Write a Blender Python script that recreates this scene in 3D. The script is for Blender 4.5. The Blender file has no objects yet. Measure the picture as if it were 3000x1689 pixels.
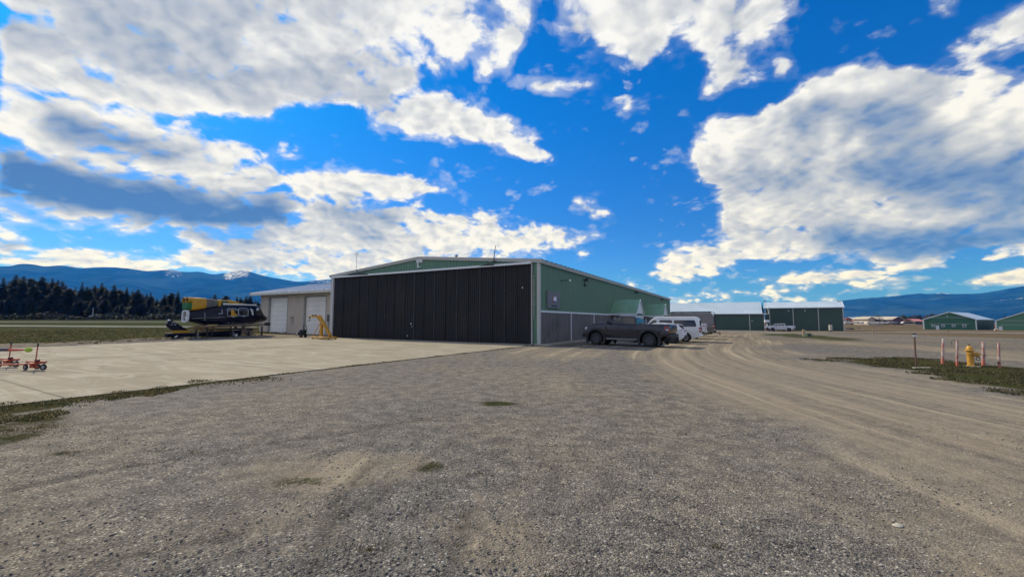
import bpy, bmesh, math, random
import numpy as np
from mathutils import Vector, Matrix
R=math.radians
rnd=random.Random(7)
C=bpy.context.scene.collection
SC=bpy.context.scene

EXPO=0.0; SUNE=4.6; SKYS=.12; CLB=.97; SKYG=1.0; HZB=1.2; CB=.60
# ------------------------------------------------------------------ camera
CAMH=1.73; FPX=1200.0; PIT=R(4.46); ROLL=R(0.2)
cam=bpy.data.cameras.new("camera"); camo=bpy.data.objects.new("camera",cam); C.objects.link(camo)
cam.sensor_width=36; cam.lens=36*FPX/3000; cam.clip_start=.05; cam.clip_end=80000
_f=Vector((0,math.cos(PIT),math.sin(PIT))); _u=Vector((0,-math.sin(PIT),math.cos(PIT))); _r=Vector((1,0,0))
_c,_s=math.cos(ROLL),math.sin(ROLL)
_r2=_r*_c+_u*_s; _u2=_u*_c-_r*_s
camo.matrix_world=Matrix(((_r2.x,_u2.x,-_f.x,0),(_r2.y,_u2.y,-_f.y,0),(_r2.z,_u2.z,-_f.z,CAMH),(0,0,0,1)))
SC.camera=camo
SC.render.resolution_x=1024; SC.render.resolution_y=576
SC.view_settings.view_transform='Standard'; SC.view_settings.look='None'
SC.view_settings.exposure=EXPO; SC.view_settings.gamma=1
SC.cycles.use_denoising=True
SC.cycles.max_bounces=6; SC.cycles.diffuse_bounces=3; SC.cycles.glossy_bounces=3
SC.cycles.transparent_max_bounces=12; SC.cycles.volume_bounces=0
SC.cycles.caustics_reflective=False; SC.cycles.caustics_refractive=False

# photo survey helpers: a pixel of the 3000 px photograph as a direction from the tripod
def ray(px,py):
    u,v=px-1500,py-844.5
    u,v=_c*u+_s*v,-_s*u+_c*v
    xc,zc=u/FPX,-v/FPX
    return Vector((xc,math.cos(PIT)-math.sin(PIT)*zc,math.sin(PIT)+math.cos(PIT)*zc))
def _itp(x,xs,ys): return float(np.interp(x,xs,ys))
LR=[0,30,100,230,400,3000,9000]; LZ=[0,0,.53,1.62,1.72,1.7,0]
RR=[0,45,140,290,560,3000,9000]; RZ=[0,0,-.95,-1.9,.25,.3,0]
def terr(x,y):
    r=math.hypot(x,y)
    if r<30: return 0.0
    s=min(1,max(0,(x/r+.35)/.6)); s=s*s*(3-2*s)
    return (1-s)*_itp(r,LR,LZ)+s*_itp(r,RR,RZ)
def at(px,py,lo=2.,hi=3000.):
    d=ray(px,py); t=2.0
    while t<hi:
        if CAMH+d.z*t<=terr(d.x*t,d.y*t): break
        t*=1.01
    a,b=t/1.01,t
    for _ in range(30):
        m=(a+b)/2
        if CAMH+d.z*m<=terr(d.x*m,d.y*m): b=m
        else: a=m
    return Vector((d.x*b,d.y*b,terr(d.x*b,d.y*b)))
def atY(px,py,Y):
    d=ray(px,py); t=Y/d.y; return Vector((d.x*t,Y,CAMH+d.z*t))

# ------------------------------------------------------------------ sun and sky
SUN_AZ=R(-47); SUN_EL=R(38)
sd=Vector((math.sin(SUN_AZ)*math.cos(SUN_EL),math.cos(SUN_AZ)*math.cos(SUN_EL),math.sin(SUN_EL)))
sl=bpy.data.lights.new("sun",'SUN'); sl.energy=SUNE; sl.angle=R(.6); sl.color=(1,.90,.73)
so=bpy.data.objects.new("sun",sl); C.objects.link(so); so.rotation_euler=sd.to_track_quat('Z','Y').to_euler(); so.location=(-40,40,60)

class NT:
    """small helper round a node tree"""
    def __init__(s,nt): s.t=nt; s.n=nt.nodes; s.l=nt.links
    def new(s,t,**k):
        n=s.n.new(t)
        for a,b in k.items(): setattr(n,a,b)
        return n
    def link(s,a,b): s.l.new(a,b)
    def inp(s,n,i,v):
        if hasattr(v,'is_linked'): s.l.new(v,n.inputs[i])
        elif v is not None: n.inputs[i].default_value=v
    def m(s,op,a,b=None,c=None,clamp=False):
        n=s.new('ShaderNodeMath',operation=op,use_clamp=clamp)
        for i,v in enumerate((a,b,c)):
            if v is not None: s.inp(n,i,v)
        return n.outputs[0]
    def vm(s,op,a,b=None,sc=None):
        n=s.new('ShaderNodeVectorMath',operation=op)
        s.inp(n,0,a)
        if b is not None: s.inp(n,1,b)
        if sc is not None: s.inp(n,3,sc)
        return n.outputs['Value' if op in('LENGTH','DOT_PRODUCT','DISTANCE') else 0]
    def noise(s,vec,scale,detail=4,rough=.55,dist=0,lac=2.0):
        n=s.new('ShaderNodeTexNoise'); s.inp(n,'Vector',vec); n.inputs['Scale'].default_value=scale
        n.inputs['Detail'].default_value=detail; n.inputs['Roughness'].default_value=rough
        n.inputs['Distortion'].default_value=dist; n.inputs['Lacunarity'].default_value=lac
        return n
    def mix(s,f,a,b,mode='MIX'):
        n=s.new('ShaderNodeMix',data_type='RGBA',blend_type=mode)
        s.inp(n,0,f); s.inp(n,6,a); s.inp(n,7,b); return n.outputs[2]
    def mixf(s,f,a,b):
        n=s.new('ShaderNodeMix',data_type='FLOAT')
        s.inp(n,0,f); s.inp(n,2,a); s.inp(n,3,b); return n.outputs[0]
    def ss(s,x,a,b,o0=0.,o1=1.):
        n=s.new('ShaderNodeMapRange',interpolation_type='SMOOTHSTEP')
        s.inp(n,0,x); s.inp(n,1,a); s.inp(n,2,b); n.inputs[3].default_value=o0; n.inputs[4].default_value=o1
        return n.outputs[0]
    def lin(s,x,a,b,o0=0.,o1=1.):
        n=s.new('ShaderNodeMapRange'); s.inp(n,0,x); s.inp(n,1,a); s.inp(n,2,b)
        n.inputs[3].default_value=o0; n.inputs[4].default_value=o1; return n.outputs[0]
    def ramp(s,x,stops,interp='LINEAR'):
        n=s.new('ShaderNodeValToRGB'); cr=n.color_ramp; cr.interpolation=interp
        while len(cr.elements)<len(stops): cr.elements.new(.5)
        while len(cr.elements)>len(stops): cr.elements.remove(cr.elements[-1])
        for i,(p,c) in enumerate(stops): cr.elements[i].position=p
        for i,(p,c) in enumerate(stops): cr.elements[i].color=(c[0],c[1],c[2],c[3] if len(c)>3 else 1)
        if x is not None: s.inp(n,0,x)
        return n.outputs[0]
    def xyz(s,v):
        n=s.new('ShaderNodeSeparateXYZ'); s.inp(n,0,v); return n.outputs
    def comb(s,x,y,z):
        n=s.new('ShaderNodeCombineXYZ'); s.inp(n,0,x); s.inp(n,1,y); s.inp(n,2,z); return n.outputs[0]

# clouds: outlines noted on the photograph (2575 px wide notes), kept as directions in the sky (u = east/north, v = up/north)
K=3000/2575
def uv(x,y):
    d=ray(x*K,y*K); return d.x/d.y,d.z/d.y
CLOUDS=[ # coverage, brightness, feather, outline
(.98,.68,20,[(0,-60),(1240,-60),(1160,30),(1130,60),(1060,20),(1050,90),(1080,120),(1040,170),(1060,200),(1010,240),(1100,270),(1180,260),(1265,300),(1275,330),(1345,345),(1380,400),(1350,425),(1290,385),(1240,365),(1100,345),(1000,330),(930,285),(860,262),(780,250),(720,275),(660,300),(560,285),(480,300),(400,290),(250,262),(0,215)]),
(.74,.9,28,[(980,-60),(1230,-60),(1210,60),(1230,110),(1190,150),(1150,180),(1080,170),(1010,230),(985,180),(960,60)]),
(.9,.95,14,[(960,260),(1050,225),(1120,245),(1200,275),(1265,305),(1340,350),(1375,405),(1345,418),(1270,375),(1110,340),(1000,320)]),
(.9,.60,40,[(120,40),(420,60),(560,150),(620,235),(540,250),(420,230),(300,170),(150,120)]),
(.9,.66,40,[(180,-40),(640,-40),(760,40),(560,110),(380,80)]),
(.9,.66,30,[(820,170),(940,165),(1000,235),(960,270),(880,240)]),
(.9,.95,22,[(640,60),(880,70),(960,120),(850,160),(700,150),(600,110)]),
(.9,.97,26,[(0,150),(180,150),(420,215),(560,250),(640,290),(480,290),(250,250),(0,215)]),
(.85,.93,18,[(0,215),(150,235),(300,280),(440,318),(560,345),(660,372),(740,372),(790,385),(780,405),(700,400),(690,425),(740,430),(740,520),(600,500),(430,460),(250,420),(0,350)]),
(1.,.05,16,[(110,290),(190,300),(330,350),(480,405),(420,410),(300,385),(210,365),(120,320)]),
(1.0,-.14,30,[(0,375),(110,395),(240,425),(420,455),(560,490),(720,485),(760,520),(740,565),(640,575),(520,575),(400,562),(260,540),(120,512),(0,500)]),
(.97,1.0,12,[(0,285),(60,295),(160,370),(290,390),(420,430),(430,445),(300,425),(130,385),(0,345)]),
(.93,.75,12,[(0,500),(120,525),(280,550),(420,570),(560,585),(700,590),(620,610),(450,600),(420,585),(200,560),(0,540)]),
(.95,.95,9,[(730,427),(900,428),(1010,436),(1060,450),(1142,470),(1105,492),(1000,490),(850,500),(720,485)]),
(.93,.82,16,[(700,490),(860,500),(1010,500),(1050,530),(1150,535),(1190,545),(1200,520),(1260,545),(1330,560),(1390,590),(1440,600),(1480,575),(1500,590),(1480,612),(1400,625),(1330,640),(1260,650),(1210,640),(1000,655),(840,660),(640,650),(440,640),(480,610),(640,590),(760,560)]),
(.93,.5,16,[(800,500),(960,505),(1000,540),(960,570),(880,560),(800,540)]),
(1.,.05,12,[(470,595),(560,590),(680,598),(620,615),(520,608)]),
(.93,.42,8,[(900,570),(1000,590),(960,605),(890,590)]),
(.93,1.,10,[(1050,575),(1180,560),(1260,560),(1340,590),(1400,600),(1300,630),(1150,625),(1060,620)]),
(.93,.80,10,[(840,640),(1100,640),(1240,660),(1250,700),(1100,710),(850,700),(640,690),(430,665),(450,635),(640,640)]),
(.93,.45,8,[(560,640),(700,645),(690,655),(580,652)]),
(.9,.9,8,[(0,565),(60,575),(98,610),(60,625),(0,620)]),(.9,.5,7,[(0,605),(80,612),(60,630),(0,640)]),
(.9,.92,9,[(0,650),(90,640),(150,612),(250,625),(370,645),(450,655),(430,690),(240,680),(100,672),(0,668)]),
(.85,.9,5,[(272,590),(300,592),(318,603),(300,608),(280,602)]),
(.74,.8,26,[(1250,-60),(1400,-60),(1395,20),(1345,60),(1330,100),(1300,150),(1250,120),(1225,90)]),
(.75,.93,10,[(1200,130),(1290,140),(1290,180),(1240,215),(1200,205)]),
(.82,.85,26,[(1405,-60),(1720,-60),(1700,60),(1690,110),(1650,170),(1610,215),(1560,170),(1520,180),(1470,150),(1425,130),(1410,80)]),
(.74,.92,18,[(1545,170),(1600,190),(1640,190),(1610,240),(1585,250),(1612,310),(1590,320),(1575,285),(1550,250)]),
(.86,.85,22,[(1690,-60),(2005,-60),(1985,20),(1935,90),(1895,140),(1905,190),(1870,220),(1830,240),(1785,250),(1770,215),(1790,190),(1725,150),(1690,80)]),
(.85,.85,10,[(1915,135),(1965,140),(2012,165),(2000,195),(1960,210),(1935,190)]),
(.8,.85,8,[(1350,200),(1400,190),(1420,215),(1480,200),(1495,215),(1440,245),(1400,255),(1345,245)]),
(.7,.9,6,[(1500,240),(1540,215),(1545,235),(1515,262)]),
(.55,.75,8,[(2062,65),(2090,45),(2135,50),(2110,68),(2075,78)]),
(.55,.7,18,[(2320,-30),(2420,-20),(2400,60),(2340,50)]),
(.78,.8,12,[(2310,165),(2380,115),(2470,80),(2590,5),(2620,90),(2480,150),(2430,185),(2330,180)]),
(.9,.88,6,[(1438,495),(1470,490),(1490,510),(1525,535),(1515,552),(1480,548),(1465,525),(1440,518)]),
(.7,.9,6,[(1490,488),(1530,487),(1530,500),(1500,500)]),
(.6,.85,6,[(1560,588),(1600,597),(1640,600),(1630,606),(1580,602)]),
(.8,.92,5,[(1450,632),(1490,632),(1492,645),(1455,648)]),(.75,.9,5,[(1570,682),(1600,680),(1600,690),(1572,690)]),(.75,.9,5,[(1560,705),(1600,712),(1640,728),(1570,728)]),
(.7,.9,4,[(1375,565),(1440,570),(1440,580),(1380,575)]),
(.99,.74,9,[(1760,312),(1800,318),(1870,292),(1930,268),(1985,245),(2040,205),(2110,185),(2160,178),(2210,165),(2300,182),(2370,190),(2420,205),(2480,190),(2640,190),(2640,605),(2480,625),(2420,640),(2300,660),(2180,645),(2060,640),(1940,620),(1870,610),(1830,595),(1800,570),(1818,520),(1800,488),(1745,445),(1728,420),(1745,372)]),
(.97,.97,12,[(1760,315),(1870,295),(1985,250),(2060,215),(2160,190),(2260,200),(2200,230),(2060,260),(1960,300),(1860,350),(1800,420),(1740,420)]),
(.97,.97,14,[(2360,215),(2480,200),(2640,205),(2640,330),(2480,360),(2370,300)]),
(.97,.30,30,[(1985,290),(2130,270),(2300,280),(2360,330),(2300,380),(2140,370),(2020,350)]),
(.97,.22,34,[(2110,400),(2320,390),(2600,400),(2640,540),(2440,530),(2260,510),(2130,470)]),
(.97,.88,18,[(2080,310),(2160,330),(2200,380),(2120,400),(2060,370)]),
(.97,.93,14,[(1840,500),(1990,480),(2030,540),(1960,560),(1850,560)]),
(.97,.95,12,[(2090,490),(2180,480),(2260,530),(2400,525),(2480,540),(2300,580),(2150,550)]),
(1.0,.0,26,[(2040,570),(2200,590),(2480,560),(2640,570),(2640,600),(2460,630),(2300,655),(2180,640),(2060,615)]),
(.97,.52,16,[(1820,440),(2000,420),(2060,470),(1980,500),(1840,490)]),
(.93,.9,8,[(1632,688),(1660,640),(1710,620),(1790,605),(1900,600),(2010,612),(2040,640),(1960,652),(1880,655),(1830,665),(1790,690),(1720,708),(1690,705),(1660,692)]),
(.9,.86,6,[(1885,705),(1960,690),(2060,678),(2180,665),(2300,655),(2420,640),(2420,655),(2260,680),(2180,700),(2060,712),(1920,718)]),
(.85,.92,7,[(2440,640),(2500,620),(2640,590),(2640,640),(2500,652)]),
(.85,.85,6,[(2395,705),(2480,680),(2640,660),(2640,715),(2470,715)]),
(.75,.8,6,[(2050,722),(2180,705),(2300,695),(2310,708),(2160,722)]),
(.6,.85,5,[(1680,745),(1800,722),(1900,728),(2000,735),(2100,740),(2100,760),(1700,760)]),
(.75,.9,4,[(1700,740),(1722,738),(1724,745),(1700,747)]),(.75,.9,4,[(1760,735),(1790,732),(1790,742),(1762,743)]),
]
U0,U1,V0,V1=-1.42,1.42,-.02,.92; VP=.62
def cloud_fields(NU,NV):
    S=4; nu,nv=NU*S,NV*S
    uu=np.linspace(U0,U1,nu); vv=V0+(V1-V0)*(np.arange(nv)/(nv-1.))**(1/VP); UU,VV=np.meshgrid(uu,vv)
    cov=np.zeros((nv,nu)); bri=np.full((nv,nu),.8)
    du=(U1-U0)/nu
    for c,b,fe,poly in CLOUDS:
        P=[uv(*p) for p in poly]; n=len(P)
        ins=np.zeros(UU.shape,bool); dist=np.full(UU.shape,1e9)
        for i in range(n):
            (x0,y0),(x1,y1)=P[i],P[(i+1)%n]
            cr=((y0>VV)!=(y1>VV))
            with np.errstate(divide='ignore',invalid='ignore'):
                xi=(x1-x0)*(VV-y0)/(y1-y0 if abs(y1-y0)>1e-12 else 1e-12)+x0
            ins^=cr&(UU<xi)
            dx,dy=x1-x0,y1-y0; L=dx*dx+dy*dy+1e-12
            t=np.clip(((UU-x0)*dx+(VV-y0)*dy)/L,0,1)
            dist=np.minimum(dist,np.hypot(UU-x0-t*dx,VV-y0-t*dy))
        fw=fe*K/FPX*1.35+.004
        a=np.clip(.5+np.where(ins,dist,-dist)/(2*fw),0,1); a=a*a*(3-2*a)
        cov=np.maximum(cov,a*c)
        bri=bri*(1-a)+a*b
    cov=cov.reshape(NV,S,NU,S).mean((1,3)); bri=bri.reshape(NV,S,NU,S).mean((1,3))
    return cov,bri
world=bpy.data.worlds.new("World"); world.use_nodes=True
def build_world():
    T=NT(world.node_tree); T.n.clear()
    out=T.new('ShaderNodeOutputWorld'); bg=T.new('ShaderNodeBackground'); T.link(bg.outputs[0],out.inputs[0])
    bg.inputs[1].default_value=SKYS
    sky=T.new('ShaderNodeTexSky',sky_type='NISHITA'); sky.sun_disc=False; sky.sun_elevation=SUN_EL; sky.sun_rotation=SUN_AZ
    sky.air_density=1.0; sky.dust_density=.6; sky.ozone_density=2.0; sky.altitude=600
    tc=T.new('ShaderNodeTexCoord'); d=tc.outputs['Generated']
    x,y,z=T.xyz(d)
    yy=T.m('MAXIMUM',y,.06); zz=T.m('MAXIMUM',z,-.05)
    u=T.m('DIVIDE',x,yy); v=T.m('DIVIDE',zz,yy)
    # cloud layer coordinates, stretched towards the horizon as a flat layer is
    den=T.m('ADD',T.m('MAXIMUM',z,0.),.40)
    P=T.comb(T.m('DIVIDE',x,den),T.m('DIVIDE',y,den),T.m('MULTIPLY',z,.8))
    wn=T.noise(P,3.4,5,.55)
    wv=T.vm('SUBTRACT',wn.outputs['Color'],(.5,.5,.5))
    wx,wy,_=T.xyz(wv)
    damp=T.m('MULTIPLY_ADD',T.m('MINIMUM',T.m('MAXIMUM',v,0.),.6),.09,.012)
    u2=T.m('MULTIPLY_ADD',wx,damp,u); v2=T.m('MULTIPLY_ADD',wy,damp,v)
    NU,NV=94,40
    cov,bri=cloud_fields(NU,NV)
    un=T.lin(u2,U0,U1); vn=T.m('MULTIPLY',T.m('POWER',T.lin(v2,V0,V1),VP),float(NV)-1.)
    H=32; us=T.m('MULTIPLY',un,3.)
    seg=[T.m('SUBTRACT',us,float(k),clamp=True) for k in range(3)]
    f1=T.m('GREATER_THAN',us,1.); f2=T.m('GREATER_THAN',us,2.)
    acc=None
    def row(j):
        g=bpy.data.node_groups.new("cloud_row",'ShaderNodeTree'); I=g.interface
        for nm in ('a','b','c','f1','f2','w'): I.new_socket(nm,in_out='INPUT',socket_type='NodeSocketFloat')
        I.new_socket('o',in_out='OUTPUT',socket_type='NodeSocketVector')
        Q=NT(g); gi=Q.new('NodeGroupInput').outputs; go=Q.new('NodeGroupOutput'); rl=[]
        for k in range(3):
            idx=[k*31+i for i in range(H)]
            rl.append(Q.ramp(gi[k],[(i/(H-1),(cov[j,idx[i]],min(1,max(0,bri[j,idx[i]]*.6+.2)),0)) for i in range(H)]))
        Q.link(Q.vm('SCALE',Q.mix(gi[4],Q.mix(gi[3],rl[0],rl[1]),rl[2]),sc=gi[5]),go.inputs[0])
        return g
    groups=[row(j) for j in range(NV)]
    for j in range(NV):
        w=T.m('MAXIMUM',T.m('SUBTRACT',1.,T.m('ABSOLUTE',T.m('SUBTRACT',vn,float(j)))),0.)
        n=T.new('ShaderNodeGroup'); n.node_tree=groups[j]
        for i,q in enumerate((*seg,f1,f2,w)): T.link(q,n.inputs[i])
        c=n.outputs[0]
        acc=c if acc is None else T.vm('ADD',acc,c)
    cv,br,_=T.xyz(acc)
    br=T.m('DIVIDE',T.m('SUBTRACT',br,.2),.6)
    # behind the camera: unseen cloud added, its cover raised to grey the skylight
    front=T.ss(y,.05,.25)
    cv=T.mixf(front,.62,cv); br=T.mixf(front,.8,br)
    PW=T.vm('ADD',P,T.vm('SCALE',wv,sc=.12))
    fb=T.noise(PW,9.5,10,.66).outputs['Fac']
    fs=T.noise(PW,9.5,4,.56).outputs['Fac']
    fs2=T.noise(T.vm('ADD',PW,(-.026,.015,.033)),9.5,4,.56).outputs['Fac']
    fbig=T.noise(P,3.4,4,.55).outputs['Fac']
    n0=T.m('SUBTRACT',fb,.5); nb=T.m('SUBTRACT',fbig,.5)
    def bil(vec):
        n=T.new('ShaderNodeTexVoronoi',feature='SMOOTH_F1',voronoi_dimensions='2D'); T.link(vec,n.inputs['Vector']); n.inputs['Scale'].default_value=12.; n.inputs['Detail'].default_value=2.; n.inputs['Roughness'].default_value=.55; n.inputs['Smoothness'].default_value=.55
        return n.outputs['Distance']
    b1=bil(PW); b2=bil(T.vm('ADD',PW,(-.022,.013,.03)))
    dens=T.m('ADD',T.m('MULTIPLY_ADD',n0,1.9,T.m('MULTIPLY',cv,1.3)),T.m('MULTIPLY_ADD',T.m('SUBTRACT',CB,b1),.75,T.m('MULTIPLY',nb,.5)))
    a=T.ss(dens,.37,.90)
    a=T.m('MAXIMUM',a,T.m('MULTIPLY',T.ss(dens,.08,.55,0.,.30),T.ss(fbig,.38,.6)))
    lit=T.m('ADD',T.m('MULTIPLY',T.m('SUBTRACT',fs,fs2),.7),T.m('MULTIPLY',T.m('SUBTRACT',b2,b1),.34))
    lit=T.m('MULTIPLY',lit,T.ss(dens,.8,1.7,1.1,.55))
    edge=T.ss(dens,.55,1.25,.20,0.)
    sh=T.m('ADD',T.m('ADD',T.m('MULTIPLY_ADD',br,.96,-.03),lit),T.m('ADD',T.m('MULTIPLY_ADD',n0,.22,edge),T.m('MULTIPLY',nb,.35)),clamp=True)
    col=T.ramp(sh,[(0,(.085,.185,.43)),(.25,(.20,.30,.50)),(.5,(.40,.46,.56)),(.72,(.62,.65,.70)),(.9,(.85,.865,.88)),(1,(1.0,1.0,.99))])
    cloud=T.vm('SCALE',col,sc=CLB/SKYS)
    tint=T.mix(T.ss(z,.03,.55),(.17,.43,1.05,1),(.012,.57,1.28,1))
    skyc=T.mix(1.,sky.outputs[0],tint,'MULTIPLY')
    skyc=T.vm('SCALE',skyc,sc=SKYG)
    fin=T.mix(a,skyc,cloud)
    fin=T.vm('MULTIPLY',fin,T.mix(T.ss(z,.0,.24),(HZB*.97,HZB,HZB*1.16,1),(1,1,1,1)))
    # below the horizon: dull earth colour
    fin=T.mix(T.ss(z,-.04,-.005),(.9,.85,.75,1),fin)
    T.link(fin,bg.inputs[0])
    world.cycles.sampling_method='MANUAL'; world.cycles.sample_map_resolution=512
build_world(); SC.world=world

# ------------------------------------------------------------------ materials
MATS={}
def lin_rgb(h): return tuple(((c/255/12.92) if c/255<=.04045 else ((c/255+.055)/1.055)**2.4) for c in h)
def mat(name,col,rough=.6,metal=0.,var=.12,scale=2.,bump=0.,bscale=60.,streak=0.,coat=0.,spec=.5,dirt=None,dirtamt=.3,dscale=1.2):
    if name in MATS: return MATS[name]
    m=bpy.data.materials.new(name); m.use_nodes=True; T=NT(m.node_tree)
    b=T.n['Principled BSDF']; tc=T.new('ShaderNodeTexCoord').outputs['Object']
    b.inputs['Roughness'].default_value=rough; b.inputs['Metallic'].default_value=metal
    b.inputs['Coat Weight'].default_value=coat; b.inputs['Specular IOR Level'].default_value=spec
    n=T.noise(tc,scale,5,.6).outputs['Fac']
    if streak:
        x,y,z=T.xyz(tc)
        v=T.comb(T.m('MULTIPLY',x,6.),T.m('MULTIPLY',y,6.),T.m('MULTIPLY',z,.5))
        n=T.mixf(streak,n,T.noise(v,1.,5,.6).outputs['Fac'])
    lo=tuple(c*(1-var) for c in col)+(1,); hi=tuple(min(1,c*(1+var)) for c in col)+(1,)
    c=T.mix(T.ss(n,.3,.7),lo,hi)
    if dirt:
        f=T.m('MULTIPLY',T.ss(T.noise(tc,dscale,6,.65).outputs['Fac'],.45,.75),dirtamt)
        c=T.mix(f,c,tuple(dirt)+(1,))
    T.link(c,b.inputs['Base Color'])
    if rough>.15:
        T.link(T.lin(n,0,1,max(.05,rough-.1),min(1,rough+.1)),b.inputs['Roughness'])
    if bump:
        bp=T.new('ShaderNodeBump'); bp.inputs['Strength'].default_value=1; bp.inputs['Distance'].default_value=bump
        T.link(T.noise(tc,bscale,4,.6).outputs['Fac'],bp.inputs['Height']); T.link(bp.outputs[0],b.inputs['Normal'])
    MATS[name]=m; return m
def glassmat(name,col=(.012,.014,.016),rough=.06):
    return mat(name,col,rough,0,.1,1.,coat=.3,spec=.7)

# ------------------------------------------------------------------ mesh helpers
class MB:
    def __init__(s): s.bm=bmesh.new()
    def add(s,vs,fs,M=None):
        v=[s.bm.verts.new(M@Vector(p) if M else p) for p in vs]
        for f in fs:
            try: s.bm.faces.new([v[i] for i in f])
            except ValueError: pass
        return v
    def box(s,x0,x1,y0,y1,z0,z1,M=None):
        return s.add([(x0,y0,z0),(x1,y0,z0),(x1,y1,z0),(x0,y1,z0),(x0,y0,z1),(x1,y0,z1),(x1,y1,z1),(x0,y1,z1)],
          [(3,2,1,0),(4,5,6,7),(0,1,5,4),(1,2,6,5),(2,3,7,6),(3,0,4,7)],M)
    def cbox(s,c,d,M=None): s.box(c[0]-d[0]/2,c[0]+d[0]/2,c[1]-d[1]/2,c[1]+d[1]/2,c[2]-d[2]/2,c[2]+d[2]/2,M); return s
    def loft(s,secs,caps=True,closed=True,M=None):
        n=len(secs[0]); vs=[p for sec in secs for p in sec]; fs=[]
        for i in range(len(secs)-1):
            for j in range(n if closed else n-1):
                k=(j+1)%n; fs.append((i*n+j,i*n+k,(i+1)*n+k,(i+1)*n+j))
        if caps: fs.append(tuple(range(n-1,-1,-1))); fs.append(tuple((len(secs)-1)*n+j for j in range(n)))
        s.add(vs,fs,M); return s
    def tube(s,pts,r,n=8,caps=True,M=None):
        pts=[Vector(p) for p in pts]; secs=[]
        rr=r if isinstance(r,(list,tuple)) else [r]*len(pts)
        for i,p in enumerate(pts):
            t=(pts[min(i+1,len(pts)-1)]-pts[max(i-1,0)]).normalized()
            a=Vector((0,0,1)) if abs(t.z)<.95 else Vector((1,0,0))
            u=t.cross(a).normalized(); w=t.cross(u).normalized()
            secs.append([p+(u*math.cos(2*math.pi*k/n)+w*math.sin(2*math.pi*k/n))*rr[i] for k in range(n)])
        s.loft(secs,caps,M=M); return s
    def bar(s,p0,p1,w,h,M=None):
        p0,p1=Vector(p0),Vector(p1); t=(p1-p0).normalized()
        a=Vector((0,0,1)) if abs(t.z)<.95 else Vector((1,0,0))
        u=t.cross(a).normalized()*w/2; v=u.cross(t).normalized()*h/2
        s.loft([[p-u-v,p+u-v,p+u+v,p-u+v] for p in (p0,p1)],M=M); return s
    def lathe(s,prof,n=20,M=None,axis='Z',caps=True):
        secs=[]
        for r,z in prof:
            r=max(r,1e-4)
            if axis=='Z': secs.append([(r*math.cos(2*math.pi*k/n),r*math.sin(2*math.pi*k/n),z) for k in range(n)])
            elif axis=='Y': secs.append([(r*math.cos(2*math.pi*k/n),z,r*math.sin(2*math.pi*k/n)) for k in range(n)])
            else: secs.append([(z,r*math.cos(2*math.pi*k/n),r*math.sin(2*math.pi*k/n)) for k in range(n)])
        s.loft(secs,caps,M=M); return s
    def prism(s,poly,a0,a1,plane='XZ',M=None):
        """extrude a 2-D outline; plane XZ -> along Y, YZ -> along X, XY -> along Z"""
        f={'XZ':lambda p,a:(p[0],a,p[1]),'YZ':lambda p,a:(a,p[0],p[1]),'XY':lambda p,a:(p[0],p[1],a)}[plane]
        s.loft([[f(p,a0) for p in poly],[f(p,a1) for p in poly]],M=M); return s
    def build(s,name,mt,parent=None,smooth=False,bevel=0.,ang=35,seg=2,loc=None):
        bm=s.bm
        bmesh.ops.recalc_face_normals(bm,faces=bm.faces)
        if bevel:
            es=[e for e in bm.edges if len(e.link_faces)==2 and e.calc_face_angle(0)>R(28)]
            bmesh.ops.bevel(bm,geom=es,offset=bevel,segments=seg,affect='EDGES',profile=.6,clamp_overlap=True)
            bmesh.ops.recalc_face_normals(bm,faces=bm.faces)
        me=bpy.data.meshes.new(name); bm.to_mesh(me); bm.free()
        if smooth or bevel:
            me.polygons.foreach_set('use_smooth',[True]*len(me.polygons)); me.set_sharp_from_angle(angle=R(ang))
        return link(name,me,mt,parent,loc)
def link(name,me,mt,parent=None,loc=None):
    o=bpy.data.objects.new(name,me); C.objects.link(o)
    if mt is not None:
        me.materials.clear(); me.materials.append(mt)
    if parent is not None: o.parent=parent
    if loc is not None: o.location=loc
    return o
def tag(o,label=None,cat=None,group=None,kind=None):
    if label: o['label']=label
    if cat: o['category']=cat
    if group: o['group']=group
    if kind: o['kind']=kind
    return o
def thing(name,label,cat,loc=(0,0,0),rotz=0.,group=None):
    o=bpy.data.objects.new(name,None); C.objects.link(o); o.location=loc; o.rotation_euler=(0,0,rotz); o.empty_display_size=.2
    return tag(o,label,cat,group)
def copy_tree(o,parent=None):
    c=o.copy(); C.objects.link(c)
    if parent is not None: c.parent=parent
    for ch in list(o.children): copy_tree(ch,c)
    return c
def arc(cx,cz,r,a0,a1,n): return [(cx+r*math.cos(R(a0+(a1-a0)*i/n)),cz+r*math.sin(R(a0+(a1-a0)*i/n))) for i in range(n+1)]
def rrect(x0,x1,z0,z1,r,n=4):
    return arc(x1-r,z1-r,r,0,90,n)+arc(x0+r,z1-r,r,90,180,n)+arc(x0+r,z0+r,r,180,270,n)+arc(x1-r,z0+r,r,270,360,n)
def structure(o): o['kind']='structure'; return o

# site frame of the big hangar: origin at its near right corner, x to the right along the front, y back
TH=R(29.41); HC=Vector((1.98,29.74,0)); HX=Vector((math.cos(TH),-math.sin(TH),0)); HY=Vector((math.sin(TH),math.cos(TH),0))
def hl(x,y,z=0): return HC+HX*x+HY*y+Vector((0,0,z))
def tohl(P): q=P-HC; return Vector((q.dot(HX),q.dot(HY),P.z))
def onplane(px,py,b):
    d=ray(px,py); t=(HC+HY*b).dot(HY)/d.dot(HY); P=d*t+Vector((0,0,CAMH)); return tohl(P)
def onside(px,py,a):
    d=ray(px,py); t=(HC+HX*a).dot(HX)/d.dot(HX); P=d*t+Vector((0,0,CAMH)); return tohl(P)

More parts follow.
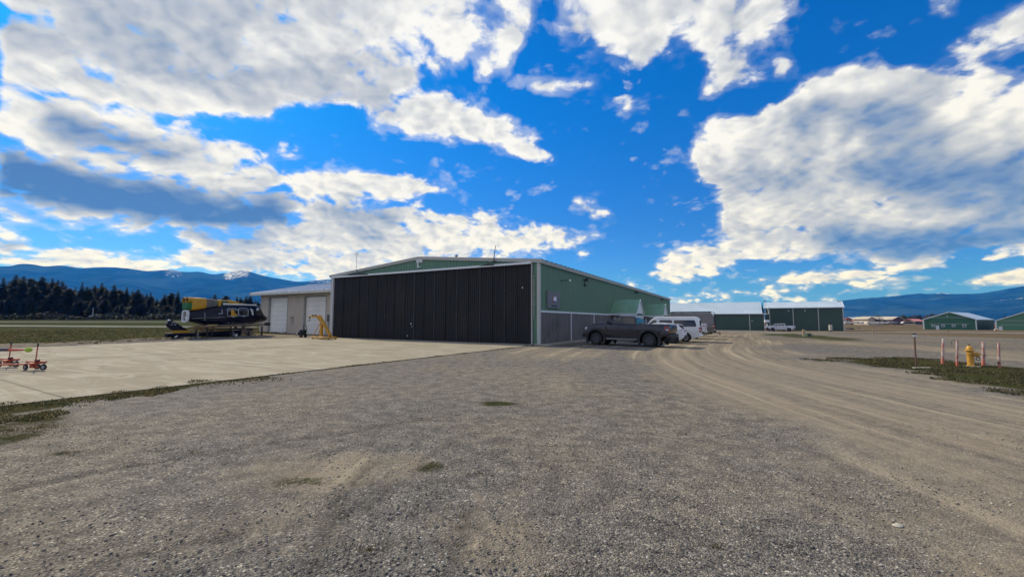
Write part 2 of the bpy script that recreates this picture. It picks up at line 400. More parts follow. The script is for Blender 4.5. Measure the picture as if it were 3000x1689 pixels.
# ------------------------------------------------------------------ ground
def catmull(P,n=12):
    out=[]
    for i in range(len(P)-1):
        p0,p1,p2,p3=[np.array(P[min(max(k,0),len(P)-1)],float) for k in (i-1,i,i+1,i+2)]
        for t in np.linspace(0,1,n,endpoint=False):
            out.append(.5*((2*p1)+(-p0+p2)*t+(2*p0-5*p1+4*p2-p3)*t*t+(-p0+3*p1-3*p2+p3)*t**3))
    out.append(np.array(P[-1],float)); return np.array(out)
def poly_sd(X,Y,P):
    """signed distance to a polygon, positive inside"""
    ins=np.zeros(X.shape,bool); dist=np.full(X.shape,1e9); n=len(P)
    for i in range(n):
        (x0,y0),(x1,y1)=P[i][:2],P[(i+1)%n][:2]
        cr=((y0>Y)!=(y1>Y)); dy=(y1-y0) if abs(y1-y0)>1e-9 else 1e-9
        ins^=cr&(X<(x1-x0)*(Y-y0)/dy+x0)
        dx,dyy=x1-x0,y1-y0; t=np.clip(((X-x0)*dx+(Y-y0)*dyy)/(dx*dx+dyy*dyy+1e-12),0,1)
        dist=np.minimum(dist,np.hypot(X-x0-t*dx,Y-y0-t*dyy))
    return np.where(ins,dist,-dist)
def line_d(X,Y,P):
    d=np.full(X.shape,1e9)
    for (x0,y0),(x1,y1) in zip(P[:-1],P[1:]):
        dx,dy=x1-x0,y1-y0; t=np.clip(((X-x0)*dx+(Y-y0)*dy)/(dx*dx+dy*dy+1e-12),0,1)
        d=np.minimum(d,np.hypot(X-x0-t*dx,Y-y0-t*dy))
    return d
def sst(x,a,b): t=np.clip((x-a)/(b-a),0,1); return t*t*(3-2*t)
PAD=[hl(0,-34),hl(0,-1.25),hl(-.62,-.9),hl(-.62,-.02),hl(-23.0,-.02),hl(-23.4,.2),hl(-27.2,-1.4),hl(-28.6,-4.6),hl(-25.6,-16),hl(-24.2,-20.6),hl(-22.8,-34)]
GX=[at(*p) for p in ((2400,1055),(2560,1047),(2690,1046),(2830,1066),(3060,1082),(3120,1180),(2900,1128),(2700,1085),(2530,1066))]
LAWN=[at(*p) for p in ((2205,978),(2300,975),(2360,979),(2420,982),(2520,990),(2560,1000),(2400,996),(2300,986))]
ROADC=catmull([(7.4,-6),(7.5,3),(7.8,10),(8.8,17),(11.8,25),(17.5,35),(25,48),(33,62),(40,73)],10)
def axis_steps(lo,hi,near,step,grow):
    a=[near]; s=step
    while a[-1]<hi: a.append(a[-1]+s); s*=grow
    b=[near]; s=step
    while b[-1]>lo: b.append(b[-1]-s); s*=grow
    return sorted(set(b[::-1][:-1]+a))
def ground():
    ys=[]; y=-40.
    while y<-2: ys.append(y); y+=4
    y=-2.; s=.13
    while y<30000: ys.append(y); y+=s; s=max(.13,.022*max(y,0))
    xs=[0.]
    while xs[-1]<30000: xs.append(xs[-1]+max(.14,.025*xs[-1]))
    xs=[-v for v in xs[:0:-1]]+xs
    xs=np.array(xs); ys=np.array(ys); X,Y=np.meshgrid(xs,ys)
    r=np.hypot(X,Y); s_=np.clip((X/np.maximum(r,1e-3)+.35)/.6,0,1); s_=s_*s_*(3-2*s_)
    Z=np.where(r<30,0,(1-s_)*np.interp(r,LR,LZ)+s_*np.interp(r,RR,RZ))
    rs=np.random.RandomState(3)
    # gentle unevenness of a graded yard
    bum=np.zeros_like(X)
    for k in range(26):
        a=rs.rand()*6.283; w=rs.uniform(.25,2.6); bum+=np.sin((X*math.cos(a)+Y*math.sin(a))*w*2+rs.rand()*9)/(w*6+1)
    nearf=1-sst(r,22,40)
    padd=poly_sd(X,Y,PAD)
    hang=poly_sd(X,Y,[hl(-42,-.5),hl(.9,-.5),hl(.9,62),hl(-42,62)])
    Z=Z+bum*.011*nearf*(1-sst(np.maximum(padd,hang),-1.5,-.2))
    Z=Z-.09*sst(np.maximum(padd,hang),-.02,.25)
    # zones
    j=lambda w,f: w*(np.sin(X*f+1.3*np.sin(Y*f*.7))+np.sin(Y*f*1.3+2+1.1*np.sin(X*f*.9)))
    grass=np.zeros_like(X)
    g=poly_sd(X,Y,GX); grass=np.maximum(grass,1.05*sst(g+j(.22,1.1),-.9,.9))
    g=poly_sd(X,Y,LAWN); grass=np.maximum(grass,.7*sst(g+j(.4,.4),-1.2,1.5))
    # strip along the pad edge
    LX=(X-HC.x)*HX.x+(Y-HC.y)*HX.y; LY=(X-HC.x)*HY.x+(Y-HC.y)*HY.y
    sw=np.interp(LY,[-27,-24.7,-23,-21.2,-20],[2.5,1.7,.9,.4,.1]); grass=np.maximum(grass,np.where((LX>-.1)&(LY<-20),.92*(1-sst(LX+j(.16,1.6),sw*.25,sw*1.15)),0))
    e=line_d(X,Y,[tuple(hl(.0,-40)[:2]),tuple(hl(.0,-20.4)[:2])])
    grass=np.maximum(grass,.9*(1-sst(e+j(.08,1.7),.05,.6)))
    e=line_d(X,Y,[tuple(hl(.0,-40)[:2]),tuple(hl(.1,-2)[:2])]); grass=np.maximum(grass,.75*(1-sst(e+j(.03,3.1),.02,.22)))
    wide=line_d(X,Y,[tuple(at(-120,1300)[:2]),tuple(at(60,1235)[:2])]); grass=np.maximum(grass,.62*(1-sst(wide+j(.12,1.9),.2,1.4)))
    e=line_d(X,Y,[tuple(hl(-.6,-1.2)[:2]),tuple(hl(.6,-.9)[:2]),tuple(hl(3.2,2.2)[:2])]); grass=np.maximum(grass,.6*(1-sst(e+j(.05,2.),.05,.35)))
    for px,py,rad,a in ((820,1405,.30,.55),(690,1440,.22,.35),(1250,1372,.22,.5),(1080,1610,.2,.45),(1900,1115,.35,.45),(180,1327,.2,.5),(1450,1182,.30,.85),(1400,1385,.13,.4),(1540,1400,.12,.35),(1480,1035,.3,.2),(2100,1595,.1,.35),(560,1325,.12,.4),(950,1640,.2,.3),(440,1290,.1,.3)):
        p=at(px,py); dd=np.hypot((X-p.x)/1.6,Y-p.y); grass=np.maximum(grass,a*1.15*(1-sst(dd+j(.05,4.),rad*.0,rad*1.7)))
    # field on the left beyond the pad, infield beyond the taxiway
    lf=sst(poly_sd(X,Y,[hl(-30.2,60),hl(-31.0,-4),hl(-29.0,-12),hl(-27.6,-20),hl(-25.4,-40),(-30000,-40),(-30000,30000),(-2000,30000)])+j(.5,.5),-1.5,2.)
    grass=np.maximum(grass,lf*.75)
    soil=lf*(1-sst(poly_sd(X,Y,[hl(-31.6,60),hl(-32.4,-4),hl(-30.6,-12),hl(-29.2,-20),hl(-27.0,-40),(-30000,-40),(-30000,30000),(-2000,30000)])+j(.5,.5),-.8,1.2))
    grass=grass*(1-soil*.75)
    # field on the right: dry brown weeds
    xx=np.abs(X); rf=sst(poly_sd(X,Y,[tuple(at(*p)[:2]) for p in ((2330,975),(2480,976),(2640,979),(2830,985),(3050,996),(3300,1010))]+[(30000,30),(30000,30000),(300,30000),(75,120)])+j(1.5,.12),-2,4)
    dry=rf*1.0
    grass=np.maximum(grass,rf*.35)
    # road
    RX,RY=ROADC[:,0],ROADC[:,1]
    near=(X>-15)&(X<90)&(Y>-8)&(Y<95); lat=np.full(X.shape,99.); alo=np.zeros(X.shape)
    xi,yi=X[near],Y[near]; best=np.full(xi.shape,1e9); lt=np.zeros(xi.shape); al=np.zeros(xi.shape); acc=0
    for k in range(len(RX)-1):
        dx,dy=RX[k+1]-RX[k],RY[k+1]-RY[k]; L=math.hypot(dx,dy); t=np.clip(((xi-RX[k])*dx+(yi-RY[k])*dy)/(L*L),0,1)
        d=np.hypot(xi-RX[k]-t*dx,yi-RY[k]-t*dy); sg=np.sign((xi-RX[k])*dy-(yi-RY[k])*dx); m=d<best
        best[m]=d[m]; lt[m]=(d*sg)[m]; al[m]=acc+t[m]*L; acc+=L
    lat[near]=lt; alo[near]=al
    dirt=(1-sst(np.abs(lat)+j(.5,.5),2.2,6.5))
    dirt=np.maximum(dirt,.55*(1-sst(line_d(X,Y,[tuple(hl(4,-6)[:2]),tuple(hl(8,20)[:2]),tuple(hl(11,60)[:2])])+j(.4,.6),2,7)))
    br=line_d(X,Y,[tuple(at(*p)[:2]) for p in ((2380,1000),(2560,1008),(2760,1022),(3000,1040),(3300,1070))])
    dirt=np.maximum(dirt,.8*(1-sst(br+j(.3,.6),1.8,4)))
    dirt=np.maximum(dirt,.85*sst(poly_sd(X,Y,[hl(-44,2.9),hl(-30,2.9),hl(-23.2,2.9),hl(-23.2,-.4),hl(-29,-5),hl(-32,-8),hl(-44,-2)])+j(.3,.8),-1,.6))
    for px,py,rad,a in ((1020,1370,.8,.8),(880,1540,.8,.6),(1390,1490,.7,.75),(1130,1360,.5,.7),(640,1560,.5,.45),(1380,1560,.5,.6),(1900,1110,2.2,.6),(1080,1270,.6,.3)):
        p=at(px,py); dd=np.hypot((X-p.x)/1.5,Y-p.y); dirt=np.maximum(dirt,a*.72*(1-sst(dd+j(.12,2.3),rad*.0,rad*1.9)))
    dirt=np.maximum(dirt,soil*.8)
    # wheel ruts of loose gravel
    rut=np.zeros_like(X)
    for pts,w in (([(1300,1215),(1020,1265),(760,1300),(400,1360),(0,1440)],.05),([(1100,1350),(1040,1410),(985,1480),(930,1570),(890,1690)],.06),([(1370,1480),(1345,1570),(1330,1689)],.04),([(1180,1400),(1110,1450),(1060,1500)],.05),([(700,1560),(300,1640)],.05)):
        q=[tuple(at(*p)[:2]) for p in pts]; d=line_d(X,Y,q); rut=np.maximum(rut,1-sst(d+j(.012,4),w*.3,w*2.2))
    Z=Z-.018*rut
    far=sst(r,150,700)
    nv=X.size; ny,nx=X.shape
    co=np.stack([X,Y,Z],-1).reshape(-1,3)
    ii=np.arange(ny-1)[:,None]*nx+np.arange(nx-1)[None]; quads=np.stack([ii,ii+1,ii+nx+1,ii+nx],-1).reshape(-1,4)
    me=bpy.data.meshes.new("ground"); me.vertices.add(nv); me.vertices.foreach_set('co',co.ravel())
    me.loops.add(quads.size); me.loops.foreach_set('vertex_index',quads.ravel())
    me.polygons.add(len(quads)); me.polygons.foreach_set('loop_start',np.arange(len(quads))*4)
    me.update(); me.polygons.foreach_set('use_smooth',np.ones(len(quads),bool))
    for nm,a in (('grass',grass),('dirt',dirt),('lat',lat),('along',alo),('dry',dry),('rut',rut)):
        at_=me.attributes.new(nm,'FLOAT','POINT'); at_.data.foreach_set('value',np.clip(a,-99,99 if nm=='lat' else 1e4).astype(np.float32).ravel())
    return structure(link("ground",me,ground_mat()))
GTINT=(1.42,1.40,1.30,1)
def ground_mat():
    m=bpy.data.materials.new("gravel_ground"); m.use_nodes=True; T=NT(m.node_tree); b=T.n['Principled BSDF']
    b.inputs['Roughness'].default_value=.95; b.inputs['Specular IOR Level'].default_value=.25
    P=T.new('ShaderNodeNewGeometry').outputs['Position']
    A=lambda n:T.new('ShaderNodeAttribute',attribute_name=n).outputs['Fac']
    dist=T.vm('LENGTH',P)
    def vor(scale,feat='F1'):
        n=T.new('ShaderNodeTexVoronoi',feature=feat); T.link(P,n.inputs['Vector']); n.inputs['Scale'].default_value=scale; return n
    v1=vor(54.); v2=vor(110.); v0=vor(19.)
    def stone(v): 
        x,y,z=T.xyz(v.outputs['Color'])
        c=T.ramp(x,[(0,(.035,.036,.04)),(.25,(.085,.083,.085)),(.55,(.16,.152,.145)),(.8,(.23,.215,.195)),(.95,(.34,.325,.29)),(1,(.55,.53,.48))])
        c=T.mix(T.m('MULTIPLY',y,.30),c,T.mix(z,(.10,.11,.135,1),(.20,.15,.11,1)))
        return c
    c1=stone(v1); c2=stone(v2); c0=stone(v0)
    mid=T.noise(P,.55,6,.62).outputs['Fac']; big=T.noise(P,.13,4,.55).outputs['Fac']
    sel=T.noise(P,9.,3,.6).outputs['Fac']
    g=T.mix(T.ss(sel,.38,.55),c2,c1)
    g=T.mix(T.m('MULTIPLY',T.ss(T.xyz(v0.outputs['Color'])[1],.86,.9),T.ss(v0.outputs['Distance'],.42,.2)),g,c0)
    gap=T.ss(v1.outputs['Distance'],.35,.62); g=T.mix(T.m('MULTIPLY',gap,.45),g,(.05,.047,.043,1))
    g=T.mix(T.ss(mid,.35,.7,0,.5),g,T.mix(.5,g,(.155,.135,.11,1)))
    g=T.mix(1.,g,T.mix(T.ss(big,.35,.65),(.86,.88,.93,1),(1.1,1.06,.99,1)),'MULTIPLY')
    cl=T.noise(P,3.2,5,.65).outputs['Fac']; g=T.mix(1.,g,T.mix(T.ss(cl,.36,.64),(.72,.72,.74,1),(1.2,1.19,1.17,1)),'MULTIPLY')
    # packed dirt with wheel streaks that follow the road
    lat=A('lat'); al=A('along')
    sv=T.comb(T.m('MULTIPLY',lat,1.9),T.m('MULTIPLY',al,.05),0.)
    st=T.noise(sv,1.,7,.68).outputs['Fac']
    sv2=T.comb(T.m('MULTIPLY',lat,.55),T.m('MULTIPLY',al,.03),3.)
    st2=T.noise(sv2,1.,3,.5).outputs['Fac']
    fine=T.noise(P,42.,5,.7).outputs['Fac']
    dc=T.mix(fine,(.17,.148,.118,1),(.36,.32,.262,1))
    dc=T.mix(T.ss(st,.34,.60),T.mix(.8,dc,g),dc)
    dc=T.mix(T.ss(st,.54,.68,0,.9),dc,(.41,.365,.29,1)); dc=T.mix(T.ss(st2,.35,.6,.55,0.),dc,T.mix(.7,dc,g))
    dc=T.mix(T.ss(mid,.55,.75,0,.35),dc,(.19,.15,.115,1))
    da=A('dirt'); dn=T.m('ADD',da,T.m('ADD',T.m('MULTIPLY',T.m('SUBTRACT',st2,.5),1.1),T.m('MULTIPLY',T.m('SUBTRACT',mid,.5),1.3)))
    dn=T.m('ADD',dn,T.m('MULTIPLY',T.m('SUBTRACT',sel,.5),.6))
    df=T.m('MULTIPLY',T.ss(dn,.30,.80),.86)
    g=T.mix(1.,g,GTINT,'MULTIPLY'); dc=T.mix(1.,dc,(1.08,1.03,.92,1),'MULTIPLY')
    c=T.mix(df,g,dc)
    rut=T.m('MULTIPLY',A('rut'),T.ss(sel,.3,.6)); c=T.mix(T.m('MULTIPLY',rut,.75),c,(.055,.05,.043,1))
    # grass: patchy, mossy green to straw
    gr=A('grass'); gn=T.noise(P,1.6,7,.68).outputs['Fac']; gf=T.noise(P,55.,4,.7).outputs['Fac']
    ga=T.m('ADD',gr,T.m('ADD',T.m('MULTIPLY',T.m('SUBTRACT',gn,.5),1.7),T.m('MULTIPLY',T.m('SUBTRACT',gf,.5),.8)))
    gfac=T.m('MULTIPLY',T.ss(ga,.42,.72),T.ss(gr,.02,.2))
    gcol=T.mix(gf,(.024,.030,.012,1),(.080,.088,.038,1))
    gl=T.noise(P,.045,5,.6).outputs['Fac']
    gcol=T.mix(T.ss(gl,.40,.64,0,.8),gcol,T.mix(gf,(.038,.036,.016,1),(.11,.092,.048,1)))
    strow=T.noise(T.vm('MULTIPLY',P,(.012,.16,1.)),1.,5,.6).outputs['Fac']
    gcol=T.mix(T.m('MULTIPLY',T.ss(dist,40.,90.),T.ss(strow,.4,.65)),gcol,(.035,.058,.018,1))
    c=T.mix(gfac,c,gcol)
    dry=A('dry'); dv=T.noise(T.vm('MULTIPLY',P,(.03,.11,1.)),1.,6,.65).outputs['Fac']
    dcol=T.ramp(dv,[(0,(.06,.045,.033)),(.42,(.12,.088,.062)),(.55,(.19,.15,.09)),(.68,(.10,.095,.045)),(1,(.22,.175,.10))])
    dcol=T.mix(T.m('MULTIPLY',fine,.35),dcol,(.05,.04,.03,1))
    c=T.mix(T.m('MULTIPLY',dry,.9),c,dcol)
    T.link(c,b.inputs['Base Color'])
    T.link(T.m('MULTIPLY',T.m('MULTIPLY',T.ss(dist,12.,45.,.16,.0),T.m('SUBTRACT',1.,gfac)),1.),b.inputs['Specular IOR Level'])
    # relief: stones, grit, ruts
    h=T.m('MULTIPLY',T.ss(v1.outputs['Distance'],.75,.0),.9)
    h=T.m('ADD',h,T.m('MULTIPLY',T.ss(v2.outputs['Distance'],.8,0.),.45))
    h=T.m('MULTIPLY',h,T.mixf(df,1.,.35)); h=T.m('ADD',h,T.m('MULTIPLY',fine,.4))
    h=T.m('ADD',h,T.m('MULTIPLY',T.m('MULTIPLY',gf,gfac),2.))
    bp=T.new('ShaderNodeBump'); bp.inputs['Strength'].default_value=.9; bp.inputs['Distance'].default_value=.012
    T.link(h,bp.inputs['Height'])
    bp2=T.new('ShaderNodeBump'); bp2.inputs['Strength'].default_value=.8; bp2.inputs['Distance'].default_value=.06
    T.link(T.noise(P,2.2,4,.6).outputs['Fac'],bp2.inputs['Height']); T.link(bp2.outputs[0],bp.inputs['Normal'])
    T.link(bp.outputs[0],b.inputs['Normal'])
    return m
ground()

# concrete apron in slabs with saw joints
def concrete_mat():
    m=bpy.data.materials.new("apron_concrete"); m.use_nodes=True; T=NT(m.node_tree); b=T.n['Principled BSDF']
    b.inputs['Roughness'].default_value=.92; b.inputs['Specular IOR Level'].default_value=.06
    P=T.new('ShaderNodeTexCoord').outputs['Object']
    n=T.noise(P,.35,7,.62,.4).outputs['Fac']; f=T.noise(P,22.,6,.7).outputs['Fac']
    w=T.noise(T.vm('MULTIPLY',P,(.35,1.6,1.)),1.,6,.65,.8).outputs['Fac']
    c=T.mix(T.ss(n,.3,.7),(.255,.228,.175,1),(.325,.292,.228,1))
    c=T.mix(T.ss(w,.46,.62,0,.85),c,(.385,.352,.285,1))
    c=T.mix(T.ss(T.noise(P,1.1,6,.7,1.).outputs['Fac'],.58,.72,0,.75),c,(.20,.175,.135,1))
    c=T.mix(T.m('MULTIPLY',f,.3),c,(.24,.215,.17,1))
    sp=T.new('ShaderNodeTexVoronoi'); T.link(P,sp.inputs['Vector']); sp.inputs['Scale'].default_value=1.3
    c=T.mix(T.ss(sp.outputs['Distance'],.045,.02,0,.7),c,(.09,.075,.055,1))
    # thin curved hairline cracks and tyre arcs
    rg=T.new('ShaderNodeTexWave',wave_type='RINGS',rings_direction='Z'); T.link(T.vm('ADD',P,(9.,17.,0.)),rg.inputs['Vector'])
    rg.inputs['Scale'].default_value=.11; rg.inputs['Distortion'].default_value=3.; rg.inputs['Detail'].default_value=3
    c=T.mix(T.m('MULTIPLY',T.ss(rg.outputs['Fac'],.965,1.),T.ss(n,.45,.6,0,.4)),c,(.43,.40,.33,1))
    T.link(c,b.inputs['Base Color'])
    bp=T.new('ShaderNodeBump'); bp.inputs['Distance'].default_value=.004; T.link(f,bp.inputs['Height']); T.link(bp.outputs[0],b.inputs['Normal'])
    return m
def apron():
    mb=MB(); loc=[tohl(p) for p in PAD]
    xs=[-31.,-24.2,-18.2,-12.1,-6.05,3.]; ys=[-35.,-29.8,-23.75,-17.7,-11.6,-5.6,1.]
    def clip(poly,a,k,keep):
        out=[]
        for i in range(len(poly)):
            p,q=poly[i],poly[(i+1)%len(poly)]; ip=(p[a]>=k)==keep; iq=(q[a]>=k)==keep
            if ip: out.append(p)
            if ip!=iq:
                t=(k-p[a])/(q[a]-p[a]); out.append((p[0]+(q[0]-p[0])*t,p[1]+(q[1]-p[1])*t))
        return out
    base=[(p.x,p.y) for p in loc]; g=.022
    for i in range(5):
        for j in range(6):
            q=base
            for a,k,ke in ((0,xs[i]+g,True),(0,xs[i+1]-g,False),(1,ys[j]+g,True),(1,ys[j+1]-g,False)):
                q=clip(q,a,k,ke)
                if len(q)<3: break
            if len(q)>=3: mb.prism(q,-.15,.013+.003*((i*7+j*3)%3),'XY')
    o=mb.build("apron",concrete_mat(),bevel=.006,seg=1); o.location=HC; o.rotation_euler=(0,0,-TH)
    structure(o)
    jm=mat("joint_dirt",(.13,.115,.085),.95,var=.3)
    q=MB(); q.prism([(p[0],p[1]) for p in base],-.14,.006,'XY'); o=q.build("apron_joint",jm); o.location=HC; o.rotation_euler=(0,0,-TH); structure(o)
apron()
# low concrete walk along the right wall
mb=MB(); mb.box(-.55,1.15,-1.05,-.02,-.1,.055); mb.box(.08,1.15,-.02,60,-.1,.05)
o=mb.build("wall_walk",concrete_mat(),bevel=.01,seg=1); o.name="pavement"; o.location=HC; o.rotation_euler=(0,0,-TH); structure(o)

# taxiway, runway and the strips on the right, as sheets laid just over the grass
ASPH=mat("old_asphalt",(.21,.205,.185),.95,spec=.0,var=.2,scale=.3)
def strip(name,edge_a,edge_b,m,dz=.02,n=60):
    """a strip between two polylines that follow the ground"""
    A=catmull(edge_a,n); B=catmull(edge_b,n); k=min(len(A),len(B)); vs=[];fs=[]
    for i in range(k):
        for t in (0,.33,.67,1):
            x,y=A[i]*(1-t)+B[i]*t; vs.append((x,y,terr(x,y)+dz))
    for i in range(k-1):
        for j in range(3): a=i*4+j; fs.append((a,a+1,a+5,a+4))
    me=bpy.data.meshes.new(name); me.from_pydata(vs,[],fs); me.update(); return structure(link(name,me,m))
def pxs(*p): return [tuple(at(*q)[:2]) for q in p]
strip("taxiway",pxs((-400,950.5),(0,951.8),(270,953.3),(500,954.6),(700,955.8),(900,957)),pxs((-400,955.5),(0,956.2),(270,957.6),(500,958.7),(700,959.8),(900,961)),ASPH)
def rpt(az,r): return (math.sin(R(az))*r,math.cos(R(az))*r)
strip("runway",[rpt(-70,150),rpt(-58,143),rpt(-45,140),rpt(-36,143),rpt(-25,150)],[rpt(-70,176),rpt(-58,168),rpt(-45,164),rpt(-36,167),rpt(-25,176)],mat("runway_asphalt",(.12,.125,.105),.95,spec=0.,var=.2,scale=.2))
strip("road",pxs((2130,972),(2300,973),(2470,971.5),(2640,970.5),(2800,971.5),(3000,974.5),(3200,979)),pxs((2130,975.5),(2300,977),(2470,974.5),(2640,973.5),(2800,974.5),(3000,978),(3200,983)),mat("road_gravel",(.20,.185,.165),.95,spec=0.,var=.25,scale=.4))

# ------------------------------------------------------------------ the big hangar
GREEN=mat("green_siding",lin_rgb((92,128,106)),.5,0,.10,.6,streak=.5,dirt=(.11,.12,.10),dirtamt=.25,dscale=.3)
TRIM=mat("pale_trim",(.44,.45,.42),.5,0,.06,2.,streak=.5,dirt=(.35,.33,.28),dirtamt=.25)
WHITE=mat("white_trim",(.64,.66,.67),.5,0,.05,2.,streak=.5)
ROOFD=mat("dark_roof_metal",(.10,.12,.15),.4,.3,.12,.5)
DOORM=mat("dark_door_metal",(.015,.016,.017),.65,0,.3,.5,streak=.9,spec=.3,dirt=(.04,.034,.03),dirtamt=.45,dscale=.4)
DOORE=mat("door_edge_metal",(.055,.055,.058),.5,.2,.15,1.,streak=.6)
BLACK=mat("black_metal",(.012,.012,.014),.5)
GALV=mat("galvanised_steel",(.34,.36,.37),.4,.7,.12)
def ribbed(mb,x0,x1,y,zb,zt,pitch=.305,depth=.045,M=None,out=-1,flat=.62):
    """profiled sheet on the plane y, ribs standing out towards out*y; zb, zt are functions of x"""
    xs=[];n=int((x1-x0)/pitch); 
    pts=[]
    for k in range(n+1):
        a=x0+k*pitch
        for f,d in ((0,0),(flat,0),(flat+.08,1),(flat+.3,1),(flat+.38,0)):
            x=a+f*pitch
            if x<=x1: pts.append((x,y+out*depth*d))
    pts.append((x1,y))
    vs=[];fs=[]
    for x,yy in pts: vs+= [(x,yy,zb(x)),(x,yy,zt(x))]
    for i in range(len(pts)-1): fs.append((2*i,2*i+2,2*i+3,2*i+1))
    mb.add(vs,fs,M)
W,EAV,RID,LEN=23.07,6.16,7.17,61.0
def roofz(x): return EAV+(RID-EAV)*(1-abs((x+W/2)/(W/2)))
MYX=Matrix(((0,-1,0,0),(1,0,0,0),(0,0,1,0),(0,0,0,1)))   # sheet drawn along x placed along y, ribs towards +x
def hangar():
    h=thing("hangar","long green metal hangar with a full width dark sliding door and low gable","hangar",HC,-TH)
    mb=MB(); c=lambda v:(lambda x:v)
    # front gable band, two jambs
    ribbed(mb,-W,0,0.,lambda x:5.98,roofz)
    ribbed(mb,-W,-22.72,0.,c(-.1),c(5.98),.16); ribbed(mb,-.55,0,0.,c(-.1),c(5.98),.2)
    mb.build("front_wall",GREEN,h)
    mb=MB(); ribbed(mb,0,LEN,0.,c(2.45),c(EAV-.06),.305,.05,MYX,-1); mb.build("side_wall",GREEN,h)
    mb=MB(); mb.box(-W,-W+.1,.1,LEN,-.1,EAV-.05); mb.box(-W+.1,-.1,LEN-.1,LEN,-.1,EAV-.1); mb.prism([(-W+.1,EAV-.1),(-.1,EAV-.1),(-W/2,RID-.1)],LEN-.1,LEN)
    mb.box(-W+.1,-.35,.6,.7,-.1,5.9); mb.build("wall",GREEN,h)
    # wainscot of cast panels
    cm=mat("stained_concrete",(.135,.125,.12),.9,0,.3,.5,bump=.004,bscale=30,streak=.85,dirt=(.055,.05,.048),dirtamt=.65,dscale=.5)
    mb=MB(); y=.14
    ends=[.14,6.1,12.28,18.2,21.2,30.3,36.4,39.6,48.5,54.6,61.]
    for a,b in zip(ends[:-1],ends[1:]): mb.box(-.2,.06,a+.012,b-.012,-.1,2.33)
    mb.build("wainscot",cm,h,bevel=.008,seg=1)
    mb=MB(); mb.box(.0,.105,.14,LEN,2.33,2.47); mb.build("belt_trim",WHITE,h)
    for yy,z in ((6.1,2.33),(12.28,2.33),(30.3,2.33)):
        q=MB(); q.box(.06,.115,yy-.045,yy+.045,.06,z); q.build("joint_strip",WHITE,h)
    # corner trims
    for x0,x1 in ((-.14,.07),(-W-.05,-W+.19)):
        q=MB(); q.box(x0,x1,-.09,.14,-.05,EAV-.12); q.build("corner_trim",TRIM,h)
    # eave and rake trims
    q=MB()
    for s in (0,1):
        a=(-W-.22,EAV-.02) if s==0 else (-W/2,RID+.01); b=(-W/2,RID+.01) if s==0 else (.26,EAV-.03)
        q.loft([[(p[0],-.16,p[1]-.20),(p[0],-.04,p[1]-.20),(p[0],-.04,p[1]+.02),(p[0],-.16,p[1]+.02)] for p in (a,b)])
        q.loft([[(p[0],-.20,p[1]-.06),(p[0],-.163,p[1]-.06),(p[0],-.163,p[1]+.05),(p[0],-.20,p[1]+.05)] for p in (a,b)])
    q.build("rake_trim",TRIM,h)
    q=MB(); q.box(.045,.20,-.04,LEN,EAV-.26,EAV-.05); q.box(.20,.25,-.04,LEN,EAV-.14,EAV-.03); q.build("eave_gutter",TRIM,h)
    # roof sheets with ribs down the slope
    q=MB()
    for s in (0,1):
        n=int(LEN/.9); pr=[]
        for k in range(n+1):
            y0=-.17+k*.9
            for dy,dz in ((0,0),(.10,.055),(.16,.055),(.26,0)): pr.append((y0+dy,dz))
        pr=[p for p in pr if p[0]<LEN+.1]
        vs=[];fs=[]
        for y,dz in pr:
            if s==0: vs+=[(-W-.22,y,EAV+.0+dz),(-W/2,y,RID+.03+dz)]
            else: vs+=[(-W/2,y,RID+.03+dz),(.27,y,EAV-.0+dz)]
        for i in range(len(pr)-1): fs.append((2*i,2*i+1,2*i+3,2*i+2))
        q.add(vs,fs)
    q.build("roof",ROOFD,h)
    # sliding door: leaves with ribs, edge strips, bottom guide
    seam=[onplane(960+px*660/2576,900,-.12).x for px in (92,180,270,360,460,560,660,765,875,990,1105,1225,1350,1480,1610,1745,1885,2025,2170,2332)]
    strong={2:.02,4:.025,6:.025,8:.03,9:.06,11:.035,13:.035,15:.035,17:.03}
    for i in range(len(seam)-1):
        a,b=seam[i],seam[i+1]; q=MB(); yo=-.10-(.012 if (i//2)%2 else 0)
        ribbed(q,a+.006,b-.006,yo,c(.02),c(5.93),.19,.028,None,-1,.5)
        d=q.build("door_leaf",DOORM,h)
        e=MB(); w=strong.get(i,.012); e.box(a-.02,a-.02+w,yo-.06,yo-.025,.02,5.9)
        if i in strong:
            for z in (2.0,3.9): e.box(a-.05,a+.05,yo-.085,yo-.061,z,z+.12)
        e.build("edge_strip",DOORE if i in strong else DOORM,d)
    q=MB(); q.box(-22.72,-.5,-.02,.08,-.02,5.98); q.build("door_backing",BLACK,h)
    q=MB(); q.box(-22.72,-.52,-.34,-.09,5.93,6.0); q.box(-22.72,-.52,-.36,-.345,5.86,6.02); q.build("door_header",WHITE,h)
    q=MB(); q.box(-22.74,-22.66,-.2,-.02,0,5.93); q.build("door_jamb",WHITE,h)
    q=MB(); q.box(-.56,-.50,-.2,-.03,0,5.97); q.tube([(-.36,-.14,4.8),(-.36,-.14,1.9),(-.40,-.10,1.75)],.02,6)
    for z in (4.9,4.4,3.6,2.9): q.box(-.40,-.31,-.16,-.05,z,z+.05)
    q.build("conduit",TRIM,h)
    for px,py,s in ((1204.5,947.6,.10),(1207,955.7,.06),(1193.6,983,.08),(1531,842,.08)):
        p=onplane(px,py,-.2); q=MB(); q.lathe([(0,-.03),(s*.6,-.03),(s*.5,.02),(0,.03)],10,Matrix.Translation((p.x,-.2,p.z)),'Y'); q.build("door_handle",WHITE,h,True)
    # louvre and bracket in the gable
    p0=onplane(1221.3,761.5,-.06); p1=onplane(1238.6,768.6,-.06)
    q=MB(); q.box(p0.x,p1.x,-.14,-.035,p1.z,p0.z)
    for k in range(4): q.box(p0.x+.04,p1.x-.04,-.165,-.141,p1.z+.05+k*.07,p1.z+.08+k*.07)
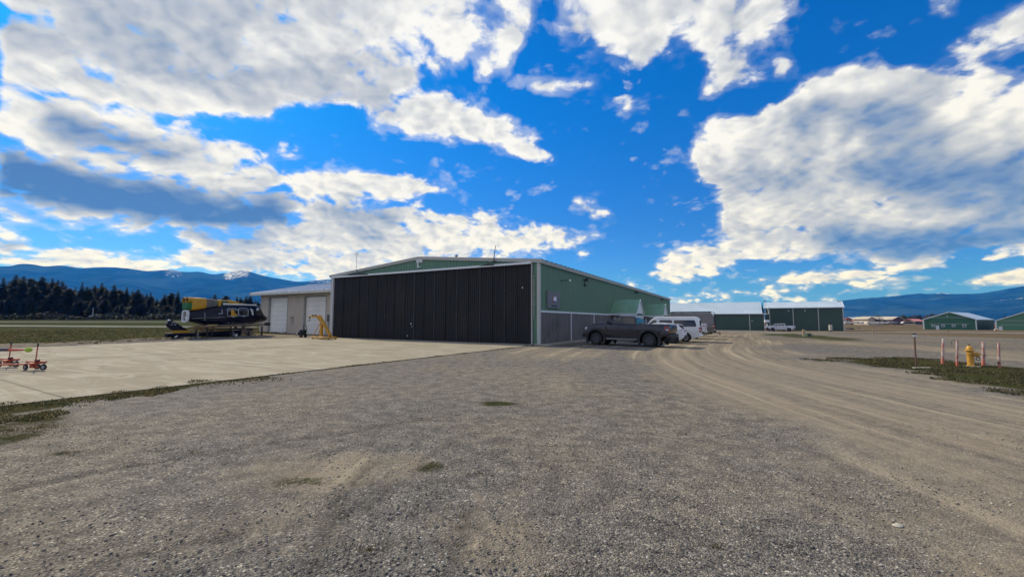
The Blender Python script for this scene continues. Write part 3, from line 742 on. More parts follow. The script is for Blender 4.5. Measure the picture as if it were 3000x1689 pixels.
    q.build("gable_vent",WHITE,h)
    # porches over the two side doors
    for pa,pr in (((1788,918),(1801,891)),((1895,918),(1905,891))):
        e=onside(*pa,0.07); r=onside(*pr,0.07); hw=max(1.2,min(2.0,r.y-e.y)); ez=2.62; rz=ez+hw*.80; cy=e.y+hw
        if pa[0]>1800: cy=36.6+hw*.2
        dpt=2.9
        po=MB()
        for s in (-1,1):
            n=9; pr_=[]
            for k in range(n):
                x0=.05+dpt*k/n
                for dx,dz in ((0,0),(.03,.03),(.07,.03),(.10,0)): pr_.append((x0+dx,dz))
            pr_.append((dpt+.05,0)); vs=[];fs=[]
            for x,dz in pr_: vs+=[(x,cy+s*(hw+.1),ez-.08+dz),(x,cy,rz+dz)]
            for i in range(len(pr_)-1): fs.append((2*i,2*i+1,2*i+3,2*i+2))
            po.add(vs,fs)
            po.loft([[(x,cy+s*(hw+.08),ez-.10),(x,cy,rz-.02),(x,cy,rz-.09),(x,cy+s*(hw+.02),ez-.17)] for x in (.05,dpt+.04)])
        cano=po.build("porch_roof",mat("green_roof_metal",lin_rgb((112,150,122)),.5,.0,.1,1.),h)
        q=MB()
        for s in (-1,1): q.loft([[(x,cy+s*(hw+.12),ez-.12),(x,cy,rz+.02),(x,cy,rz-.10),(x,cy+s*(hw+.12),ez-.24)] for x in (dpt+.03,dpt+.08)]); q.loft([[(x,cy+s*(hw+.12),ez-.12),(x,cy,rz+.02),(x,cy,rz-.10),(x,cy+s*(hw+.12),ez-.24)] for x in (.045,.048)])
        q.box(.05,dpt+.08,cy-hw-.14,cy-hw-.102,ez-.26,ez-.08); q.build("fascia",WHITE,cano)
        q=MB(); q.prism([(cy-hw,ez-.1),(cy+hw,ez-.1),(cy,rz-.06)],dpt-.05,dpt,'YZ'); q.build("gable_board",WHITE,cano)
        q=MB(); q.box(dpt-.12,dpt-.02,cy-hw+.02,cy-hw+.14,0,ez-.1); q.build("post",WHITE,cano)
        q=MB(); q.box(dpt-.12,dpt-.02,cy+hw-.14,cy+hw-.02,0,ez-.1); q.build("post",WHITE,cano)
        q=MB(); q.box(.062,.10,cy-.5,cy+.5,.05,2.15); q.build("door",WHITE,h)
    return h
HANGAR=hangar()
# things fixed to the hangar
def fixed(name,label,cat,x,y,z,group=None): return thing(name,label,cat,hl(x,y,z),-TH,group)
p=onside(1598.5,850,.06); p2=onside(1635.6,901,.06)
sg=fixed("wall_sign","square grey sign with a white letter M on the green hangar wall","sign",.03,0,0)
q=MB(); q.prism([(y,z) for y,z in rrect(1.12,3.54,2.68,3.99,.05,3)],.0,.13,'YZ'); q.build("sign_panel",mat("sign_grey",(.135,.14,.15),.5,0,.1,2.,dirt=(.2,.2,.2),dirtamt=.2),sg,bevel=.01,seg=1)
def ypoly(mb,pts,x): mb.prism(pts,x,x+.012,'YZ')
def Z(a,b): return (1.12+2.42*a,3.99-1.31*b)
q=MB(); Mz=[(.44,.56),(.50,.31),(.55,.31),(.575,.47),(.61,.31),(.66,.31),(.70,.56),(.65,.56),(.63,.41),(.595,.56),(.555,.56),(.52,.41),(.50,.56)]
ypoly(q,[Z(*a) for a in Mz],.131); q.build("letter",mat("sign_white",(.8,.82,.9),.4),sg)
q=MB(); ypoly(q,[Z(a,b) for a,b in ((.44,.575),(.70,.575),(.66,.61),(.48,.61))],.131); q.build("letter_shadow",mat("sign_blue",(.05,.10,.45),.4),sg)
q=MB(); ar=[(.53+.17*math.cos(t),.47+.22*math.sin(t)) for t in np.linspace(1.9,4.4,12)]; ar2=[(.53+.145*math.cos(t),.47+.19*math.sin(t)) for t in np.linspace(4.4,1.9,12)]
ypoly(q,[Z(*a) for a in ar+ar2],.131); q.build("ring_emblem",mat("sign_red",(.45,.05,.04),.4),sg)
q=MB(); ypoly(q,[Z(*a) for a in ((.78,.40),(.83,.45),(.90,.46),(.86,.52),(.80,.51))],.131); q.build("swoosh_emblem",mat("sign_dark",(.04,.045,.06),.4),sg)
q=MB()
for k in range(9):
    a=.28+k*.053; ypoly(q,[Z(a,.80),Z(a+.038,.80),Z(a+.038,.90),Z(a,.90)],.131); 
q.build("lettering",MATS["sign_dark"],sg)
# arm lamp, floodlights
p=onside(1645,822,.1)
t=fixed("wall_lamp","dark arm lamp with white end standing out above the grey sign","lamp",.03,p.y,p.z)
q=MB(); q.lathe([(.0,0),(.07,0),(.07,.04),(0,.04)],10,None,'X'); q.tube([(.02,0,0),(.4,-.02,.02),(.75,-.02,.0)],.025,8); q.build("arm",BLACK,t,True)
q=MB(); q.lathe([(.02,.72),(.075,.74),(.085,.86),(.0,.86)],10,None,'X'); q.build("lens",mat("lamp_white",(.8,.82,.8),.3),t,True)
for i,(px,py,lab) in enumerate(((1712,821,"dark twin floodlight high on the green wall right of the arm lamp"),(1860,857,"small dark floodlight on the green wall between the two porches"),(1936,877,"tiny dark light near the far top corner of the green wall"))):
    p=onside(px,py,.1); t=fixed("floodlight",lab,"floodlight",.03,p.y,p.z,"dark floodlights on the green side wall")
    q=MB(); q.box(0,.06,-.08,.08,-.08,.08); q.tube([(.05,0,0),(.2,0,.05),(.3,-.1,.05)],.03,6); q.build("bracket",BLACK,t)
    q=MB(); q.lathe([(.0,-.2),(.10,-.17),(.17,.0),(.15,.12),(0,.14)],10,Matrix.Translation((.34,-.14,.05))@Matrix.Rotation(.7,4,'Z'),'X'); q.build("lamp_head",BLACK,t,True)
    if i==0:
        q=MB(); q.tube([(.1,0,-.05),(.12,0,-.38)],.025,6); q.lathe([(0,-.1),(.11,-.07),(.11,.07),(0,.1)],10,Matrix.Translation((.16,0,-.46))); q.build("sensor",BLACK,t,True)
# masts on the door header
pb=onplane(1043,801,-.3); pt=onplane(1043,748,-.3)
t=fixed("antenna_mast","thin pole with a ring at its top on the left of the hangar front","antenna",pb.x,-.3,6.0)
hh=pt.z-6.0
q=MB(); q.tube([(0,.02,0),(0,.02,hh)],.022,6); q.box(-.12,.12,-.06,.08,0,.1); q.tube([(0,.02,.35),(.25,.2,.42)],.018,6); q.tube([(0,.02,.35),(-.16,.2,.42)],.018,6); q.build("pole",GALV,t)
q=MB()
for M_ in (Matrix.Identity(4),Matrix.Rotation(R(90),4,'Z')):
    q.tube([(Matrix.Translation((0,.02,hh+.13))@M_)@Vector((.15*math.cos(a),0,.15*math.sin(a))) for a in np.linspace(0,2*math.pi,15)],.016,5,False)
q.build("ring",GALV,t)
q=MB(); q.prism([(-.95,.01),(1.75,-.06),(1.75,-.02),(.9,.10),(-.9,.10)],-.1,.05); q.build("base_plate",BLACK,t)
pb=onplane(1446.5,779,-.3); pt=onplane(1452,718,-.3)
t=fixed("whip_antenna","black slanted whip antenna standing on the right of the hangar front","antenna",pb.x,-.3,6.0)
q=MB(); q.tube([(0,0,0),(.02,0,.6),(pt.x-pb.x,0,pt.z-6.0)],[.035,.03,.022],6); q.build("pole",mat("antenna_black",(.02,.025,.04),.5),t)
q=MB(); q.tube([(-.75,0,-.02),(-.05,0,.42)],.022,6); q.tube([(.0,.0,.35),(.1,.24,.2)],.02,6); q.prism([(-1.3,-.03),(.1,-.05),(.1,.0),(-.5,.07)],-.1,.05); q.build("brace",BLACK,t)
p=onplane(1337,752,9.); 
t=fixed("vent_pipe","short grey vent pipe standing behind the hangar roof ridge","vent",p.x,9.,roofz(p.x)-.05)
hh=max(.5,onplane(1337,746.5,9.).z-roofz(p.x)+.05)
q=MB(); q.lathe([(.09,0),(.09,hh-.16),(.17,hh-.16),(.19,hh-.06),(.12,hh),(0,hh)],12); q.build("pipe",GALV,t,True)
p=onplane(1228,776,-.06); t=fixed("bracket_lamp","small white bracket under the white gable vent","bracket",p.x,-.04,p.z)
q=MB(); q.box(-.16,-.05,-.1,0,-.22,.22); q.box(-.05,.20,-.1,0,-.22,-.14); q.box(-.16,.2,-.06,0,.25,.32); q.build("arm",WHITE,t)

# ------------------------------------------------------------------ tan garage against the left wall
def garage():
    TAN=mat("tan_siding",lin_rgb((192,178,160)),.55,0,.1,.8,streak=.6,dirt=(.17,.15,.12),dirtamt=.35,dscale=.4)
    g=thing("garage","low tan metal garage with two white overhead doors beside the dark hangar door","garage",HC,-TH)
    c=lambda v:(lambda x:v); F=3.0; x0,x1=-40.7,-W-.12
    dr=[(-39.05,-35.15,4.5),(-31.9,-28.0,4.45)]
    q=MB(); xs=[x0]+[v for d in dr for v in d[:2]]+[x1]
    for i in (0,2,4): ribbed(q,xs[i]+(0 if i==0 else .09),xs[i+1]-(0 if i==4 else .09),F,c(-.1),c(4.95),.23,.025)
    for a,b,z in dr: ribbed(q,a-.09,b+.09,F,c(z+.1),c(4.95),.23,.025)
    q.build("front_wall",TAN,g)
    q=MB(); q.box(x0,x0+.1,F+.02,F+14.5,-.1,4.9); q.prism([(F+.02,4.9),(F+14.5,4.9),(9.76,6.5)],x0,x0+.1,'YZ'); q.box(x0+.1,x1,F+14.4,F+14.5,-.1,4.9); q.box(x0+.1,x1,F+.6,F+.7,-.1,4.9); q.build("wall",TAN,g)
    GD=mat("white_garage_door",(.80,.76,.68),.45,0,.06,1.5,streak=.3,dirt=(.40,.37,.30),dirtamt=.45,dscale=.35)
    for a,b,z in dr:
        q=MB(); n=8
        for k in range(n): q.box(a+.05,b-.05,F+.22,F+.28,.04+k*(z-.1)/n+.004,.04+(k+1)*(z-.1)/n-.004)
        d=q.build("garage_door",GD,g,bevel=.012,seg=1)
        q=MB(); q.box(a+.06,b-.06,F+.285,F+.31,.02,z); q.build("door_seal",BLACK,d)
        q=MB(); q.box(a-.09,a+.0,F-.04,F+.3,0,z+.1); q.box(b-.0,b+.09,F-.04,F+.3,0,z+.1); q.box(a,b,F-.04,F+.3,z,z+.1); q.build("door_frame",mat("grey_frame",(.36,.36,.33),.5),d)
    q=MB(); q.box(x0-.07,x0+.12,F-.07,F+.06,-.05,4.95); q.build("corner_trim",TRIM,g)
    RG=mat("pale_roof_metal",lin_rgb((172,182,196)),.4,.05,.08,.6)
    q=MB(); pr=[]
    for k in range(26):
        xx=x0-.75+k*.75
        for dx,dz in ((0,0),(.05,.04),(.10,.04),(.15,0)): pr.append((xx+dx,dz))
    pr=[p for p in pr if p[0]<x1]
    for (ya,za),(yb,zb) in (((F-1.05,5.05),(9.76,6.66)),((9.76,6.66),(17.6,5.0))):
        vs=[];fs=[]
        for x,dz in pr: vs+=[(x,ya,za+dz),(x,yb,zb+dz)]
        for i in range(len(pr)-1): fs.append((2*i,2*i+2,2*i+3,2*i+1))
        q.add(vs,fs)
    rf=q.build("roof",RG,g)
    q=MB(); q.box(x0-.78,x1,9.6,9.9,6.70,6.74); q.build("ridge_cap",WHITE,rf)
    q=MB(); q.box(x0-.78,x1,F-1.13,F-1.06,4.72,5.04); q.box(x0-.74,x1,F-1.05,F+.0,4.80,4.84)
    for (ya,za),(yb,zb) in (((F-1.05,5.04),(9.76,6.65)),((9.76,6.65),(17.6,4.99))):
        q.loft([[(x0-.80,ya,za-.22),(x0-.755,ya,za-.22),(x0-.755,ya,za),(x0-.80,ya,za)],[(x0-.80,yb,zb-.22),(x0-.755,yb,zb-.22),(x0-.755,yb,zb),(x0-.80,yb,zb)]])
    q.build("fascia",mat("cream_fascia",(.55,.55,.50),.5),g)
    q=MB(); q.box(-34.33,-33.85,F-.06,F-.028,1.2,1.95); q.build("notice_board",mat("board_tan",(.38,.33,.26),.7),g)
    q=MB(); q.box(-34.36,-33.82,F-.12,F-.03,1.97,2.03); q.build("board_hood",BLACK,g)
    q=MB(); q.box(-27.48,-27.02,F-.2,F-.03,1.55,2.3); q.build("meter_box",mat("meter_dark",(.06,.06,.06),.5),g,bevel=.03)
    q=MB(); q.lathe([(0,-.12),(.13,-.1),(.13,0),(0,0)],12,Matrix.Translation((-27.3,F-.06,1.3)),'Y'); q.tube([(-27.3,F-.05,1.5),(-27.3,F-.05,.9),(-27.35,F-.05,.0)],.035,6); q.tube([(-27.1,F-.05,1.5),(-27.1,F-.05,.0)],.03,6); q.build("electric_meter",GALV,g)
    return g
garage()

# ------------------------------------------------------------------ farther hangars
DKG=mat("dark_green_siding",lin_rgb((58,80,70)),.55,0,.14,.4,streak=.6)
GRN2=mat("green_panel_siding",lin_rgb((52,102,74)),.5,0,.08,.3,streak=.5)
WROOF=mat("white_roof_metal",(.47,.56,.64),.38,.0,.06,.3)
def shed(name,label,A,B,depth,eave,rise,overh,posts,m,base_drop=.6,roofm=WROOF,ridge_cap=True,endpanel=None,over_r=None):
    """low gabled shed: A..B are the ends of the long face seen from the yard; returns its Empty and frame"""
    A=Vector(A);B=Vector(B); d=(B-A); L=d.length; ang=math.atan2(d.y,d.x)
    t=thing(name,label,"hangar",(A.x,A.y,min(A.z,B.z)),ang)
    c=lambda v:(lambda x:v); q=MB(); ribbed(q,0,L,0,c(-base_drop),c(eave),.3,.03); q.build("front_wall",m,t)
    q=MB()
    for x in (0.,L): q.prism([(0.04,-base_drop),(depth,-base_drop),(depth,eave-.03),(depth/2,eave+rise-.05),(.04,eave-.03)],x-(.05 if x else -.0),x+(.0 if x else .05),'YZ')
    q.box(.05,L-.05,depth-.06,depth,-base_drop,eave-.03); q.build("wall",m,t)
    q=MB(); n=int(L/.8); pr=[]
    for k in range(n+2):
        xx=-overh+k*.8
        for dx,dz in ((0,0),(.05,.035),(.1,.035),(.15,0)): pr.append((min(xx+dx,L+overh),dz))
    for (ya,za),(yb,zb) in (((-.5,eave+.02),(depth/2,eave+rise)),((depth/2,eave+rise),(depth+.5,eave+.02))):
        vs=[];fs=[]
        for x,dz in pr: vs+=[(x,ya,za+dz),(x,yb,zb+dz)]
        for i in range(len(pr)-1): fs.append((2*i,2*i+2,2*i+3,2*i+1))
        q.add(vs,fs)
    rf=q.build("roof",roofm,t)
    q=MB(); q.box(-overh,L+overh,-.56,-.505,eave-.16,eave+.06)
    for x in (-overh-.03,L+overh-.03):
        for (ya,za),(yb,zb) in (((-.56,eave+.06),(depth/2,eave+rise+.05)),((depth/2,eave+rise+.05),(depth+.5,eave+.06))):
            q.loft([[(x,ya,za-.24),(x+.06,ya,za-.24),(x+.06,ya,za),(x,ya,za)],[(x,yb,zb-.24),(x+.06,yb,zb-.24),(x+.06,yb,zb),(x,yb,zb)]])
    q.build("fascia",WHITE,t)
    for f in posts:
        q=MB(); q.box(f*L-.11,f*L+.11,-.14,-.035,-base_drop,eave-.02); q.build("post",TRIM,t)
    return t,L
# nearest white-roofed row: left end hidden behind the big hangar
def pt(px,Y): d=ray(px,940); x=d.x/d.y*Y; return Vector((x,Y,terr(x,Y)))
def z_at(px,py,P): 
    d=ray(px,py); return CAMH+d.z/d.y*P.y
A=pt(1900,134); B=pt(2239.5,119)
ez=z_at(2200,918,pt(2200,119.5))-B.z
rz=z_at(2230,884,pt(2230,124.5))-B.z-ez
t,L=shed("hangar_row","long dark green shed with a pale steel roof behind the parked vans",A,B,11.,ez,max(1.5,rz),1.1,(.885,1.0),DKG,1.5)
q=MB(); q.box(L*.885+.3,L*.885+.9,-.25,-.04,2.75,2.85); q.build("bracket",WHITE,t)
q=MB(); q.lathe([(0,0),(.35,.02),(.4,.2),(.2,.35),(0,.38)],10,Matrix.Translation((L+.6,5.4,ez+max(1.5,rz)))); q.build("roof_vent",GALV,t,True)
A2=pt(2243,131); B2=pt(2471,120)
ez2=z_at(2400,899.5,pt(2400,121.5))-B2.z; rz2=z_at(2400,882.5,pt(2400,127))-B2.z-ez2
t2,L2=shed("hangar_row","tall dark green shed with a white roof and four pale posts",A2,B2,11.,ez2,max(1.2,rz2),.35,(.06,.378,.70,1.0),DKG,1.5)
for f in (.32,.535):
    q=MB(); q.lathe([(0,-.12),(.16,-.1),(.16,0),(0,0)],10,Matrix.Translation((f*L2,-.06,ez2-.9)),'Y'); q.build("wall_light",WHITE,t2,True)
q=MB(); q.lathe([(0,0),(.3,.02),(.3,.2),(0,.25)],10,Matrix.Translation((L2-.6,5.,ez2+max(1.2,rz2)-.1))); q.build("roof_vent",GALV,t2,True)
# pale box fixed at the corner of the first row, with posts below it
P=pt(2246,117); t=thing("service_box","pale grey service box on a pole at the corner of the nearer shed","box",P)
zb=z_at(2246,944,P)-P.z; zt=z_at(2246,938,P)-P.z
q=MB(); q.box(-.6,.6,-.25,.25,zb,zt+.15); q.build("cabinet",WHITE,t,bevel=.03)
q=MB(); q.box(-.06,.06,-.06,.06,-.5,zb); q.build("pole",TRIM,t)
for px,lab in ((2242,"thin red and white stake left of the pale service box pole"),(2247,"thick white stake under the pale service box")):
    P=pt(px,114); t=thing("marker_stake",lab,"stake",P); zz=z_at(px,949,P)-P.z
    q=MB(); q.tube([(0,0,-.3),(.05,0,zz*.5),(0,0,zz)],.14 if px>2244 else .08,8); q.build("stake",WHITE if px>2244 else mat("stake_red",(.45,.10,.07),.6),t)
# the two green gable-fronted hangars on the right
def gable_hangar(label,Pl,Pr,depthv,eave,rise,windows,door,doorbeam,wm,extra_side=True):
    d=Pr-Pl; L=d.length; ang=math.atan2(d.y,d.x)
    t=thing("green_hangar",label,"hangar",(Pl.x,Pl.y,min(Pl.z,Pr.z)),ang)
    rz=lambda x:eave+rise*(1-abs(x-L/2)/(L/2))
    q=MB(); ribbed(q,0,L,0,lambda x:-1.,rz,.45,.03); q.build("front_wall",wm,t)
    dv=depthv
    def tr(x,z,k): return (x+dv.x*k,dv.y*k,z)
    q=MB(); vs=[tr(L,-1,0),tr(L,-1,1),tr(L,eave,1),tr(L,eave,0)]; q.add(vs,[(0,1,2,3)]); vs=[tr(0,-1,0),tr(0,-1,1),tr(0,eave,1),tr(0,eave,0)]; q.add(vs,[(3,2,1,0)])
    q.add([tr(0,-1,1),tr(L,-1,1),tr(L,eave,1),tr(L/2,eave+rise,1),tr(0,eave,1)],[(0,1,2,3,4)])
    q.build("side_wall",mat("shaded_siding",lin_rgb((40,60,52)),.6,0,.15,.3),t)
    q=MB()
    for a,b in (((-.3,eave-.0),(L/2,eave+rise+.12)),((L/2,eave+rise+.12),(L+.3,eave-.0))):
        q.loft([[tr(a[0],a[1],-.02),tr(b[0],b[1],-.02),tr(b[0],b[1]-.1,-.02),tr(a[0],a[1]-.1,-.02)],[tr(a[0],a[1],1.01),tr(b[0],b[1],1.01),tr(b[0],b[1]-.1,1.01),tr(a[0],a[1]-.1,1.01)]])
    q.build("roof",WROOF,t)
    q=MB()
    for a,b in (((-.35,eave),(L/2,eave+rise+.13)),((L/2,eave+rise+.13),(L+.35,eave))):
        y=-.35-abs(dv.y)*.02; q.loft([[(a[0],y,a[1]-.28),(a[0],y+.1,a[1]-.28),(a[0],y+.1,a[1]+.02),(a[0],y,a[1]+.02)],[(b[0],y,b[1]-.28),(b[0],y+.1,b[1]-.28),(b[0],y+.1,b[1]+.02),(b[0],y,b[1]+.02)]])
    q.build("fascia",WHITE,t)
    for x in (.0,L):
        q=MB(); q.box(x-.22,x+.22,-.12,-.035,-1,eave-.1); q.build("corner_trim",WHITE,t)
    for x0,x1,z in doorbeam:
        q=MB(); q.box(x0*L,x1*L,-.14,-.035,z,z+.16); q.build("beam_trim",TRIM,t)
    for x0,x1,z0,z1 in windows:
        q=MB(); q.box(x0*L,x1*L,-.12,-.035,z0,z1); w=q.build("window",WHITE,t)
        q=MB(); q.box(x0*L+.2,x1*L-.2,-.135,-.121,z0+.2,z1-.2); q.build("pane",glassmat("dark_glass"),w)
    for x0,x1,z1 in door:
        q=MB(); q.box(x0*L,x1*L,-.13,-.035,-.0,z1); q.build("door",WHITE,t)
    return t,L
def far(px,py,Y): d=ray(px,py); tt=Y/d.y; return Vector((d.x*tt,Y,CAMH+d.z*tt))
Pl=far(2707,966,197); Pr=far(2861,968.5,189); 
ez=far(2707,934,197).z-Pl.z; rz=far(2777,913.5,193).z-(Pl.z+Pr.z)/2-ez
d=Pr-Pl; ang=math.atan2(d.y,d.x); dpv=Vector((26,15,0)) ; dpv.rotate(Matrix.Rotation(-ang,3,'Z'))
t,L=gable_hangar("green gable hangar with four small windows and a white door",Pl,Pr,dpv,ez,max(2.5,rz),
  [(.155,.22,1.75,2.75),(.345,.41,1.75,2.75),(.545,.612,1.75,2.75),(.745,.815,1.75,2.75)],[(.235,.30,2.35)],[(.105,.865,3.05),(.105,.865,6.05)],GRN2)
for f in (.105,.865):
    q=MB(); q.box(f*L-.08,f*L+.08,-.1,-.035,0,3.05+3.1); q.build("jamb_trim",GRN2,t)
q=MB(); q.lathe([(0,-.1),(.22,-.08),(.22,0),(0,0)],8,Matrix.Translation((L*.47,-.05,ez+1.6)),'Y'); q.build("gable_lamp",WHITE,t,True)
Pl2=far(2920,969,186); Pr2=far(3170,973.5,172)
ez2=far(2920,937,186).z-Pl2.z; d=Pr2-Pl2; ang=math.atan2(d.y,d.x); dpv=Vector((26,15,0)); dpv.rotate(Matrix.Rotation(-ang,3,'Z'))
t,L=gable_hangar("lighter green gable hangar cut off at the edge with a white door near its corner",Pl2,Pr2,dpv,ez2,5.2,[],[(.03,.075,2.35)],[(.055,.95,2.95),(.055,.95,ez2-.1)],mat("light_green_siding",lin_rgb((84,128,92)),.5,0,.08,.3,streak=.5))

# ------------------------------------------------------------------ vehicles (x forward, y left, z up, origin on the ground under the middle)
TYRE=mat("tyre_rubber",(.018,.018,.019),.85,0,.2,8.,dirt=(.09,.08,.065),dirtamt=.35,dscale=4.)
CHROME=mat("chrome",(.62,.63,.64),.14,1.,.05,2.)
PLAST=mat("black_plastic",(.016,.016,.018),.6,0,.15,5.)
GLASS=glassmat("tinted_glass",(.010,.012,.014),.05)
REDL=mat("red_lens",(.30,.015,.015),.2,0,.1,4.,coat=.5)
CLEARL=mat("clear_lens",(.62,.62,.60),.15,0,.1,4.,coat=.5)
AMBER=mat("amber_lens",(.75,.30,.04),.25,0,.1,4.)
def paint(name,col,rough=.28,metal=.0,dirtamt=.25): return mat(name,col,rough,metal,.05,.7,coat=.6 if max(col)>.1 else .45,spec=.5 if max(col)>.1 else .35,dirt=(.22,.19,.15),dirtamt=dirtamt,dscale=1.1)
def wheel(par,x,y,r,w,rimm,rr=.62,spokes=6):
    s=1 if y>0 else -1
    q=MB(); pr=[(r*rr,-w/2),(r*.86,-w/2),(r*.97,-w*.42),(r,-w*.28),(r,w*.28),(r*.97,w*.42),(r*.86,w/2),(r*rr,w/2),(r*rr,-w/2)]
    Mx=Matrix.Translation((x,y,r))
    secs=[[(a*math.cos(2*math.pi*k/28),b,a*math.sin(2*math.pi*k/28)) for k in range(28)] for a,b in pr]; q.loft(secs,False,M=Mx)
    o=q.build("wheel",TYRE,par,True,ang=40)
    q=MB(); f=s*w*.40
    q.lathe([(r*rr*1.0,f-s*.02),(r*rr*.99,f+s*.02),(r*rr*.90,f+s*.02),(r*rr*.86,f-s*.10),(.02,f-s*.12)],28,Mx,'Y')
    for k in range(spokes):
        M2=Mx@Matrix.Rotation(2*math.pi*k/spokes+.2,4,'Y')
        q.loft([[(r*.06,f-s*.02,-r*.05),(r*.06,f-s*.02,r*.05),(r*.06,f-s*.10,r*.05),(r*.06,f-s*.10,-r*.05)],[(r*rr*.93,f+s*.0,-r*.085),(r*rr*.93,f+s*.0,r*.085),(r*rr*.93,f-s*.08,r*.085),(r*rr*.93,f-s*.08,-r*.085)]],M=M2)
    q.lathe([(0,f+s*.0),(r*.13,f-s*.005),(r*.15,f-s*.08),(0,f-s*.08)],16,Mx,'Y')
    q.build("rim",rimm,o,True,ang=40)
    return o
def side_panels(name,m,par,poly,hw,off=.006,thick=.012,both=True,bev=0):
    """a flat outline on both flanks; hw(z) is the half width there"""
    for s in ((1,-1) if both else (1,)):
        q=MB(); q.loft([[(x,s*(hw(z)+o),z) for x,z in poly] for o in (off-thick,off)]); q.build(name,m,par,bevel=bev,seg=1)
def cabin(par,name,m,poly,hw,bev=.04):
    q=MB(); q.loft([[(x,s*hw(z),z) for x,z in poly] for s in (-1,1)]); return q.build(name,m,par,bevel=bev,seg=3,ang=40)
def cross(name,m,par,x0,z0,x1,z1,w0,w1,off=.006,thick=.012,ins=.06):
    """glass pane across the car between two heights (windscreen, rear window)"""
    dx,dz=x1-x0,z1-z0; L=math.hypot(dx,dz); nx,nz=dz/L,-dx/L
    if nx*(x0+x1)<0: nx,nz=-nx,-nz
    q=MB(); q.loft([[(x0+dx*a+nx*o,s*(wa-ins),z0+dz*a+nz*o) for a,wa,s in ((ins/L,w0,-1),(ins/L,w0,1),(1-ins/L,w1,1),(1-ins/L,w1,-1))] for o in (off-thick,off)]); return q.build(name,m,par)
def flare(par,cx,cz,r0,r1,a0,a1,w,m,t=.07):
    for s in (1,-1):
        q=MB(); out=arc(cx,cz,r1,a0,a1,12)+arc(cx,cz,r0,a1,a0,12)
        q.loft([[(x,s*(w-.04),z) for x,z in out],[(x,s*(w+t),z) for x,z in out]]); q.build("wheel_arch",m,par,bevel=.018,seg=2)
def pickup(name,label,loc,rz,pm,rimm,group=None,off_road=True,chrome=False):
    t=thing(name,label,"pickup truck",loc,rz,group); W2=1.0
    r=.445 if off_road else .40; az=r+.01; fx,rx=1.98,-1.72; ar=r+.15; gz=.56
    low=[(2.62,.60),(2.90,.66),(2.97,.78),(2.97,1.12),(2.90,1.30),(2.62,1.385),(1.95,1.44),(1.22,1.475),(.2,1.42),(-.82,1.42),(-.86,1.40),(-.9,1.46),(-1.7,1.50),(-2.55,1.505),(-2.92,1.47),(-2.96,1.30),(-2.93,.98),(-2.88,.74)]
    low+=[(-2.55,.70)]+[p for p in arc(rx,az,ar,200,-20,12)][::1]
    low=low[:19]
    a=arc(rx,az,ar,203,-23,14); low+=a; low+=[(-.9,.50),(1.15,.50)]; low+=arc(fx,az,ar,203,-20,14)
    q=MB(); hw=lambda z: W2-.0+(-.03 if z<.6 else 0)-max(0,(z-1.15))*.12
    q.loft([[(x,s*hw(z),z) for x,z in low] for s in (-1,1)]); body=q.build("body",pm,t,bevel=.075,seg=4,ang=50)
    cw=lambda z: .94-(z-1.42)*.34
    cab=[(1.30,1.44),(.98,1.60),(.42,1.94),(.28,2.005),(.0,2.045),(-.45,2.04),(-.72,2.0),(-.80,1.93),(-.86,1.42)]
    cabin(t,"cab",pm,cab,cw)
    side_panels("side_window",GLASS,t,[(1.00,1.50),(.88,1.60),(.42,1.885),(.30,1.93),(.16,1.945),(.13,1.50)],cw)
    side_panels("side_window",GLASS,t,[(.05,1.50),(.06,1.945),(-.5,1.94),(-.66,1.90),(-.74,1.80),(-.76,1.52)],cw)
    cross("windscreen",GLASS,t,1.22,1.485,.40,1.955,.93,.77); cross("rear_window",GLASS,t,-.868,1.50,-.81,1.92,.90,.79,ins=.09)
    dk=mat("door_gap",(.008,.008,.009),.8)
    for xs in (1.12,.09,-.84):
        side_panels("door_seam",dk,t,[(xs-.007,.58),(xs+.007,.58),(xs+.007,1.42),(xs-.007,1.42)],hw,.003,.004)
    for xs in (.22,-.66): side_panels("door_handle",PLAST,t,rrect(xs,xs+.24,1.20,1.26,.025,2),hw,.035,.03)
    side_panels("sill_step",mat("step_metal",(.20,.20,.20),.5,.4),t,[(-.95,.43),(1.2,.43),(1.2,.52),(-.95,.52)],lambda z:W2-.02,.05,.14)
    side_panels("body_crease",pm,t,[(-.82,.93),(1.1,.93),(1.08,.99),(-.80,.99)],hw,.016,.02,bev=.006)
    if off_road:
        flare(t,fx,az,ar-.01,ar+.15,215,-28,W2-.03,PLAST,.085); flare(t,rx,az,ar-.01,ar+.15,212,-30,W2-.03,PLAST,.085)
        side_panels("fender_vent",PLAST,t,[(1.16,1.02),(1.30,1.30),(1.24,1.33),(1.12,1.12)],hw,.01)
        q=MB(); q.loft([[(x,y,z) for y in (-.30,.30)]+[(x,y,z-.06) for y in (.36,-.36)] for x,z in ((1.35,1.50),(1.8,1.54),(2.45,1.49),(2.6,1.43))]); q.build("hood_scoop",pm,t,bevel=.03)
        q=MB(); q.loft([[(x,y,z) for y in (-.80,.80)]+[(x,y,z-.02) for y in (.80,-.80)] for x,z in ((2.25,1.432),(2.6,1.40),(2.86,1.325))]); q.build("hood_panel",PLAST,t)
    gm=CHROME if chrome else PLAST
    q=MB(); q.box(2.93,3.01,-.62,.62,.92,1.26); q.build("grille",PLAST,t,bevel=.03)
    q=MB(); q.loft([[(2.70,y,.55),(3.04,y*.93,.58),(3.06,y*.93,.80),(2.98,y*.97,.88),(2.70,y,.86)] for y in (-1.02,1.02)]); q.build("front_bumper",gm,t,bevel=.03)
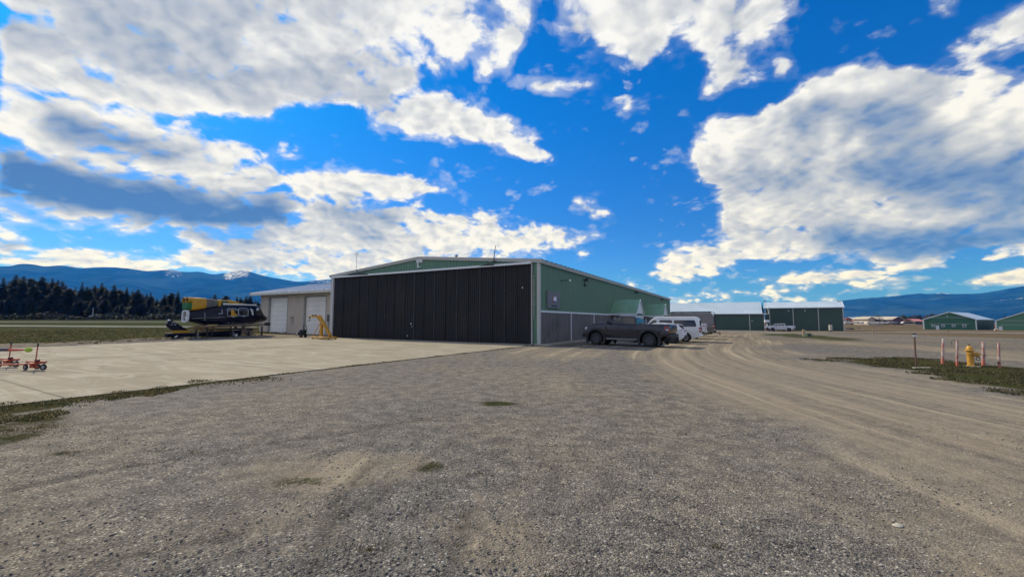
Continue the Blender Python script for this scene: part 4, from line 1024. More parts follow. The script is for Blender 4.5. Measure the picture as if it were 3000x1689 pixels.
    for s in (1,-1):
        q=MB(); q.loft([[(2.82,s*.985,1.06),(2.82,s*.985,1.24),(2.62,s*1.0,1.28),(2.66,s*1.0,1.10)],[(2.96,s*.66,1.04),(2.96,s*.66,1.22),(2.90,s*.66,1.25),(2.90,s*.66,1.06)]]); q.build("headlight",CLEARL,t,bevel=.012,seg=1)
        q=MB(); q.box(-2.985,-2.70,s*.86-.02*0-.09,s*.86+.115,.98,1.36); q.build("tail_light",REDL,t,bevel=.02,seg=2)
        q=MB(); q.box(-2.97,-2.80,s*.965-.02,s*.965+.025,1.10,1.18); q.build("reverse_lamp",CLEARL,t)
        q=MB(); q.loft([[(1.02,s*.92,1.46),(1.10,s*.92,1.46),(1.10,s*.92,1.52),(1.02,s*.92,1.52)],[(1.0,s*1.06,1.47),(1.06,s*1.06,1.47),(1.06,s*1.06,1.53),(1.0,s*1.06,1.53)]])
        q.cbox((.99,s*1.16,1.58),(.13,.20,.24)); q.build("mirror",PLAST,t,bevel=.03,seg=2)
    q=MB(); q.loft([[(-3.06,y,.62),(-2.80,y,.60),(-2.80,y,.84),(-3.06,y,.84)] for y in (-.98,-.3,.3,.98)]); q.build("rear_bumper",gm,t,bevel=.035)
    q=MB(); q.box(-2.99,-2.955,-.80,.80,.92,1.46); tg=q.build("tailgate",pm,t,bevel=.02)
    q=MB(); q.box(-3.005,-2.99,-.12,.12,1.30,1.36); q.build("handle",PLAST,tg)
    q=MB(); q.box(-2.90,-.95,-.80,.80,1.46,1.49); q.build("bed_liner",PLAST,t)
    q=MB(); q.box(-2.6,2.5,-.55,.55,.38,.62); q.cbox((-1.9,-.6,.42),(.5,.16,.16)); q.tube([(fx,-.75,az),(fx,.75,az)],.07); q.tube([(rx,-.75,az),(rx,.75,az)],.09); q.build("chassis",mat("chassis_black",(.01,.01,.01),.9),t)
    for x in (fx,rx):
        q=MB(); q.box(x-.5,x+.5,-.74,.74,.7,1.25); q.build("wheel_well",MATS["chassis_black"],t)
        for y in (.86,-.86): wheel(t,x,y,r,.31,rimm)
    return t
HEAD_WALL=math.atan2(-HX.y,-HX.x)  # heading straight at the side wall
BLACKRIM=mat("black_rim",(.05,.05,.054),.45,.3); SILVRIM=mat("silver_rim",(.45,.46,.47),.3,.8)
GREYP=paint("grey_paint",(.015,.014,.021),.2,.0,.0)
def ground_pose(pf,pr,wb_x):
    """pose from the pixels under the near front and rear wheels"""
    a,b=at(*pf),at(*pr); return a,b
# dark crew-cab pickup
f0=at(1741.5,1009.5); r0=at(1910.6,1016.5); d=(f0-r0).normalized(); hd=math.atan2(d.y,d.x)
mid=(f0+r0)/2; left=Vector((-math.sin(hd),math.cos(hd),0))
kx=1.03
loc=mid-left*.98-d*.10*kx
TRUCK=pickup("pickup_truck","dark grey crew cab pickup truck with black wheels and wide fender flares",(loc.x,loc.y,0),hd,GREYP,BLACKRIM)
TRUCK.scale=(kx,kx,kx*.985)
WHP=paint("white_paint",(.66,.70,.74),.25,0.,.12)
WHP2=paint("white_paint_warm",(.68,.70,.70),.25,0.,.15)
SILVP=paint("silver_paint",(.55,.56,.60),.28,.2,.10)
# white hatchback between the pickup and the van
def hatch(label,loc,rz,pm):
    t=thing("hatchback_car",label,"car",loc,rz); W2=.92; r=.35; fx,rx=1.35,-1.36; az=r; ar=.42
    hw=lambda z: W2-max(0,(z-.8))*.10-max(0,.55-z)*.15
    low=[(2.05,.36),(2.22,.55),(2.20,.74),(2.05,.88),(1.2,1.02),(.95,1.06),(-1.55,1.14),(-2.02,1.12),(-2.14,1.00),(-2.16,.82),(-2.2,.70),(-2.16,.48),(-2.0,.34)]
    low+=arc(rx,az,ar,200,-18,12)+[(-.9,.28),(.9,.28)]+arc(fx,az,ar,198,-20,12)
    q=MB(); q.loft([[(x,s*hw(z),z) for x,z in low] for s in (-1,1)]); q.build("body",pm,t,bevel=.06,seg=3,ang=45)
    cw=lambda z: .86-(z-1.05)*.42
    cab=[(1.15,1.03),(.35,1.46),(.05,1.55),(-.5,1.585),(-1.2,1.54),(-1.72,1.42),(-1.80,1.36),(-2.05,1.08)]
    cabin(t,"cab",pm,cab,cw,.05)
    side_panels("side_window",GLASS,t,[(.88,1.10),(.30,1.41),(.0,1.48),(-.28,1.50),(-.30,1.10)],cw)
    side_panels("side_window",GLASS,t,[(-.37,1.10),(-.35,1.50),(-.9,1.47),(-1.40,1.36),(-1.55,1.22),(-1.35,1.12)],cw)
    cross("windscreen",GLASS,t,1.10,1.08,.38,1.455,.84,.69); cross("rear_window",GLASS,t,-2.02,1.13,-1.80,1.38,.80,.68,ins=.05)
    q=MB(); q.loft([[(-1.55,y,1.50),(-1.98,y*.97,1.44),(-2.0,y*.97,1.415),(-1.6,y,1.43)] for y in (-.66,0,.66)]); q.build("spoiler",pm,t,bevel=.012)
    q=MB(); q.box(-1.99,-1.78,-.5,.5,1.405,1.413); q.build("spoiler_trim",PLAST,t)
    for s in (1,-1):
        q=MB(); pts=[(-2.17,.42,.93),(-2.16,.60,.88),(-2.10,.86,1.0),(-1.84,.945,1.04),(-2.03,.88,.97+.09),(-2.15,.60,1.02)]
        q.loft([[(x+dx,s*(y+.01),z) for x,y,z in pts] for dx in (.05,-.02)]); q.build("tail_light",REDL,t)
        q=MB(); q.cbox((.80,s*.98,1.08),(.12,.20,.13)); q.build("mirror",pm,t,bevel=.03)
        q=MB(); q.loft([[(2.15,s*.5,.66),(2.12,s*.86,.70),(1.9,s*.9,.78),(2.05,s*.55,.78)],[(2.2,s*.5,.64),(2.15,s*.86,.68),(1.95,s*.92,.76),(2.1,s*.55,.78)]]); q.build("headlight",CLEARL,t)
        q=MB(); q.lathe([(.045,-2.20),(.05,-2.26),(.035,-2.26),(.03,-2.2)],10,Matrix.Translation((0,s*.55,.36)),'X'); q.build("exhaust",CHROME,t)
    q=MB(); q.loft([[(-2.02,y,.30),(-2.23,y*.96,.36),(-2.24,y*.96,.60),(-2.12,y,.66),(-2.0,y,.5)] for y in (-.90,.90)]); bp=q.build("rear_bumper",PLAST,t,bevel=.03)
    q=MB(); q.box(-2.255,-2.24,-.86,-.55,.52,.58); q.box(-2.255,-2.24,.55,.86,.52,.58); q.build("reflector",REDL,bp)
    q=MB(); q.box(-2.19,-2.17,-.26,.26,.78,.90); q.build("number_plate",mat("plate_white",(.7,.72,.75),.4),t)
    q=MB(); q.box(-1.9,1.9,-.6,.6,.22,.4); q.build("chassis",MATS["chassis_black"],t)
    for x in (fx,rx):
        q=MB(); q.box(x-.38,x+.38,-.70,.70,.3,.8); q.build("wheel_well",MATS["chassis_black"],t)
        for y in (.80,-.80): wheel(t,x,y,r,.23,BLACKRIM,.68,5)
    return t
p=at(1972,1005.5); p2=tohl(p)
a=HEAD_WALL
def lv(rx_,ry_,ang): return Vector((rx_*math.cos(ang)-ry_*math.sin(ang),rx_*math.sin(ang)+ry_*math.cos(ang),0))
hatch("white hatchback car parked close behind the dark grey pickup",p-lv(-1.36,.92,a),a,WHP)
# white passenger van
def van(name,label,loc,rz,pm,L,H,W2,wb,prof,win,rimm,belt,tall=False):
    t=thing(name,label,"van",loc,rz); r=.375; fx=prof['fx']; rx=fx-wb; az=r; ar=.46
    b=prof['back']; 
    hw=lambda z: W2-max(0,.5-z)*.2-max(0,(z-belt))*.0
    low=[(prof['nose'],.42),(prof['nose']+.06,.6),(prof['nose'],.95),(prof['nose']-.12,1.06),(prof['cowl'],belt),(b+.03,belt),(b,.9),(b-.01,.5)]+arc(rx,az,ar,200,-20,12)+[(rx+ar+.05,.36),(fx-ar-.05,.36)]+arc(fx,az,ar,200,-20,12)
    q=MB(); q.loft([[(x,s*hw(z),z) for x,z in low] for s in (-1,1)]); q.build("body",pm,t,bevel=.05,seg=3,ang=45)
    cw=lambda z: W2-.005-(z-belt)/(H-belt)*prof['tuck']
    cab=[(prof['cowl']+.02,belt-.02),(prof['wst'],H-.22),(prof['wst']-.18,H-.07),(prof['wst']-.5,H),(b+.45,H),(b+.2,H-.07),(b+.09,H-.22),(b+.02,belt-.02)]
    cabin(t,"upper_body",pm,cab,cw,.07)
    for poly in win: side_panels("side_window",GLASS,t,poly,cw)
    cross("windscreen",GLASS,t,prof['cowl'],belt+.03,prof['wst'],H-.24,W2-.06,W2-prof['tuck'])
    cross("rear_window",GLASS,t,b+.015,belt+.12,b+.075,H-.30,W2-.12,W2-prof['tuck']-.05,ins=.05)
    q=MB(); q.box(b-.004,b+.02,-.012,.012,.5,H-.3); q.build("door_seam",dkm,t)
    for xs in prof['seams']: side_panels("door_seam",dkm,t,[(xs-.006,.5),(xs+.006,.5),(xs+.006,belt),(xs-.006,belt)],hw,.003,.004)
    for s in (1,-1):
        z0,z1=prof['tl']; q=MB(); q.box(b-.02,b+.12,s*(W2-.08)-.09,s*(W2-.08)+.092,z0,z1); tl=q.build("tail_light",REDL,t,bevel=.015)
        q=MB(); q.box(b-.03,b-.019,s*(W2-.08)-.07,s*(W2-.08)+.07,z0+(z1-z0)*.36,z0+(z1-z0)*.58); q.box(b-.0,b+.10,s*(W2+.0)+(.008 if s>0 else -.02),s*(W2+.0)+(.02 if s>0 else -.008),z0+(z1-z0)*.36,z0+(z1-z0)*.58); 
        q.build("reverse_lamp",CLEARL,tl)
        q=MB(); q.cbox((prof['cowl']-.15,s*(W2+.14),belt+.12),(.10,.2,.28)); q.build("mirror",PLAST,t,bevel=.03)
        q=MB(); q.box(prof['nose']-.12,prof['nose']+.05,s*(W2-.25)-.14,s*(W2-.25)+.14,.72,.92); q.build("headlight",CLEARL,t,bevel=.03)
    bm_=CHROME if not tall else PLAST
    q=MB(); q.loft([[(b+.06,y,.42),(b-.13,y*.97,.44),(b-.14,y*.97,.62),(b+.06,y,.64)] for y in (-W2-.01,W2+.01)]); q.build("rear_bumper",bm_,t,bevel=.025)
    q=MB(); q.loft([[(prof['nose']-.1,y,.42),(prof['nose']+.15,y*.95,.45),(prof['nose']+.15,y*.95,.62),(prof['nose']-.1,y,.64)] for y in (-W2,W2)]); q.build("front_bumper",bm_,t,bevel=.025)
    q=MB(); q.box(b-.02,b-.003,-.25,.25,.72,.86); q.build("number_plate",MATS["plate_white"],t)
    q=MB(); q.box(b+.3,prof['nose']-.3,-.7,.7,.28,.5); q.tube([(rx,-.7,az),(rx,.7,az)],.08); q.build("chassis",MATS["chassis_black"],t)
    for x in (fx,rx):
        q=MB(); q.box(x-.42,x+.42,-.76,.76,.35,.83); q.build("wheel_well",MATS["chassis_black"],t)
        for y in (W2-.13,-W2+.13): wheel(t,x,y,r,.24,rimm,.60,7)
    return t
dkm=mat("door_gap",(.008,.008,.009),.8)
p=at(2008,1001.5)
vp=dict(fx=1.95,nose=2.62,cowl=1.85,wst=1.05,back=-2.72,tuck=.13,seams=(1.55,.62,-.55),tl=(.82,1.22))
win=[[(1.50,1.27),(1.02,1.78),(.95,1.80),(.70,1.80),(.68,1.27)],rrect(-.55,.45,1.27,1.81,.06,3),[(-.70,1.27),(-.70,1.75),(-.64,1.81),(-2.25,1.81),(-2.33,1.74),(-2.42,1.34),(-2.36,1.27)]]
VAN=van("passenger_van","white passenger van with long dark side windows parked beside the hatchback",p-lv(1.95-3.5,.98,a+.03),a+.03,WHP2,5.4,2.1,1.0,3.5,vp,win,SILVRIM,1.17)
# white pickup beyond the van, only its tail and cab roof showing
p=at(2066,993); 
WPK=pickup("pickup_truck","white pickup truck with chrome bumper hidden beyond the white van",p-lv(-2.9,.9,a),a,WHP,SILVRIM,None,False,True)
# tall grey-brown van with roof rack
p=at(2093,985.5); TAUPE=paint("taupe_paint",(.135,.122,.112),.3,.1,.2)
tp=dict(fx=2.45,nose=3.25,cowl=2.65,wst=1.75,back=-3.3,tuck=.14,seams=(2.0,1.0,-.2),tl=(.92,1.42))
win=[[(2.35,1.42),(1.72,2.0),(1.2,2.02),(1.18,1.42)],rrect(-3.05+.35,-1.75,1.62,1.98,.06,3)]
SPR=van("camper_van","tall grey brown camper van with black roof rack and rear ladder",p-lv(-3.3,.98,a),a,TAUPE,6.9,2.62,1.0,4.0,tp,win,BLACKRIM,1.30,True)
q=MB(); q.box(-3.0,1.35,-.78,-.72,2.66,2.78); q.box(-3.0,1.35,.72,.78,2.66,2.78)
for k in range(9): q.box(-2.95+k*.52,-2.87+k*.52,-.74,.74,2.69,2.73)
q.loft([[(1.35,y,2.66),(1.35,y,2.78),(1.75,y,2.64),(1.7,y,2.6)] for y in (-.78,.78)]); 
for xx in (-2.8,-1.2,.4,1.2):
    for s in (-1,1): q.box(xx-.03,xx+.03,s*.75-.03,s*.75+.03,2.56,2.67)
q.build("roof_rack",BLACK,SPR)
q=MB(); 
for y in (.35,.75): q.tube([(-3.15,y,2.72),(-3.40,y,2.62),(-3.46,y,2.3),(-3.46,y,1.2),(-3.40,y,.95)],.03,6)
for k in range(5): q.tube([(-3.46,.35,1.2+k*.3),(-3.46,.75,1.2+k*.3)],.025,6)
q.build("rear_ladder",BLACK,SPR)
side_panels("body_panel",TAUPE,SPR,rrect(-2.95,-1.15,1.42,2.12,.08,3),lambda z:1.0-(z-1.3)/1.32*.14,.012,.02,bev=.004)
SPR.scale=(1,1,1.07)
q=MB(); q.box(-3.9,-3.3,-.06,.06,.38,.46); q.cbox((-3.85,0,.32),(.1,.1,.3)); q.build("tow_bar",BLACK,SPR)
# silver pickup by the far sheds and the car behind it
def far_pose(pxf,pxr,Y): 
    A_,B_=pt(pxf,Y+3),pt(pxr,Y); return A_,B_
fa,fb=pt(2264,106.5),pt(2316,104); dd=(fa-fb); hd2=math.atan2(dd.y,dd.x); m2=(fa+fb)/2
FT=pickup("pickup_truck","silver pickup truck parked in front of the tall dark green shed",(m2.x,m2.y,terr(m2.x,m2.y)-.02),hd2,SILVP,BLACKRIM,None,False)
FT.scale=(.95,.95,.98)
c2=copy_tree(FT); m3=pt(2274,112); c2.location=(m3.x,m3.y,terr(m3.x,m3.y)); c2.scale=(.92,.92,.97)
tag(c2,"second pale pickup half hidden behind the silver pickup by the shed","pickup truck")

# ------------------------------------------------------------------ helicopter fuselage on its stand (s forward, y to port, z up)
HP=R(25); hf=Vector((math.sin(HP),math.cos(HP),0)); hr=Vector((math.cos(HP),-math.sin(HP),0)); HR0=Vector((-27.6,36.3,0))
HELI0=HR0-hr*1.18; HANG=math.atan2(hf.y,hf.x)
def hpt(s,y,z=0): return HELI0+hf*s-hr*y+Vector((0,0,z))
NAVY=mat("navy_paint",(.004,.0065,.018),.25,0,.1,.8,coat=.0,spec=.22,dirt=(.03,.03,.035),dirtamt=.15,dscale=.8)
YEL=mat("yellow_paint",(.46,.25,.012),.4,0,.08,1.2,dirt=(.20,.11,.02),dirtamt=.4,dscale=1.5)
GRYP=mat("grey_primer",(.13,.12,.13),.6,0,.15,2.)
GRNC=mat("green_cover",(.008,.12,.03),.6,0,.2,2.)
DKGC=mat("dark_green_cover",(.025,.055,.028),.7,0,.2,2.)
WHF=mat("white_flange",(.60,.62,.64),.4,0,.06,3.)
STRIPE=mat("grey_stripe",(.26,.28,.32),.4,0,.1,2.)
RUSTY=mat("rusty_frame",(.17,.085,.04),.75,.2,.4,3.,dirt=(.30,.22,.12),dirtamt=.6,dscale=2.)
WOOD=mat("weathered_wood",(.28,.22,.15),.85,0,.25,3.,streak=.3)
def heli():
    t=thing("helicopter_fuselage","dark navy helicopter fuselage without tail, yellow engine covers on top","helicopter",HELI0,HANG)
    # stations: s, half width, z bottom, z top, roundness
    st=[(-.42,.40,1.50,2.50),(.0,.46,1.47,2.56),(.8,.66,1.22,2.77),(1.5,.95,1.06,2.92),(2.1,1.12,1.03,3.06),(2.5,1.18,1.05,3.11),(3.4,1.20,1.07,3.17),(4.4,1.20,1.10,3.22),(5.0,1.18,1.18,3.25),(5.4,1.14,1.32,3.24),(5.72,1.05,1.40,3.05),(6.05,.95,1.46,2.42),(6.4,.72,1.52,2.20),(6.75,.42,1.62,2.06),(6.95,.14,1.78,1.95)]
    secs=[]
    for s,w,zb,zt in st:
        n=24; e=3.2 if s<5.6 else 2.5; c=(zb+zt)/2; h=(zt-zb)/2; ring=[]
        for k in range(n):
            a=2*math.pi*(k+.5)/n; ca,sa=math.cos(a),math.sin(a)
            ring.append((s,w*math.copysign(abs(ca)**(2/e),ca),c+h*math.copysign(abs(sa)**(2/e),sa)))
        secs.append(ring)
    q=MB(); q.loft(secs); q.build("body",NAVY,t,True,ang=50)
    def wid(s,z=2.4):
        s0=[x for x in st]; w=float(np.interp(s,[x[0] for x in st],[x[1] for x in st])); zb=float(np.interp(s,[x[0] for x in st],[x[2] for x in st])); zt=float(np.interp(s,[x[0] for x in st],[x[3] for x in st]))
        c=(zb+zt)/2; h=(zt-zb)/2; e=3.2 if s<5.6 else 2.5
        return w*max(0.05,1-min(.999,abs((z-c)/h))**e)**(1/e)
    def skin(name,poly,m,off=.012,sides=(-1,1),par=t,th=.02,n=7):
        """convex outline (s, z) laid over the curved flank in thin horizontal strips"""
        zs=np.linspace(min(p[1] for p in poly)+1e-3,max(p[1] for p in poly)-1e-3,n); rows=[]
        for z in zs:
            xs=[]
            for (x0,z0),(x1,z1) in zip(poly,poly[1:]+poly[:1]):
                if (z0-z)*(z1-z)<0: xs.append(x0+(x1-x0)*(z-z0)/(z1-z0))
            if len(xs)>1: rows.append((min(xs),max(xs),z))
        for sd in sides:
            q=MB(); vs=[];fs=[]; k=5
            for a_,b_,z in rows:
                for i in range(k):
                    x=a_+(b_-a_)*i/(k-1); vs.append((x,sd*(wid(x,z)+off),z))
            for r in range(len(rows)-1):
                for i in range(k-1): fs.append((r*k+i,r*k+i+1,(r+1)*k+i+1,(r+1)*k+i))
            q.add(vs,fs); bmesh.ops.solidify(q.bm,geom=q.bm.faces[:],thickness=th*sd*.5) if False else None
            q.build(name,m,par,True)
    GW=glassmat("cabin_glass",(.02,.022,.026),.08)
    for a,b in (((2.36,2.05),(3.25,2.74)),((3.36,2.12),(4.22,2.80))):
        fr=rrect(a[0]-.06,b[0]+.06,a[1]-.06,b[1]+.06,.16,4); skin("window_frame",fr,STRIPE,.012)
        skin("window",rrect(a[0],b[0],a[1],b[1],.12,4),GW,.02)
    skin("seat_cover",[(2.62,2.06),(3.2,2.06),(3.2,2.18),(2.95,2.36),(2.86,2.66),(2.66,2.68)],YEL,.024,(-1,),th=.004)
    skin("window",[(4.42,2.84),(4.68,2.82),(4.80,2.16),(4.62,2.16)],mat("pale_pane",(.46,.50,.48),.3),.014)
    skin("window",[(4.95,2.14),(5.02,2.92),(5.42,2.92),(5.62,2.66),(5.9,2.20),(5.5,2.10)],GW,.014)
    skin("pane",[(5.06,2.60),(5.08,2.86),(5.38,2.86),(5.34,2.66)],MATS["pale_pane"],.019,th=.004)
    q=MB(); q.loft([[(5.44,y,3.10) for y in (-.72,-.06)]+[(6.0,y,2.44) for y in (-.06,-.66)],[(5.50,y,3.12) for y in (-.72,-.06)]+[(6.06,y,2.46) for y in (-.06,-.66)]])
    q.loft([[(5.44,y,3.10) for y in (.06,.72)]+[(6.0,y,2.44) for y in (.66,.06)],[(5.50,y,3.12) for y in (.06,.72)]+[(6.06,y,2.46) for y in (.66,.06)]]); q.build("windscreen",GW,t)
    # door lines, hinges, handles, stripes
    for poly in ([(2.25,1.98),(4.35,2.06),(4.35,2.085),(2.25,2.0)],[(2.1,1.36),(5.4,1.50),(5.4,1.52),(2.1,1.38)],[(2.0,2.98),(4.9,3.10),(4.9,3.135),(2.0,3.02)],[(-.2,1.80),(2.2,1.93),(2.2,1.96),(-.2,1.83)],[(.7,1.86),(.74,1.86),(.70,2.34),(.66,2.34)],[(1.9,2.28),(1.96,2.28),(1.94,2.64),(1.88,2.64)],[(1.65,2.22),(1.95,2.24),(1.95,2.30),(1.65,2.30)]): skin("stripe",poly,STRIPE,.013)
    for s_,z_ in ((2.85,1.99),(3.85,2.05)): skin("door_handle",[(s_-.08,z_-.05),(s_+.08,z_-.05),(s_+.08,z_+.0),(s_-.08,z_+.0)],WHF,.03)
    for s_,z_ in ((.72,1.72),(2.5,1.44),(2.9,1.45),(3.1,1.2)): skin("fitting",[(s_-.05,z_-.05),(s_+.05,z_-.05),(s_+.05,z_+.03),(s_-.05,z_+.03)],STRIPE,.02)
    q=MB()
    for y in (-.85,.85): q.box(2.1,5.2,y-.10,y+.10,3.10,3.225); 
    q.build("roof_rail",WHF,t,bevel=.04)
    # rear frame (white ring) with an open centre
    q=MB(); o_=[( -.44,y,z) for y,z in rrect(-.44,.44,1.46,2.54,.26,6)]; i_=[(-.44,y,z) for y,z in rrect(-.30,.30,1.60,2.40,.16,6)]
    n=len(o_); vs=o_+i_+[(-.60,y,z) for _,y,z in o_]+[(-.60,y,z) for _,y,z in i_]; fs=[]
    for k in range(n):
        j=(k+1)%n; fs+=[(2*n+k,2*n+j,3*n+j,3*n+k),(k,j,2*n+j,2*n+k),(n+k,n+j,3*n+j,3*n+k)]
    q.add(vs,fs); q.build("rear_frame",WHF,t)
    q=MB(); q.box(-.47,-.445,-.3,.3,1.6,2.4); q.build("bulkhead",mat("bulkhead_dark",(.06,.06,.065),.6),t)
    q=MB(); q.box(-.50,-.471,-.22,.26,2.02,2.36); q.build("panel",mat("panel_tan",(.22,.19,.15),.6),t)
    q=MB(); q.loft([[(-.50,-.24,1.66),(-.50,.05,1.7),(-.50,.2,1.98),(-.50,-.1,1.92)],[(-.47,-.24,1.66),(-.47,.05,1.7),(-.47,.2,1.98),(-.47,-.1,1.92)]]); q.build("label_plate",WHF,t)
    # engine deck
    q=MB(); secs=[]
    for s,z0,z1,w in ((-.30,2.56,3.62,.50),(.0,2.58,3.66,.56),(.80,2.76,3.66,.62)): secs.append([(s,y,z) for y,z in rrect(-w,w,z0-.06,z1,.22,4)])
    q.loft(secs); q.build("engine_cover",YEL,t,True,ang=45)
    for y in (-.26,.26):
        q=MB(); q.lathe([(.235,-.62),(.26,-.62),(.26,.4),(.20,.4),(.20,-.3),(.235,-.62)],18,Matrix.Translation((0,y,3.42)),'X',False); q.build("exhaust_pipe",YEL,t,True,ang=50)
        q=MB(); q.lathe([(0,-.5),(.215,-.5),(.215,-.48),(0,-.48)],16,Matrix.Translation((0,y,3.42)),'X'); q.build("exhaust_opening",mat("opening_black",(.012,.011,.01),.9),t)  # near-black disc across the pipe, just inside its mouth
    q=MB(); q.loft([[(s,y,z) for y,z in rrect(-w,w,z0,z1,.14,4)] for s,z0,z1,w in ((-.62,2.62,3.20,.42),(-.30,2.58,3.24,.50))]); q.build("cover_panel",GRNC,t,True,ang=45)
    q=MB(); q.loft([[(s,y,z) for y,z in rrect(-w,w,z0,z1,.10,3)] for s,z0,z1,w in ((.82,2.76,3.60,.56),(1.45,2.88,3.60,.58))]); q.build("firewall",GRYP,t,True,ang=45)
    q=MB(); q.loft([[(s,y,z) for y,z in rrect(-w,w,z0,z1,.1,3)] for s,z0,z1,w in ((1.47,2.90,3.56,.5),(1.78,2.96,3.56,.5))])
    for k in range(5): q.tube([(1.05+k*.12,-.62,2.95),(1.1+k*.1,-.63,3.2),(1.0+k*.14,-.6,3.5)],.03,6)
    q.build("engine_parts",mat("engine_grey",(.16,.18,.16),.5,.4,.3,6.),t)
    q=MB(); q.loft([[(s+dz*.12,y,z+0) for y,z,dz in ((-.62,2.96,0),(-.58,3.56,1),(.58,3.56,1),(.62,2.96,0))] for s in (1.84,2.02)]); q.build("intake_cover",YEL,t,bevel=.04)
    q=MB(); q.loft([[(s,y,z) for y,z in rrect(-w,w,z0,z1,.12,3)] for s,z0,z1,w in ((2.05,3.0,3.50,.48),(2.7,3.05,3.48,.45))]); q.build("deck_cover",DKGC,t,True,ang=45)
    q=MB(); q.loft([[(s,y,z) for y,z in rrect(-w,w,z0,z1,min(.12,(z1-z0)*.3),3)] for s,z0,z1,w in ((2.74,3.08,3.60,.55),(3.2,3.12,3.54,.52),(3.9,3.16,3.38,.42),(4.45,3.2,3.26,.25))]); q.build("rotor_cowling",YEL,t,True,ang=45)
    # nose details
    q=MB(); q.lathe([(0,.0),(.14,.02),(.16,.06),(.1,.12),(0,.13)],14,Matrix.Translation((6.62,-.36,1.76))@Matrix.Rotation(R(-65),4,'Z'),'X'); q.build("landing_light",CLEARL,t,True)
    q=MB(); q.tube([(6.85,0,1.98),(7.25,-.05,1.98)],.022,6); q.tube([(6.5,.25,1.6),(6.55,.25,1.38)],.03,6); q.cbox((6.56,.25,1.34),(.12,.06,.10)); q.build("probe",STRIPE,t)
    q=MB(); q.tube([(5.95,-.1,2.45),(5.98,-.1,2.58)],.02,6); q.cbox((6.0,-.1,2.6),(.2,.05,.05)); q.build("temperature_probe",WHF,t)
    q=MB()
    for k in range(4): q.cbox((3.6+k*.33,-.9,3.29),(.14,.1,.07))
    q.build("antenna",BLACK,t)
    return t
heli()
def hthing(name,label,cat,s,y,z=0,rot=0,group=None): 
    p=hpt(s,y); return thing(name,label,cat,(p.x,p.y,terr(p.x,p.y)+z),HANG+rot,group)
# wheeled stand under the fuselage
t=hthing("support_stand","low dark wheeled frame carrying the helicopter fuselage","stand",3.0,0)
DKSTEEL=mat("dark_steel",(.035,.033,.034),.6,.4,.25,4.)
q=MB()
for y in (-.75,.75): q.box(-1.9,2.1,y-.07,y+.07,.62,.74)
for x in (-1.8,0,1.9): q.box(x-.06,x+.06,-.75,.75,.5,.62)
for x in (-1.5,1.2):
    for y in (-.6,.6): q.box(x-.08,x+.08,y-.1,y+.1,.74,1.12)
q.build("frame",DKSTEEL,t)
for x in (-1.6,1.7):
    for y in (-.75,.75):
        q=MB(); q.box(x-.05,x+.05,y-.05,y+.05,.1,.62); q.build("leg",DKSTEEL,t)
        q=MB(); q.lathe([(0,-.05),(.14,-.05),(.15,-.03),(.15,.03),(.14,.05),(0,.05)],14,Matrix.Translation((x,y,.15)),'Y'); q.build("wheel",TYRE,t,True)
q=MB(); q.box(-1.2,.3,-.7,.7,.02,.55); q.build("crate",mat("dark_crate",(.02,.02,.024),.7,0,.3,4.),t)
q=MB(); q.box(1.75,2.35,-.55,.4,.05,.62); q.build("wood_block",WOOD,t)
# tail boom lying on low stands beside it, fin upright at the near end
t=hthing("tail_boom","detached dark tail boom with navy and yellow fin lying on the grass","tail boom",-1.2,-.95,0,R(3))
q=MB(); q.loft([[(s,y,z) for y,z in rrect(-w,w,zc-h,zc+h,min(w,h)*.6,4)] for s,w,h,zc in ((-1.15,.20,.15,.26),(.5,.22,.16,.26),(2.4,.27,.19,.28),(4.6,.33,.25,.32),(5.0,.34,.26,.33))]); q.build("boom",NAVY,t,True,ang=45)
q=MB(); q.loft([[(-1.2,y,.48),(.6,y,.50),(2.6,y*1.2,.60),(4.2,y*1.4,.68),(4.2,y*1.4,.60),(2.4,y*1.2,.51),(.6,y,.44),(-1.2,y,.43)] for y in (-.12,.12)]); q.build("top_stripe",mat('worn_yellow',(.28,.17,.03),.6,0,.3,3.),t)
fin=lambda pts,y0=.07:[[(a,s*y0,z) for a,z in pts] for s in (-1,1)]
# outline of the fin measured on the photograph: x along the boom, z up
def fp(px,py):
    d=ray(px,py); n=Vector((t_n.x,t_n.y,0)); p0=t.location; k=(p0.x*n.x+p0.y*n.y)/(d.x*n.x+d.y*n.y); P=d*k+Vector((0,0,CAMH)); q_=P-p0; return (q_.x*t_f.x+q_.y*t_f.y,P.z-p0.z)
t_f=Vector((math.cos(t.rotation_euler.z),math.sin(t.rotation_euler.z),0)); t_n=Vector((-t_f.y,t_f.x,0))
fz=lambda a,b: fp(470+a/4.77,830+b/4.77)
q=MB(); q.loft(fin([fz(*p) for p in ((385,655),(160,655),(88,600),(82,572),(120,510),(148,508))])); q.build("fin",NAVY,t,bevel=.02)
q=MB(); q.loft(fin([fz(*p) for p in ((385,655),(420,690),(300,706),(205,706),(160,655))],.075)); q.build("fin_band",YEL,t)
q=MB(); q.loft(fin([fz(*p) for p in ((106,512),(122,502),(144,508),(130,518),(112,522))],.08)); q.build("fin_tip",WHF,t)
q=MB(); 
for a,b,w in ((150,552,40),(140,585,18),(180,582,30)):
    x0,z0=fz(a,b); x1,z1=fz(a+w,b-5); q.loft([[(x,-.085,z) for x,z in ((x0,z0),(x1,z1),(x1,z1+.09),(x0,z0+.09))],[(x,-.073,z) for x,z in ((x0,z0),(x1,z1),(x1,z1+.09),(x0,z0+.09))]])
q.build("lettering",STRIPE,t)
